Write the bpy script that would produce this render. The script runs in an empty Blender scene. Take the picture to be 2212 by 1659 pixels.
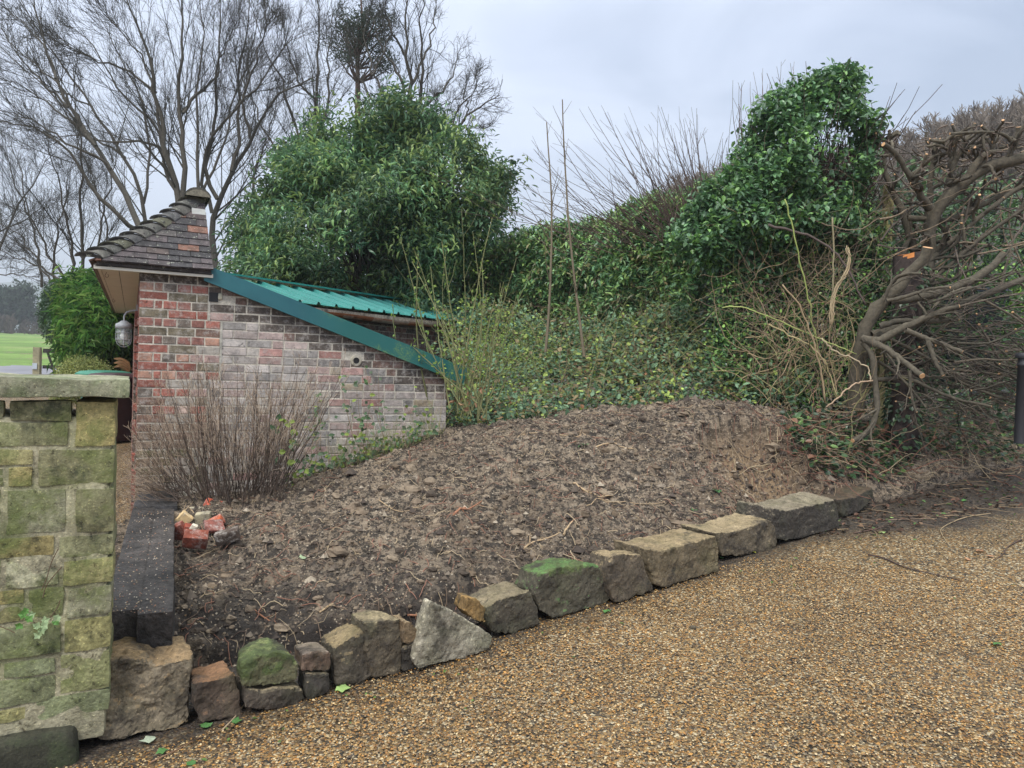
import bpy, math, random
import numpy as np
from mathutils import Matrix, Vector
random.seed(7); rng = np.random.default_rng(7)
sc = bpy.context.scene
R = math.radians
# ---------------------------------------------------------------- camera
CAMZ = 1.6
cam = bpy.data.cameras.new('camera'); camo = bpy.data.objects.new('camera', cam)
sc.collection.objects.link(camo); sc.camera = camo
cam.sensor_width = 36; cam.lens = 25.93; cam.clip_end = 6000; cam.clip_start = 0.05
M = Matrix.Translation((0, 0, CAMZ)) @ Matrix.Rotation(R(90 - 1.45), 4, 'X') @ Matrix.Rotation(R(2.0), 4, 'Z')
camo.matrix_world = M
M3 = np.array(M.to_3x3())
# ---------------------------------------------------------------- world, sun, exposure
sc.view_settings.view_transform = 'Standard'; sc.view_settings.look = 'None'
sc.view_settings.exposure = 0.75; sc.view_settings.gamma = 1.0
wd = bpy.data.worlds.new('World'); sc.world = wd; wd.use_nodes = True
nt = wd.node_tree; nt.nodes.clear()
def N(nt, t, **k):
    n = nt.nodes.new(t)
    for a, b in k.items(): setattr(n, a, b)
    return n
out = N(nt, 'ShaderNodeOutputWorld'); bg1 = N(nt, 'ShaderNodeBackground'); bg2 = N(nt, 'ShaderNodeBackground')
add = N(nt, 'ShaderNodeAddShader')
sky = N(nt, 'ShaderNodeTexSky', sky_type='NISHITA'); sky.sun_disc = False
SUN_EL, SUN_AZ = 50, 200
sky.sun_elevation = R(SUN_EL); sky.sun_rotation = R(SUN_AZ)
bg1.inputs['Strength'].default_value = 0.012
tc = N(nt, 'ShaderNodeTexCoord'); mp = N(nt, 'ShaderNodeMapping'); mp.inputs['Scale'].default_value = (1.1, 1.1, 2.6)
n1 = N(nt, 'ShaderNodeTexNoise'); n1.inputs['Scale'].default_value = 2.3; n1.inputs['Detail'].default_value = 6; n1.inputs['Roughness'].default_value = .5; n1.inputs['Distortion'].default_value = .6
sx = N(nt, 'ShaderNodeSeparateXYZ')
m1 = N(nt, 'ShaderNodeMath', operation='MULTIPLY'); m1.inputs[1].default_value = -0.38
m2 = N(nt, 'ShaderNodeMath', operation='ADD')
rp = N(nt, 'ShaderNodeValToRGB')
rp.color_ramp.elements[0].position = .27; rp.color_ramp.elements[0].color = (.31, .385, .535, 1)
rp.color_ramp.elements[1].position = .60; rp.color_ramp.elements[1].color = (.68, .75, .92, 1)
L = nt.links.new
L(tc.outputs['Generated'], mp.inputs[0]); L(mp.outputs[0], n1.inputs['Vector']); L(tc.outputs['Generated'], sx.inputs[0])
L(sx.outputs['X'], m1.inputs[0]); L(m1.outputs[0], m2.inputs[0]); L(n1.outputs['Fac'], m2.inputs[1]); L(m2.outputs[0], rp.inputs[0])
# cloud is greyer and whiter overhead than near the horizon
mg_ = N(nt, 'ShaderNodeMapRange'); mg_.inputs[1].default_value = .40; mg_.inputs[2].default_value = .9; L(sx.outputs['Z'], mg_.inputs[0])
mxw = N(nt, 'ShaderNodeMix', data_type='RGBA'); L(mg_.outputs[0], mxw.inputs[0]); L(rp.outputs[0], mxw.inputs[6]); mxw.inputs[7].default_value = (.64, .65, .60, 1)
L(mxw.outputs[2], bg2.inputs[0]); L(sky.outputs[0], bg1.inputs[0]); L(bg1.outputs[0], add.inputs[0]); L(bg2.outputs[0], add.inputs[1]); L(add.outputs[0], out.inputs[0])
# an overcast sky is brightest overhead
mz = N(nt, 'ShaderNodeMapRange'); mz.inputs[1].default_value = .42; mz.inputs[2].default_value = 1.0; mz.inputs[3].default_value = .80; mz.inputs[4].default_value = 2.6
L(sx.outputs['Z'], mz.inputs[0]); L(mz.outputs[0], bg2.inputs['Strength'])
sl = bpy.data.lights.new('sun', 'SUN'); sl.energy = 1.5; sl.angle = R(14); sl.color = (1, .97, .92)
so = bpy.data.objects.new('sun', sl); sc.collection.objects.link(so)
so.rotation_euler = (R(90 - SUN_EL), 0, R(180 - SUN_AZ))
# sky sun_rotation is clockwise from +Y; light comes from behind the camera, slightly left
# ---------------------------------------------------------------- geometry helpers (photo view 2212 x 1659)
F = 1593.0
def ray(px, py):
    d = np.stack([(np.asarray(px, float) - 1106) / F, -(np.asarray(py, float) - 829.5) / F, -np.ones_like(np.asarray(px, float))], -1)
    return d @ M3.T
def at(px, py, Y):
    d = ray(px, py); k = np.asarray(Y, float) / d[..., 1]
    return d * k[..., None] + np.array([0, 0, CAMZ])
def g(x, y):
    x = np.asarray(x, float); y = np.asarray(y, float)
    xr = np.minimum(np.maximum(x + 1.6, 0), 9)
    return .030 * (np.minimum(y, 170) - 3) + .06 * xr * np.clip((40 - y) / 20, 0, 1)
def on_ground(px, py, lift=0.0):
    d = ray(px, py); lo, hi = .5, 200.
    for _ in range(60):
        m = (lo + hi) / 2; p = d * m / d[1]; z = CAMZ + p[2]
        if z > float(g(p[0], p[1])) + lift: lo = m
        else: hi = m
    p = d * lo / d[1]; return np.array([p[0], p[1], CAMZ + p[2]])
def hsh(ix, iy, iz, seed):
    h = (ix * 374761393 + iy * 668265263 + iz * 2147483647 + seed * 1274126177) & 0xffffffff
    h = ((h ^ (h >> 13)) * 1274126177) & 0xffffffff
    h = ((h ^ (h >> 16)) * 2246822519) & 0xffffffff
    return ((h ^ (h >> 15)) & 0xffffff) / float(0xffffff)
def vn(P, seed=0):
    P = np.asarray(P, float); i = np.floor(P).astype(np.int64); f = P - i; f = f * f * (3 - 2 * f)
    r = 0
    for a in (0, 1):
        for b in (0, 1):
            for c in (0, 1):
                w = (f[..., 0] if a else 1 - f[..., 0]) * (f[..., 1] if b else 1 - f[..., 1]) * (f[..., 2] if c else 1 - f[..., 2])
                r = r + w * hsh(i[..., 0] + a, i[..., 1] + b, i[..., 2] + c, seed)
    return r * 2 - 1
def fbm(P, o=4, seed=0, gain=.5):
    P = np.asarray(P, float); s = 0; a = 1
    for k in range(o): s = s + a * vn(P * 2.03 ** k + 17.3 * k, seed + k); a *= gain
    return s
def nrm(v): return v / np.maximum(np.linalg.norm(v, axis=-1, keepdims=True), 1e-9)
def rdir(n): return nrm(rng.normal(size=(n, 3)))
class MB:
    def __init__(s): s.v = []; s.n = 0; s.fi = []; s.fs = []; s.c = []; s.sm = []
    def add(s, v, f, col=(1, 1, 1), smooth=False):
        v = np.asarray(v, float).reshape(-1, 3); f = np.asarray(f, np.int64)
        s.v.append(v); s.fi.append((f + s.n).ravel()); s.fs.append(np.full(len(f), f.shape[1])); s.n += len(v)
        c = np.asarray(col, float)
        if c.ndim == 1: c = np.broadcast_to(c, (len(f), 3))
        s.c.append(c); s.sm.append(np.full(len(f), smooth)); return s
    def box(s, o, ax, lo, hi, col=(1, 1, 1), jit=0, skip=()):
        o = np.asarray(o, float); ax = np.asarray(ax, float); lo = np.asarray(lo, float); hi = np.asarray(hi, float)
        c = np.array([[i, j, k] for i in (0, 1) for j in (0, 1) for k in (0, 1)], float)
        l = lo + c * (hi - lo)
        if jit: l = l + rng.uniform(-jit, jit, l.shape)
        return s.add(o + l @ ax, [[0, 1, 3, 2], [4, 6, 7, 5], [0, 4, 5, 1], [2, 3, 7, 6], [0, 2, 6, 4], [1, 5, 7, 3]], col)
    def tubes(s, P, Rr, S=6, col=(1, 1, 1), smooth=True, caps=False, capcol=None):
        P = np.asarray(P, float); Rr = np.asarray(Rr, float)
        if P.ndim == 2: P = P[None]
        Rr = np.broadcast_to(Rr, P.shape[:2])
        n, K, _ = P.shape
        T = np.empty_like(P); T[:, 1:-1] = P[:, 2:] - P[:, :-2]; T[:, 0] = P[:, 1] - P[:, 0]; T[:, -1] = P[:, -1] - P[:, -2]; T = nrm(T)
        ref = np.zeros((n, 3)); m = T.mean(1); ref[np.arange(n), np.argmin(np.abs(m), 1)] = 1
        A = nrm(np.cross(T, ref[:, None])); B = np.cross(T, A)
        th = np.arange(S) * 2 * np.pi / S
        ring = P[:, :, None] + Rr[:, :, None, None] * (A[:, :, None] * np.cos(th)[None, None, :, None] + B[:, :, None] * np.sin(th)[None, None, :, None])
        b = (np.arange(n) * K * S)[:, None, None] + (np.arange(K - 1) * S)[None, :, None]
        j = np.arange(S)[None, None]; j2 = (j + 1) % S
        f = np.stack([b + j, b + j2, b + j2 + S, b + j + S], -1)
        c = np.asarray(col, float)
        if c.ndim == 2: c = np.repeat(c, (K - 1) * S, 0)
        s.add(ring, f.reshape(-1, 4), c, smooth)
        if caps:
            e = (np.arange(n) * K * S)[:, None]; s.n -= n * K * S
            capf = np.concatenate([e + (K - 1) * S + np.arange(S)[None], e + np.arange(S)[None][:, ::-1]])
            s.n += n * K * S; s.fi.append((capf + s.n - n * K * S).ravel()); s.fs.append(np.full(len(capf), S))
            cc = np.asarray(capcol if capcol is not None else (c[:1] if c.ndim == 2 else c), float).reshape(-1, 3)[0]
            s.c.append(np.broadcast_to(cc, (len(capf), 3))); s.sm.append(np.full(len(capf), False))
        return s
    def leaves(s, P, D, U, Ln, Wd, col, kind=2, bend=.15):
        # P base, D direction, U normal hint
        n = len(P); D = nrm(D); Sd = nrm(np.cross(D, U)); Nn = np.cross(Sd, D)
        D = np.asarray(D, float); Ln = np.broadcast_to(Ln, n)[:, None]; Wd = np.broadcast_to(Wd, n)[:, None] * .5
        def pt(a, b, h): return P + D * Ln * a + Sd * Wd * b + Nn * Ln * h
        c = np.broadcast_to(np.asarray(col, float), (n, 3))
        if kind == 2:
            V = np.stack([pt(0, 0, 0), pt(.3, -.95, .05), pt(.68, -.75, .0), pt(1, 0, -bend), pt(.68, .75, .0), pt(.3, .95, .05)], 1)
            b = (np.arange(n) * 6)[:, None]
            f = np.concatenate([b + np.array([[0, 1, 2, 3]]), b + np.array([[0, 3, 4, 5]])])
        else:
            V = np.stack([pt(0, 0, 0), pt(.42, -1, .04), pt(1, 0, -bend), pt(.42, 1, .04)], 1)
            b = (np.arange(n) * 4)[:, None]
            f = np.concatenate([b + np.array([[0, 1, 2]]), b + np.array([[0, 2, 3]])])
        return s.add(V, f, np.concatenate([c, c]))
    def build(s, name, mat, parent=None, **tags):
        V = np.concatenate(s.v); FI = np.concatenate(s.fi); FS = np.concatenate(s.fs)
        if parent is not None:
            q = parent; off = np.zeros(3)
            while q is not None: off += np.array(q.location); q = q.parent
            V = V - off
        me = bpy.data.meshes.new(name)
        me.vertices.add(len(V)); me.vertices.foreach_set('co', V.astype(np.float32).ravel())
        me.loops.add(len(FI)); me.loops.foreach_set('vertex_index', FI.astype(np.int32))
        me.polygons.add(len(FS)); me.polygons.foreach_set('loop_start', np.concatenate([[0], np.cumsum(FS)[:-1]]).astype(np.int32))
        me.polygons.foreach_set('loop_total', FS.astype(np.int32))
        me.polygons.foreach_set('use_smooth', np.concatenate(s.sm))
        C = np.concatenate(s.c); C4 = np.ones((len(C), 4), np.float32); C4[:, :3] = C
        a = me.attributes.new('col', 'FLOAT_COLOR', 'FACE'); a.data.foreach_set('color', C4.ravel())
        me.update(calc_edges=True); me.validate()
        me.materials.append(mat)
        o = bpy.data.objects.new(name, me); sc.collection.objects.link(o)
        if parent is not None: o.parent = parent
        for k, v in tags.items(): o[k] = v
        return o
def thing(name, label, cat, loc, group=None):
    o = bpy.data.objects.new(name, None); sc.collection.objects.link(o); o.location = [float(q) for q in loc]
    o.empty_display_size = .1
    o['label'] = label; o['category'] = cat
    if group: o['group'] = group
    return o
def T(label, cat, group=None):
    d = dict(label=label, category=cat)
    if group: d['group'] = group
    return d
ST = dict(kind='structure'); SF = dict(kind='stuff')
# ---------------------------------------------------------------- materials
def mat(name, base=None, rough=.8, attr=True, noise=None, bump=0, bscale=60, trans=0, spec=.5, metal=0, bdist=.01, nscale2=None, wet=0):
    """attr: colour from face attribute 'col'; noise=(scale, amount) value variation; bump strength"""
    m = bpy.data.materials.new(name); m.use_nodes = True; nt = m.node_tree; b = nt.nodes['Principled BSDF']; o = nt.nodes['Material Output']
    L = nt.links.new
    tc = N(nt, 'ShaderNodeTexCoord')
    if attr:
        a = N(nt, 'ShaderNodeAttribute', attribute_name='col'); c = a.outputs['Color']
    else:
        a = N(nt, 'ShaderNodeRGB'); a.outputs[0].default_value = (*base, 1); c = a.outputs[0]
    if noise:
        for (scl, amt) in (noise if isinstance(noise, list) else [noise]):
            n = N(nt, 'ShaderNodeTexNoise'); n.inputs['Scale'].default_value = scl; n.inputs['Detail'].default_value = 6; n.inputs['Roughness'].default_value = .62
            L(tc.outputs['Object'], n.inputs['Vector'])
            mr = N(nt, 'ShaderNodeMapRange'); mr.inputs[1].default_value = .3; mr.inputs[2].default_value = .7; mr.inputs[3].default_value = 1 - amt; mr.inputs[4].default_value = 1 + amt
            L(n.outputs['Fac'], mr.inputs[0])
            mx = N(nt, 'ShaderNodeVectorMath', operation='SCALE'); L(c, mx.inputs[0]); L(mr.outputs[0], mx.inputs['Scale']); c = mx.outputs[0]
    L(c, b.inputs['Base Color']); b.inputs['Roughness'].default_value = rough; b.inputs['Metallic'].default_value = metal
    b.inputs['Specular IOR Level'].default_value = spec
    if bump:
        n = N(nt, 'ShaderNodeTexNoise'); n.inputs['Scale'].default_value = bscale; n.inputs['Detail'].default_value = 6; n.inputs['Roughness'].default_value = .65
        L(tc.outputs['Object'], n.inputs['Vector'])
        bp = N(nt, 'ShaderNodeBump'); bp.inputs['Strength'].default_value = bump; bp.inputs['Distance'].default_value = bdist
        L(n.outputs['Fac'], bp.inputs['Height']); L(bp.outputs[0], b.inputs['Normal'])
    if trans:
        t = N(nt, 'ShaderNodeBsdfTranslucent'); ms = N(nt, 'ShaderNodeMixShader'); ms.inputs[0].default_value = trans
        L(c, t.inputs[0]); L(b.outputs[0], ms.inputs[1]); L(t.outputs[0], ms.inputs[2]); L(ms.outputs[0], o.inputs['Surface'])
    return m
def mixn(nt, fac, a, b, blend='MIX'):
    m = N(nt, 'ShaderNodeMix', data_type='RGBA', blend_type=blend)
    for sock, v in ((m.inputs[0], fac), (m.inputs[6], a), (m.inputs[7], b)):
        if hasattr(v, 'is_linked') or hasattr(v, 'links'): nt.links.new(v, sock)
        elif isinstance(v, (int, float)): sock.default_value = v
        else: sock.default_value = (*v, 1)
    return m.outputs[2]
def noise(nt, vec, sc_, det=5, ro=.6, lo=None, hi=None, kind='noise'):
    if kind == 'noise':
        n = N(nt, 'ShaderNodeTexNoise'); n.inputs['Scale'].default_value = sc_; n.inputs['Detail'].default_value = det; n.inputs['Roughness'].default_value = ro; o = n.outputs['Fac']
    else:
        n = N(nt, 'ShaderNodeTexVoronoi'); n.inputs['Scale'].default_value = sc_; o = n.outputs[kind]
    nt.links.new(vec, n.inputs['Vector'])
    if lo is not None:
        mr = N(nt, 'ShaderNodeMapRange'); mr.interpolation_type = 'SMOOTHSTEP'; mr.inputs[1].default_value = lo; mr.inputs[2].default_value = hi; nt.links.new(o, mr.inputs[0]); o = mr.outputs[0]
    return o
def base_mat(name, rough=.85):
    m = bpy.data.materials.new(name); m.use_nodes = True; nt = m.node_tree
    tc = N(nt, 'ShaderNodeTexCoord'); b = nt.nodes['Principled BSDF']; b.inputs['Roughness'].default_value = rough
    return m, nt, b, tc.outputs['Object']
def bump(nt, b, hs):
    prev = None
    for h, st, dist in hs:
        bp = N(nt, 'ShaderNodeBump'); bp.inputs['Strength'].default_value = st; bp.inputs['Distance'].default_value = dist
        nt.links.new(h, bp.inputs['Height'])
        if prev is not None: nt.links.new(prev, bp.inputs['Normal'])
        prev = bp.outputs[0]
    nt.links.new(prev, b.inputs['Normal'])
# stone: per face colour x mottling, green algae on top facing parts, dirt
def stone_mat(name, moss=(.10, .13, .035), mossamt=.5, dark=(.02, .018, .015), darkamt=.5, low_dirt=None):
    m, nt, b, v = base_mat(name, .85)
    a = N(nt, 'ShaderNodeAttribute', attribute_name='col').outputs['Color']
    n1 = noise(nt, v, 9, 6, .65, .3, .7); n2 = noise(nt, v, 55, 5, .7, .3, .72)
    c = mixn(nt, n1, a, (.55, .55, .5), 'MULTIPLY')
    sp = mixn(nt, n2, (.72, .7, .66), (1.25, 1.22, 1.15)); c = mixn(nt, 1.0, c, sp, 'MULTIPLY')
    md = N(nt, 'ShaderNodeMath', operation='MULTIPLY'); nt.links.new(noise(nt, v, 4.3, 6, .7, .52, .66), md.inputs[0]); md.inputs[1].default_value = darkamt
    c = mixn(nt, md.outputs[0], c, dark)
    mm = N(nt, 'ShaderNodeMath', operation='MULTIPLY'); nt.links.new(noise(nt, v, 3.1, 6, .68, .46, .62), mm.inputs[0]); mm.inputs[1].default_value = mossamt
    c = mixn(nt, mm.outputs[0], c, moss)
    c = mixn(nt, noise(nt, v, 120, 3, .6, .60, .70), c, mixn(nt, 1.0, c, (1.9, 1.85, 1.7), 'MULTIPLY'))
    c = mixn(nt, noise(nt, v, 34, 6, .75, .56, .66), c, mixn(nt, 1.0, c, (.35, .33, .3), 'MULTIPLY'))
    nt.links.new(c, b.inputs['Base Color'])
    bump(nt, b, [(noise(nt, v, 14, 6, .65), .7, .02), (noise(nt, v, 90, 4, .7), .6, .005)])
    return m
M_leaf = mat('leaf', rough=.36, trans=.22, noise=(6, .25), spec=.5)
M_leafm = mat('leaf_matt', rough=.6, trans=.25, noise=(6, .25), spec=.3)
M_bark = mat('bark', rough=.9, noise=(30, .4), bump=.5, bscale=80)
M_twig = mat('twig', rough=.8, noise=(3, .2), spec=.3)
def brick_mat():
    m, nt, b, v = base_mat('brick', .9)
    a = N(nt, 'ShaderNodeAttribute', attribute_name='col').outputs['Color']
    c = mixn(nt, 1.0, a, mixn(nt, noise(nt, v, 14, 6, .7, .3, .7), (.70, .70, .70), (1.35, 1.33, 1.3)), 'MULTIPLY')
    f = N(nt, 'ShaderNodeMath', operation='MULTIPLY'); nt.links.new(noise(nt, v, 17, 7, .8, .47, .66), f.inputs[0]); f.inputs[1].default_value = .62
    c = mixn(nt, f.outputs[0], c, (.50, .46, .42))
    f = N(nt, 'ShaderNodeMath', operation='MULTIPLY'); nt.links.new(noise(nt, v, 31, 5, .75, .56, .70), f.inputs[0]); f.inputs[1].default_value = .75
    c = mixn(nt, f.outputs[0], c, (.045, .038, .035))
    nt.links.new(c, b.inputs['Base Color']); b.inputs['Specular IOR Level'].default_value = .25
    bump(nt, b, [(noise(nt, v, 40, 6, .7), .7, .010)])
    return m
M_brick = brick_mat()
M_paint = mat('painted_timber', rough=.6, noise=[(5, .06), (40, .04)], bump=.1, bscale=30)
M_plain = mat('plain', rough=.55, noise=(12, .12))
def tile_mat():
    m, nt, b, v = base_mat('roof_tile', .75)
    a = N(nt, 'ShaderNodeAttribute', attribute_name='col').outputs['Color']
    c = mixn(nt, 1.0, a, mixn(nt, noise(nt, v, 16, 6, .7, .3, .7), (.5, .5, .5), (1.35, 1.3, 1.3)), 'MULTIPLY')
    c = mixn(nt, noise(nt, v, 26, 6, .75, .60, .66), c, (.30, .31, .25))
    c = mixn(nt, noise(nt, v, 85, 3, .6, .66, .70), c, (.42, .42, .36))
    nt.links.new(c, b.inputs['Base Color']); bump(nt, b, [(noise(nt, v, 50, 6, .7), .6, .008)])
    return m
M_tile = tile_mat()
# ================================================================ GROUND
def terrain():
    xs = np.unique(np.concatenate([np.linspace(-1500, -60, 20), np.linspace(-60, -8, 27), np.linspace(-8, 9, 120), np.linspace(9, 60, 24), np.linspace(60, 1500, 14)]))
    ys = np.unique(np.concatenate([np.linspace(-60, 0, 8), np.linspace(0, 12, 90), np.linspace(12, 60, 50), np.linspace(60, 300, 30), np.linspace(300, 2500, 12)]))
    X, Y = np.meshgrid(xs, ys); Z = g(X, Y)
    near = (np.abs(X) < 12) & (Y < 14)
    Z = Z + near * .006 * fbm(np.stack([X * 2, Y * 2, X * 0], -1), 3, 3) - .004
    nx = len(xs); i, j = np.meshgrid(np.arange(len(xs) - 1), np.arange(len(ys) - 1)); b = (j * nx + i).ravel()
    return np.stack([X, Y, Z], -1).reshape(-1, 3), np.stack([b, b + 1, b + 1 + nx, b + nx], -1)
def gravel_material():
    m, nt, b, v = base_mat('gravel', .7)
    L = nt.links.new
    def vor(scl):
        w = N(nt, 'ShaderNodeTexVoronoi'); w.inputs['Scale'].default_value = scl; L(v, w.inputs['Vector']); return w
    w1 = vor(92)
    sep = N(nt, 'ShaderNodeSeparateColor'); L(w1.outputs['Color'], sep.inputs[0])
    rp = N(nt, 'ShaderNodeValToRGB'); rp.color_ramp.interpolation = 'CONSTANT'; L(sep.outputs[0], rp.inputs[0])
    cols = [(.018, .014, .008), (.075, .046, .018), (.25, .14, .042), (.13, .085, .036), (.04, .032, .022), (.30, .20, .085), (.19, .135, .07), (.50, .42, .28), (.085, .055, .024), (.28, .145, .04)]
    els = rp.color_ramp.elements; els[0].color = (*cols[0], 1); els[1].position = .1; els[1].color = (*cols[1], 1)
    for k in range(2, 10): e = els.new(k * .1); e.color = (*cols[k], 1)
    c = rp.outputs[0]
    c = mixn(nt, noise(nt, v, .8, 5, .6, .35, .7), c, mixn(nt, 1.0, c, (.66, .64, .60), 'MULTIPLY'))
    c = mixn(nt, noise(nt, v, 2.7, 7, .75, .55, .68), c, mixn(nt, 1.0, c, (.55, .52, .47), 'MULTIPLY'))
    # dark earth spilt over the stones' foot and the far corner of the drive
    sx = N(nt, 'ShaderNodeSeparateXYZ'); L(v, sx.inputs[0])
    # distance to the stone row (line from (-1.6,2.85) to (2.8,6.2))
    nx_, ny_ = -.606, .795
    d1 = N(nt, 'ShaderNodeMath', operation='MULTIPLY'); d1.inputs[1].default_value = nx_; L(sx.outputs[0], d1.inputs[0])
    d2 = N(nt, 'ShaderNodeMath', operation='MULTIPLY_ADD'); d2.inputs[1].default_value = ny_; L(sx.outputs[1], d2.inputs[0]); L(d1.outputs[0], d2.inputs[2])
    nn = N(nt, 'ShaderNodeMath', operation='MULTIPLY_ADD'); nn.inputs[1].default_value = .62; L(noise(nt, v, 2.6, 6, .7), nn.inputs[0]); L(d2.outputs[0], nn.inputs[2])
    xs_ = N(nt, 'ShaderNodeMapRange'); xs_.inputs[1].default_value = 2.5; xs_.inputs[2].default_value = 4.0; xs_.inputs[3].default_value = 0; xs_.inputs[4].default_value = .75; L(sx.outputs[0], xs_.inputs[0])
    n3 = N(nt, 'ShaderNodeMath', operation='ADD'); L(nn.outputs[0], n3.inputs[0]); L(xs_.outputs[0], n3.inputs[1]); nn = n3
    ms = N(nt, 'ShaderNodeMapRange'); ms.interpolation_type = 'SMOOTHSTEP'; ms.inputs[1].default_value = 3.18; ms.inputs[2].default_value = 3.62; L(nn.outputs[0], ms.inputs[0])
    # only where y is large or right next to the stones, and not on the path left of the sleepers
    far = N(nt, 'ShaderNodeMapRange'); far.inputs[1].default_value = -2.4; far.inputs[2].default_value = -2.1; L(sx.outputs[0], far.inputs[0])
    mu = N(nt, 'ShaderNodeMath', operation='MULTIPLY'); L(ms.outputs[0], mu.inputs[0]); L(far.outputs[0], mu.inputs[1])
    sp = N(nt, 'ShaderNodeMapRange'); sp.inputs[1].default_value = .45; sp.inputs[2].default_value = .6; L(noise(nt, v, 75, 2, .5), sp.inputs[0]); sp.inputs[3].default_value = 1; sp.inputs[4].default_value = .72
    mu2 = N(nt, 'ShaderNodeMath', operation='MULTIPLY'); L(mu.outputs[0], mu2.inputs[0]); L(sp.outputs[0], mu2.inputs[1])
    c = mixn(nt, mu2.outputs[0], c, mixn(nt, noise(nt, v, 22, 6, .7, .45, .62), (.016, .012, .010), (.060, .045, .036)))
    L(c, b.inputs['Base Color'])
    inv = N(nt, 'ShaderNodeMath', operation='SUBTRACT'); inv.inputs[0].default_value = 1; L(w1.outputs['Distance'], inv.inputs[1])
    bump(nt, b, [(inv.outputs[0], .9, .008), (noise(nt, v, 12, 4, .6), .4, .01)])
    return m
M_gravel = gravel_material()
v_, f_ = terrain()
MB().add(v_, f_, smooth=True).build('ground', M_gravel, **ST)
# pebbles lying loose on the drive where the camera can resolve them
def pebbles():
    n = 150000
    r = np.sqrt(rng.uniform(1.9 ** 2, 5.6 ** 2, n)); a = rng.uniform(-.62, .72, n)
    x = r * np.sin(a); y = r * np.cos(a)
    dl = -.606 * x + .795 * y + np.clip((x - 2.5) / 1.5, 0, 1) * .75
    keep = dl < 3.20 + .07 * fbm(np.stack([x * 3, y * 3, 0 * x], -1), 3, 5)
    keep &= rng.uniform(size=n) < np.clip(1.4 - r / 6.5, .2, 1)
    dark = dl > 3.02
    keep &= ~(dark & (rng.uniform(size=n) < .35))
    x, y = x[keep], y[keep]; n = len(x)
    s = rng.uniform(.0028, .0058, n) * (1 + .5 * (rng.uniform(size=n) > .93))
    z = g(x, y) + s * .35
    oct_ = np.array([[1, 0, 0], [0, 1, 0], [-1, 0, 0], [0, -1, 0], [0, 0, 1], [0, 0, -1], ], float)
    th = rng.uniform(0, 6.28, n); el = rng.uniform(.7, 1.5, n)
    V = oct_[None] * np.stack([s * el, s, s * rng.uniform(.5, .9, n)], -1)[:, None]
    V = V + rng.normal(0, .12, V.shape) * s[:, None, None]
    c, q = np.cos(th)[:, None], np.sin(th)[:, None]
    V = np.stack([V[..., 0] * c - V[..., 1] * q, V[..., 0] * q + V[..., 1] * c, V[..., 2]], -1) + np.stack([x, y, z], -1)[:, None]
    f = np.array([[0, 1, 4], [1, 2, 4], [2, 3, 4], [3, 0, 4]])
    fi = (np.arange(n) * 6)[:, None, None] + f[None]
    pal = np.array([(.50, .38, .22), (.42, .24, .09), (.30, .17, .07), (.20, .13, .08), (.14, .12, .11), (.68, .62, .53), (.36, .30, .23), (.55, .33, .12), (.24, .20, .17), (.44, .36, .26), (.08, .06, .05), (.30, .2, .1)])
    k = rng.integers(0, len(pal), n); cc = pal[k] * rng.uniform(.75, 1.15, (n, 1)) * .92
    mb = MB(); mb.add(V, fi.reshape(-1, 3), np.repeat(cc * np.array([.86, .72, .48]), 4, 0), smooth=True)
    mb.build('gravel', mat('pebble', rough=.45, spec=.5), **SF)
pebbles()
# meadow, lane, bank far away on the left
def sheet(name, mt, x0, x1, y0, y1, nx, ny, lift, wob=0, edge=0):
    xs = np.linspace(x0, x1, nx); ys = np.linspace(y0, y1, ny); X, Y = np.meshgrid(xs, ys)
    if edge: Y = Y + edge * fbm(np.stack([X * .15, X * 0, X * 0], -1), 3, 9) * ((Y - y0) < (y1 - y0) * .5)
    Z = g(X, Y) + lift + wob * fbm(np.stack([X * .2, Y * .2, X * 0], -1), 3, 4)
    i, j = np.meshgrid(np.arange(nx - 1), np.arange(ny - 1)); b = (j * nx + i).ravel()
    return MB().add(np.stack([X, Y, Z], -1).reshape(-1, 3), np.stack([b, b + 1, b + 1 + nx, b + nx], -1), smooth=True).build(name, mt, **ST)
def grass_material():
    m, nt, b, v = base_mat('grass', .9)
    c = mixn(nt, noise(nt, v, .12, 5, .6, .38, .62), (.10, .19, .03), (.19, .31, .06))
    c = mixn(nt, noise(nt, v, 3, 5, .7, .5, .68), c, (.12, .12, .05))
    c = mixn(nt, noise(nt, v, .25, 4, .6, .60, .68), c, (.26, .20, .13))
    nt.links.new(c, b.inputs['Base Color']); bump(nt, b, [(noise(nt, v, 30, 4, .7), .8, .05)])
    return m
sheet('meadow', grass_material(), -160, -3, 31, 172, 60, 60, .03, .05, 1.2)
sheet('lane', mat('wet_asphalt', base=(.16, .15, .17), attr=False, rough=.4, noise=(.8, .3)), -60, -7, 22.5, 31.5, 40, 10, .012)
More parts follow.
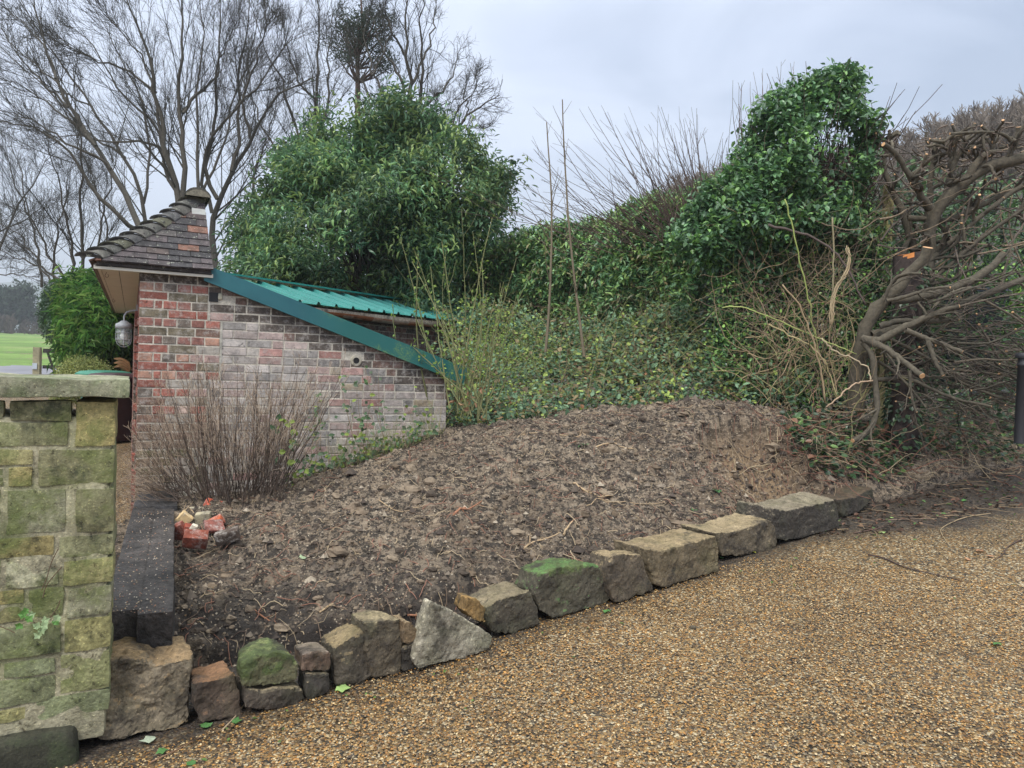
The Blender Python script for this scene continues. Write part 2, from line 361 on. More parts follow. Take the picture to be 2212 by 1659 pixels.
# ---------------------------------------------------------------- earth bank
FRONT = [(-2.75, 3.5), (-2.0, 3.2), (-1.3, 3.2), (-.75, 3.5), (-.25, 3.88), (.15, 4.2), (.65, 4.6), (1.15, 5.0), (1.7, 5.5), (2.2, 5.9), (2.9, 6.4), (3.6, 7.0), (5, 8.0), (9, 10.5)]
CR = [(-3.4, 5.5, .38), (-2.6, 5.5, .40), (-2.0, 5.9, .45), (-1.4, 6.7, .70), (-.6, 7.1, .90), (.42, 7.15, 1.11), (1.33, 7.2, 1.22), (2.03, 7.25, 1.28), (2.7, 7.35, 1.24), (3.4, 7.7, 1.08), (5, 8.9, 1.0), (9, 11.5, 1.3)]
fx, fy = np.array(FRONT).T; cx, cy, cz = np.array(CR).T
def bank0(x, y):
    yf = np.interp(x, fx, fy); yc = np.interp(x, cx, cy); zc = np.interp(x, cx, cz)
    zf = np.interp(x, [-2.7, -2, -1, 0, 1, 2, 3, 4.5, 9], [.10, .06, .12, .17, .27, .33, .40, .60, .85])
    t = np.clip((y - yf) / (yc - yf), 0, 1)
    prof = np.interp(t, [0, .12, .3, .6, .85, 1], [0, .05, .28, .68, .93, 1])
    z = zf + (zc - zf) * prof
    back = np.clip(y - yc, 0, 5)
    z = z + back * np.interp(x, [-2, -.8, 0, 3, 5], [.0, -.04, -.07, -.06, .0])
    # scooped bay near the right end (brown hollow)
    rr = ((x - 2.30) / .58) ** 2 + ((y - 6.62) / .42) ** 2 + .15 * fbm(np.stack([x * 3, y * 3, 0 * x], -1), 3, 91)
    z = z - .42 * np.clip(1 - rr, 0, 1) ** .4 - .05 * np.exp(-(((x - 1.0) / .9) ** 2 + ((y - 5.9) / .25) ** 2))
    dd = y - yf; lx = np.clip((-.05 - x) / .3, 0, 1) * np.clip((x + 2.1) / .3, 0, 1)
    edge = .46 + .12 * fbm(np.stack([x * 3.5, 0 * x, 0 * x], -1), 3, 92)
    z = z - .13 * lx * np.clip(1 - (dd - edge) / .07, 0, 1)
    # dip at the left behind the first stones
    z = z - .10 * np.exp(-(((x + 1.0) / .55) ** 2 + ((y - 3.75) / .2) ** 2))
    left = np.clip((-2.0 - x) / .5, 0, 1) * np.clip((y - 3.5) / .4, 0, 1)
    z = z * (1 - left) + left * np.maximum(z, .36)
    return z
def bank(x, y, fine=True):
    z = bank0(x, y)
    P = np.stack([x, y, 0 * x], -1)
    z = z + .042 * fbm(P * 2.2, 3, 11)
    if fine:
        r = 1 - np.abs(fbm(P * 6, 4, 21, .6))
        z = z + .026 * fbm(P * 9, 4, 31, .62) + .014 * r
        cl = np.maximum(fbm(P * 22, 3, 41, .6), 0); z = z + .022 * cl
    return z
def bank_mesh():
    xs = np.concatenate([np.linspace(-2.72, 4.2, 640), np.linspace(4.25, 9, 90)]); parts = []
    ny = 420; U = np.linspace(0, 1, ny)
    X = np.broadcast_to(xs, (ny, len(xs)))
    yf = np.interp(xs, fx, fy) + np.interp(xs, [-2, 0, 1, 3, 3.6], [.16, .18, .24, .24, .0])
    yb = np.interp(xs, [-2.72, -1.55, -.7, 0, 1, 5.2, 9], [6.0, 6.9, 8.2, 10.5, 11.5, 12.5, 14])
    Y = yf + (yb - yf) * (U[:, None] ** 1.25)
    Z = bank(X, Y)
    nx = len(xs); i, j = np.meshgrid(np.arange(nx - 1), np.arange(ny - 1)); b = (j * nx + i).ravel()
    V = np.stack([X, Y, Z], -1)
    # small skirt at the front so the soil meets the stones
    sk = V[0].copy(); sk[:, 2] = g(sk[:, 0], sk[:, 1]) - .05; sk[:, 1] -= .0
    mb = MB(); mb.add(V.reshape(-1, 3), np.stack([b, b + 1, b + 1 + nx, b + nx], -1), smooth=True)
    s2 = np.concatenate([sk, V[0]]); k = np.arange(nx - 1); mb.add(s2, np.stack([k, k + 1, k + 1 + nx, k + nx], -1), smooth=True)
    return mb
def soil_material():
    m, nt, b, v = base_mat('soil', .78)
    L = nt.links.new
    c = mixn(nt, noise(nt, v, 1.5, 6, .6, .35, .68), (.165, .120, .080), (.31, .24, .17))
    c = mixn(nt, noise(nt, v, 13, 6, .75, .45, .55), c, (.036, .027, .019))
    mpp = N(nt, 'ShaderNodeMapping'); mpp.inputs['Scale'].default_value = (1, 1.6, 5); L(v, mpp.inputs[0])
    c = mixn(nt, noise(nt, mpp.outputs[0], 9, 7, .8, .55, .62), c, (.36, .285, .205))
    c = mixn(nt, noise(nt, mpp.outputs[0], 30, 5, .8, .57, .62), c, (.025, .018, .013))
    c = mixn(nt, noise(nt, v, 5, 7, .78, .60, .70), c, (.37, .31, .245))
    sx = N(nt, 'ShaderNodeSeparateXYZ'); L(v, sx.inputs[0])
    # darker soil low down at the left
    mr = N(nt, 'ShaderNodeMapRange'); mr.inputs[1].default_value = .42; mr.inputs[2].default_value = .16; L(sx.outputs[2], mr.inputs[0])
    nz = N(nt, 'ShaderNodeMath', operation='MULTIPLY'); L(mr.outputs[0], nz.inputs[0]); L(noise(nt, v, 3, 5, .6, .3, .55), nz.inputs[1])
    c = mixn(nt, nz.outputs[0], c, (.033, .025, .021))
    # paler sandy subsoil exposed where the bank is scooped out
    vd = N(nt, 'ShaderNodeVectorMath', operation='DISTANCE'); vd.inputs[1].default_value = (2.3, 6.5, .75); L(v, vd.inputs[0])
    mo_ = N(nt, 'ShaderNodeMapRange'); mo_.interpolation_type = 'SMOOTHSTEP'; mo_.inputs[1].default_value = .75; mo_.inputs[2].default_value = .35; L(vd.outputs['Value'], mo_.inputs[0])
    mo2 = N(nt, 'ShaderNodeMath', operation='MULTIPLY'); L(mo_.outputs[0], mo2.inputs[0]); L(noise(nt, v, 6, 5, .7, .3, .6), mo2.inputs[1])
    c = mixn(nt, mo2.outputs[0], c, (.27, .18, .10))
    # grit
    w = N(nt, 'ShaderNodeTexVoronoi'); w.inputs['Scale'].default_value = 75; L(v, w.inputs['Vector'])
    sep = N(nt, 'ShaderNodeSeparateColor'); L(w.outputs['Color'], sep.inputs[0])
    gt = N(nt, 'ShaderNodeMath', operation='GREATER_THAN'); gt.inputs[1].default_value = .90; L(sep.outputs[1], gt.inputs[0])
    lt = N(nt, 'ShaderNodeMath', operation='LESS_THAN'); lt.inputs[1].default_value = .42; L(w.outputs['Distance'], lt.inputs[0])
    mu = N(nt, 'ShaderNodeMath', operation='MULTIPLY'); L(gt.outputs[0], mu.inputs[0]); L(lt.outputs[0], mu.inputs[1])
    gc = mixn(nt, sep.outputs[2], (.25, .15, .07), (.5, .43, .33))
    c = mixn(nt, mu.outputs[0], c, gc)
    L(c, b.inputs['Base Color'])
    bump(nt, b, [(noise(nt, v, 26, 7, .72), .9, .03), (noise(nt, v, 110, 5, .7), .8, .010)])
    return m
M_soil = soil_material()
bank_mesh().build('earth_bank', M_soil, **ST)
def bz(x, y): return bank(np.atleast_1d(np.asarray(x, float)), np.atleast_1d(np.asarray(y, float)))
def on_bank(px, py):
    d = ray(px, py); Ys = np.linspace(3, 12, 900); P = d[None] * (Ys / d[1])[:, None]; z = CAMZ + P[:, 2]
    h = bank0(P[:, 0], P[:, 1]); k = np.argmax(z < h) if (z < h).any() else len(Ys) - 1
    p = P[k]; return np.array([p[0], p[1], float(bz(p[0], p[1])[0])])
# clods and chips of earth scattered over the bank: one mass
def clods():
    mb = MB(); n = 26000
    x = rng.uniform(-2.3, 3.3, n); yf = np.interp(x, fx, fy); yc = np.interp(x, cx, cy); y = yf + .12 + (yc - yf + .2) * rng.uniform(0, 1, n) ** 1.1
    s = rng.uniform(.004, .011, n) * (1 + 1.6 * (rng.uniform(size=n) > .96)) * (1 + 1.2 * (rng.uniform(size=n) > .985)); z = bz(x, y) + s * .2
    base = np.array([[1, 0, 0], [0, 1, 0], [-1, 0, 0], [0, -1, 0], [0, 0, 1]], float)
    V = base[None] * s[:, None, None] * rng.uniform(.5, 1.5, (n, 5, 3)); th = rng.uniform(0, 6.28, n)
    c, q = np.cos(th)[:, None], np.sin(th)[:, None]
    V = np.stack([V[..., 0] * c - V[..., 1] * q, V[..., 0] * q + V[..., 1] * c, V[..., 2]], -1) + np.stack([x, y, z], -1)[:, None]
    f = (np.arange(n) * 5)[:, None, None] + np.array([[0, 1, 4], [1, 2, 4], [2, 3, 4], [3, 0, 4]])[None]
    pal = np.array([(.07, .052, .04), (.13, .10, .075), (.05, .036, .028), (.2, .16, .12), (.34, .28, .21), (.10, .075, .055)])
    k = rng.choice(len(pal), n, p=[.27, .23, .2, .15, .05, .10])
    mb.add(V, f.reshape(-1, 3), np.repeat(pal[k], 4, 0))
    n = 1100; x = rng.uniform(-2.2, 3.2, n); yf = np.interp(x, fx, fy); yc = np.interp(x, cx, cy); y = yf + .2 + (yc - yf) * rng.uniform(0, 1, n) ** 1.3
    r = rng.gamma(2.2, .0065, n) + .006; th = np.linspace(0, np.pi, 7)[:, None]; ph = np.arange(9)[None] * 2 * np.pi / 9
    sp = np.stack([np.sin(th) * np.cos(ph), np.sin(th) * np.sin(ph), np.cos(th) + 0 * ph], -1).reshape(-1, 3)
    c = np.stack([x, y, bz(x, y) - r * .12], 1); W = sp[None] * np.array([1, 1, .65]); W = W * (1 + .42 * fbm(sp[None] * 1.6 + c[:, None] * 40, 3, 7))[..., None] * r[:, None, None] * rng.uniform(.7, 1.4, (n, 1, 3)) + c[:, None]
    ff = np.array([[i * 9 + j, i * 9 + (j + 1) % 9, (i + 1) * 9 + (j + 1) % 9, (i + 1) * 9 + j] for i in range(6) for j in range(9)]); pal2 = np.array([(.11, .078, .050), (.17, .125, .085), (.055, .039, .027), (.21, .16, .11)])
    mb.add(W, ((np.arange(n) * 63)[:, None, None] + ff[None]).reshape(-1, 4), np.repeat(pal2[rng.integers(0, 4, n)], 54, 0))
    mb.build('soil_crumbs', mat('crumb', rough=.85, noise=(50, .3)), **SF)
clods()
# ================================================================ STONE ROW
M_stone = stone_mat('sandstone', mossamt=.10, darkamt=.8, dark=(.028, .022, .017))
M_mossy = stone_mat('mossy_sandstone', moss=(.13, .20, .05), mossamt=.85, darkamt=.6)
def poly_stone(name, poly, anchor, thick, col, label, mt=None, k=.72, topcol=None, back=None, seed=1, rough=.012, parent=None, tags=None, vox=.012, mosstop=None):
    poly = np.array(poly, float); bx_ = on_ground(*anchor)
    d = ray(poly[:, 0], poly[:, 1])
    # front plane: Y = by + k (X - bx), leaning back very slightly
    lean = .10
    t = (bx_[1] - k * bx_[0] + lean * (CAMZ - bx_[2])) / (d[:, 1] - k * d[:, 0] - lean * d[:, 2])
    Pf = d * t[:, None] + np.array([0, 0, CAMZ])
    nv = np.array([-k, 1, 0]) / math.hypot(k, 1)
    c = Pf.mean(0)
    Pb = c + (Pf - c) * (back or .9) + nv * thick; 
    n = len(poly)
    import bmesh
    bm = bmesh.new(); a = [bm.verts.new(p) for p in Pf]; b = [bm.verts.new(p) for p in Pb]
    bm.faces.new(a); bm.faces.new(b[::-1])
    for i in range(n): bm.faces.new((a[i], b[i], b[(i + 1) % n], a[(i + 1) % n]))
    bmesh.ops.recalc_face_normals(bm, faces=bm.faces)
    me = bpy.data.meshes.new('t'); bm.to_mesh(me); bm.free(); o = bpy.data.objects.new('t', me); sc.collection.objects.link(o)
    r = o.modifiers.new('r', 'REMESH'); r.mode = 'VOXEL'; r.voxel_size = vox; r.use_smooth_shade = True
    s = o.modifiers.new('s', 'SMOOTH'); s.factor = .5; s.iterations = 1
    dg = bpy.context.evaluated_depsgraph_get(); ev = bpy.data.meshes.new_from_object(o.evaluated_get(dg), depsgraph=dg)
    bpy.data.objects.remove(o)
    nvx = len(ev.vertices); V = np.empty(nvx * 3); ev.vertices.foreach_get('co', V); V = V.reshape(-1, 3)
    NN = np.empty(nvx * 3); ev.vertices.foreach_get('normal', NN); NN = NN.reshape(-1, 3)
    V2 = V + NN * (rough * .75 * fbm(V * 9, 5, seed, .62) - rough * .9 * np.maximum(0, .35 - np.abs(fbm(V * 6 + 9, 2, seed + 20))) + rough * .5 * np.round(fbm(V * 5, 2, seed + 9) * 2) / 2 + .0022 * fbm(V * 60, 2, seed + 30))[:, None]
    fc = np.array([p.vertices[:] for p in ev.polygons]); fn = nrm(np.cross(V2[fc[:, 1]] - V2[fc[:, 0]], V2[fc[:, 2]] - V2[fc[:, 0]]))
    cen = V2[fc].mean(1); zr = (cen[:, 2] - cen[:, 2].min()) / max(np.ptp(cen[:, 2]), .01)
    colr = np.array(col)[None] * (1 + .18 * fbm(cen * 11, 3, seed + 3))[:, None]
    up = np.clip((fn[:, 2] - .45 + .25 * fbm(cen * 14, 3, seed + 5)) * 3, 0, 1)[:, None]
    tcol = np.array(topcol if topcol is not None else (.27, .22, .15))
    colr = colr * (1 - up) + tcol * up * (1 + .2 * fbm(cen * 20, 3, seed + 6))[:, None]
    if mosstop is not None:
        mo = np.clip((zr - mosstop + .45 * fbm(cen * 9, 4, seed + 8, .7)) * 4, 0, 1)[:, None]
        colr = colr * (1 - mo) + np.array((.085, .115, .04)) * mo * (1 + .3 * fbm(cen * 30, 2, seed))[:, None]
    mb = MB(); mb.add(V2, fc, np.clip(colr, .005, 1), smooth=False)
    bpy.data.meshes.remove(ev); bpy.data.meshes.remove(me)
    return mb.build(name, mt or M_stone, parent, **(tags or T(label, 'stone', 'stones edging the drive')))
DK = (.075, .062, .047); MD = (.16, .13, .095); RD = (.12, .08, .055)
STONES = [
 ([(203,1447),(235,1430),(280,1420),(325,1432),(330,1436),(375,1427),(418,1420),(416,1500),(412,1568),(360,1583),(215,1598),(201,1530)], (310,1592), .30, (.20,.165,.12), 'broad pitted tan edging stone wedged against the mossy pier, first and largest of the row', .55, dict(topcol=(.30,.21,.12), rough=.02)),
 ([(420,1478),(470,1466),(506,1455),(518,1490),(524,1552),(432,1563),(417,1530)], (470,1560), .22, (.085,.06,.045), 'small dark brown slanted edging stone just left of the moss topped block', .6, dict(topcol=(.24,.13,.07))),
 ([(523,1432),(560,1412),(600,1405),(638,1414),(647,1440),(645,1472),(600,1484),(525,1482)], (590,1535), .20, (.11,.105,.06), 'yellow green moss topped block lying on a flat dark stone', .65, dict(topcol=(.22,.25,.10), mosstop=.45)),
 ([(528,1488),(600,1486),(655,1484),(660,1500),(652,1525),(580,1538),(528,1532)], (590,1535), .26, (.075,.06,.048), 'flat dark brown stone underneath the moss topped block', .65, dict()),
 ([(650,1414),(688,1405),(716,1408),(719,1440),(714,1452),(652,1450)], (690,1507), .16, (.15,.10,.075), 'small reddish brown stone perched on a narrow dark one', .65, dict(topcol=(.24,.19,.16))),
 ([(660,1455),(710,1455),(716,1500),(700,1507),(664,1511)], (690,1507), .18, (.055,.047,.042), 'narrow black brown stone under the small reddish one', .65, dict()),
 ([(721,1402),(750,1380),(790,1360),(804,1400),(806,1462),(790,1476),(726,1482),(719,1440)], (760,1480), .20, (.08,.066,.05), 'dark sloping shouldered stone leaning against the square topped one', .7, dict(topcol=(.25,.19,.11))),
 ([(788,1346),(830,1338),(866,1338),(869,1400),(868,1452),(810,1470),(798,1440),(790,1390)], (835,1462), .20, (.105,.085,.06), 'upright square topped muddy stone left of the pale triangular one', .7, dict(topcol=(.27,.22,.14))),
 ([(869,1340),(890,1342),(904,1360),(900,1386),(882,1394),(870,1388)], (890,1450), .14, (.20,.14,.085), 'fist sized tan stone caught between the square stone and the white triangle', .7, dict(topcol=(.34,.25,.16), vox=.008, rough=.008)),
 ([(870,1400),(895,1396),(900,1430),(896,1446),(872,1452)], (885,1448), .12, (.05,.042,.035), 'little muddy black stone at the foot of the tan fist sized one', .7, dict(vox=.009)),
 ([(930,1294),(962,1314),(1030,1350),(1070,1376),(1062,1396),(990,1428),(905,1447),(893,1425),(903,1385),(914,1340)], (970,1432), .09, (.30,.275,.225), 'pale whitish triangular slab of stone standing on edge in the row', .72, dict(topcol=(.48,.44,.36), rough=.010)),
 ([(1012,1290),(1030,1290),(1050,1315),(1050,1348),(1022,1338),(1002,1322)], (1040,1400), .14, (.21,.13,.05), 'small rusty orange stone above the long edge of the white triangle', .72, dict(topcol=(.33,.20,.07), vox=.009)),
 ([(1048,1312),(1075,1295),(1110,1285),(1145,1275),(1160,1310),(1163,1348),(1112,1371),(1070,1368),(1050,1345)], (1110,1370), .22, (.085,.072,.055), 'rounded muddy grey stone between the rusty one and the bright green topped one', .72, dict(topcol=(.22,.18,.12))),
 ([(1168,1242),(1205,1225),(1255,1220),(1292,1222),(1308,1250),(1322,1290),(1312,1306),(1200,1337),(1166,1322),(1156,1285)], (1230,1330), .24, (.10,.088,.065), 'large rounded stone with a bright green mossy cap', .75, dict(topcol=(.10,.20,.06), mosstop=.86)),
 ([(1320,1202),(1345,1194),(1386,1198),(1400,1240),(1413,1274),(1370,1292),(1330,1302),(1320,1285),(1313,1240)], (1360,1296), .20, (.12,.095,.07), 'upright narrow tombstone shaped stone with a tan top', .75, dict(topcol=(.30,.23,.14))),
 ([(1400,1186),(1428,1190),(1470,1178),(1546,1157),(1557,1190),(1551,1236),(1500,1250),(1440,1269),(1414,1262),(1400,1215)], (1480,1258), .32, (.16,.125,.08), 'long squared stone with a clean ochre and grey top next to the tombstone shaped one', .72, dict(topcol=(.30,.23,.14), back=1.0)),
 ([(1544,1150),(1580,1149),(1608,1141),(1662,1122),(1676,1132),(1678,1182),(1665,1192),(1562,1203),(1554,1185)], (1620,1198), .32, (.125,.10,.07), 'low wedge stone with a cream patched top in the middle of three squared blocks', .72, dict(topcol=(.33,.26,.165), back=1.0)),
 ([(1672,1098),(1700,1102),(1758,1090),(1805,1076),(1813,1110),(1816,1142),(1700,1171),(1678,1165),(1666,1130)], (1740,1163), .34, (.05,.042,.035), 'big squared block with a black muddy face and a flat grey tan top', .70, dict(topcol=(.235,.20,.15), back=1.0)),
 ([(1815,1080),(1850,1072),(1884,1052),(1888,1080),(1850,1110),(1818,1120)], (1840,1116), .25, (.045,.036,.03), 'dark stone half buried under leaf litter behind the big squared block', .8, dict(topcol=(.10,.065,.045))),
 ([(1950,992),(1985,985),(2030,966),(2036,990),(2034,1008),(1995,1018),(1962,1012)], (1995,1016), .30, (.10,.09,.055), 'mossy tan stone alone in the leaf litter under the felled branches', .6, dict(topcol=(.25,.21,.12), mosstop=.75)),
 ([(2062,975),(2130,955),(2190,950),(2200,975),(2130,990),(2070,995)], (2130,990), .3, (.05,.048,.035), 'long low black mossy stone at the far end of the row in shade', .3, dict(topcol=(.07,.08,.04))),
]
for i, (poly, anc, th, col, lab, k, kw) in enumerate(STONES):
    poly_stone('edging_stone', poly, anc, th, col, lab, k=k, seed=50 + i, **kw)
# ================================================================ STONE PIER
PH = R(27.3); Uu = np.array([math.cos(PH), math.sin(PH), 0]); Vv = np.array([-math.sin(PH), math.cos(PH), 0]); Zz = np.array([0, 0, 1.])
AX = np.stack([Uu, Vv, Zz])
PC = at(243, 960, 2.93); PC[2] = 0      # right front corner of the pier
def pier_uv(px, py, batter=.0):
    d = ray(px, py); t = (PC @ Vv) / (d @ Vv); p = d * t + np.array([0, 0, CAMZ]); return (p - PC) @ Uu, p[2]
def rough_slab(mb, o, ax, lo, hi, col, amp, seed, div=.02, rad=.014, dark=None):
    """box whose front (v=lo) and sides are a displaced grid with rounded arrises"""
    lo = np.array(lo, float); hi = np.array(hi, float); sz = hi - lo
    def face(a0, a1, fixed, val, flip):
        na = max(3, int(sz[a0] / div) + 2); nb = max(3, int(sz[a1] / div) + 2)
        s, t = np.meshgrid(np.linspace(0, 1, na), np.linspace(0, 1, nb)); P = np.zeros((nb, na, 3))
        P[..., a0] = lo[a0] + s * sz[a0]; P[..., a1] = lo[a1] + t * sz[a1]; P[..., fixed] = val
        # round corners
        c = (lo + hi) / 2; h = sz / 2; q = P - c; inner = np.clip(q, -(h - rad), h - rad); dd = q - inner; ln = np.linalg.norm(dd, axis=-1, keepdims=True)
        q = inner + np.where(ln > 1e-9, dd / np.maximum(ln, 1e-9) * np.minimum(ln, rad), 0); P = c + q
        nr = nrm(q / h); W = o + P @ ax
        disp = amp * fbm(W * 6 + seed, 5, seed, .6); W = W + (nr @ ax) * disp[..., None]
        i, j = np.meshgrid(np.arange(na - 1), np.arange(nb - 1)); b = (j * na + i).ravel(); f = np.stack([b, b + 1, b + 1 + na, b + na], -1)
        if flip: f = f[:, ::-1]
        cen = W.reshape(-1, 3)[f].mean(1)
        cc = np.array(col)[None] * (1 + .3 * fbm(cen * 8 + seed, 4, seed + 2))[:, None]
        mb.add(W.reshape(-1, 3), f, np.clip(cc, .01, 1), smooth=True)
    face(0, 2, 1, lo[1], False); face(0, 2, 1, hi[1], True)
    face(1, 2, 0, lo[0], True); face(1, 2, 0, hi[0], False)
    face(0, 1, 2, hi[2], False); face(0, 1, 2, lo[2], True)
RECTS = [(-40,866,-18,905),(20,866,156,908),(162,867,242,962),(-60,911,148,963),(-40,866,10,905),(-60,971,75,1004),(82,971,237,1046),(18,1010,70,1048),(-60,1010,12,1050),
 (12,1056,145,1150),(-60,1056,4,1150),(163,1056,232,1148),(-50,1160,118,1203),(126,1156,226,1200),(12,1208,128,1264),(134,1208,222,1260),(-60,1208,4,1264),(-60,1275,55,1306),(60,1270,138,1331),(144,1266,222,1328),
 (-60,1311,56,1345),(-60,1352,132,1416),(138,1335,218,1402),(6,1424,122,1456),(-60,1424,0,1456),(128,1408,212,1492),(-50,1464,124,1522),(-50,1530,60,1560),(66,1500,205,1548)]
pier = thing('stone_pier', 'mossy green sandstone block pier with flat coping at the left edge of the photo', 'pier', PC)
mb = MB(); mbm = MB()
for i, (x0, y0, x1, y1) in enumerate(RECTS):
    xc, yc = (x0 + x1) / 2, (y0 + y1) / 2
    s0, _ = pier_uv(x0, yc); s1, _ = pier_uv(x1, yc); _, z1 = pier_uv(xc, y0); _, z0 = pier_uv(xc, y1)
    s1b = s1 + .0
    if x1 > 190: s1b = .012
    col = np.array([(.36, .33, .17), (.32, .31, .18), (.38, .32, .15), (.29, .29, .17), (.36, .35, .25)][i % 5]) * rng.uniform(.85, 1.1)
    if z0 < .55: col = col * np.array([.85, .95, .95])
    rough_slab(mb, PC, AX, (max(s0, -.62) + .003, -.013 - rng.uniform(0, .004), z0 - .001), (s1b - .002, .40 if x1 > 190 else .05, z1 + .001), col, .0075, 100 + i, rad=.007)
MB_body = mb.build('blocks', stone_mat('pier_stone', moss=(.12, .145, .04), mossamt=.75, dark=(.022, .028, .014), darkamt=.9), pier)
mbm = MB(); 
rough_slab(mbm, PC, AX, (-.66, -.010, .05), (-.002, .395, 1.345), (.46, .43, .31), .005, 7, div=.03, rad=.02)
mbm.build('mortar', stone_mat('pier_mortar', moss=(.15, .17, .06), mossamt=.5, darkamt=.5), pier)
s1, zt = pier_uv(100, 822); _, zb = pier_uv(100, 856)
mbc = MB(); rough_slab(mbc, PC, AX, (-.72, -.06, zb), (.055, .46, zt + .012), (.33, .33, .24), .007, 9, div=.02, rad=.007)
mbc.build('coping', stone_mat('coping_stone', moss=(.13, .17, .07), mossamt=.6, darkamt=.5), pier)
mbb = MB(); rough_slab(mbb, PC, AX, (-.66, -.06, -.06), (-.10, .3, .13), (.045, .045, .03), .012, 13, rad=.03)
mbb.build('base_stone', stone_mat('base_stone', moss=(.04, .055, .02), mossamt=.7, darkamt=.6), pier, label='dark wet foundation block at the foot of the pier')
# ================================================================ SLEEPERS
M_sleeper = mat('tarred_timber', rough=.6, noise=[(5, .8), (40, .6)], bump=1, bscale=28, bdist=.02, spec=.4)
SO = at(287, 1050, 6.05); 
def sleeper(name, lab, pts, z0, z1, w, col):
    """pts: near-left, far-left plan points; width to the right; end grain cracked"""
    a, b = np.array(pts[0], float), np.array(pts[1], float); L_ = np.linalg.norm(b - a); v = (b - a) / L_; u = np.array([v[1], -v[0]])
    ax = np.array([[u[0], u[1], 0], [v[0], v[1], 0], [0, 0, 1]])
    mb = MB(); rough_slab(mb, np.array([a[0], a[1], 0]), ax, (0, 0, z0), (w, L_, z1), col, .004, int(z1 * 100 + w * 50), div=.03, rad=.008)
    return mb.build(name, M_sleeper, None, **T(lab, 'timber sleeper', 'timber sleepers stacked beside the pier'))
nl = at(220, 1327, 3.18)[:2]; nr = at(368, 1325, 3.18)[:2]; fl = at(287, 1085, 5.35)[:2]; fr = at(371, 1085, 5.35)[:2]
wS = float(np.linalg.norm(nr - nl)); ZS = float(at(300, 1325, 3.18)[2])
BK = (.040, .034, .031)
sleeper('timber_sleeper', 'long black cracked timber sleeper on top of the stack, dotted with gravel', (nl, fl), ZS - .19, ZS, wS * .495, BK)
n2 = nl + (nr - nl) * .505; f2 = fl + (fr - fl) * .505
sleeper('timber_sleeper', 'black timber sleeper on top of the stack, right hand one next to the soil', (n2, f2), ZS - .195, ZS - .004, wS * .495, BK)
sleeper('timber_sleeper', 'lower black timber sleeper under the stack, its end showing above the first stone', (nl + (nr - nl) * .02, fl), ZS - .40, ZS - .20, wS * .96, (.022, .021, .022))
fl2 = fl + nrm(fl - nl) * .03; fe = fl2 + nrm(fl - nl) * .70
sleeper('timber_sleeper', 'short black sleeper end against the foot of the brick corner', (fl2, fe), ZS - .18, ZS - .002, wS, (.040, .037, .037))
# ================================================================ BRICK SHED
C0 = at(298, 800, 6.19); C0[2] = 0
C0 = np.array(C0)
shed = thing('brick_shed', 'red and whitewashed brick outhouse with tiled hip roof and teal sloping barge board', 'shed', C0)
def S(u, v, z): return C0 + Uu * u + Vv * v + Zz * z
def uvz(px, py, v=0.0):
    """photo point -> (u, z) on the shed plane at depth v"""
    d = ray(px, py); o = np.array([0, 0, CAMZ]); n = Vv; t = ((C0 + Vv * v - o) @ n) / (d @ n); p = o + d * t; q = p - C0
    return float(q @ Uu), float(q[2])
UE = uvz(964, 880)[0]                 # right end of the wall
b0 = uvz(442, 604); b1 = uvz(1003, 828)
def under(u): return b0[1] + (b1[1] - b0[1]) * (u - b0[0]) / (b1[0] - b0[0])
ZT = uvz(303, 588)[1]                 # top of the wall under the soffit
CH = .0745
MORT = np.array((.50, .455, .38))
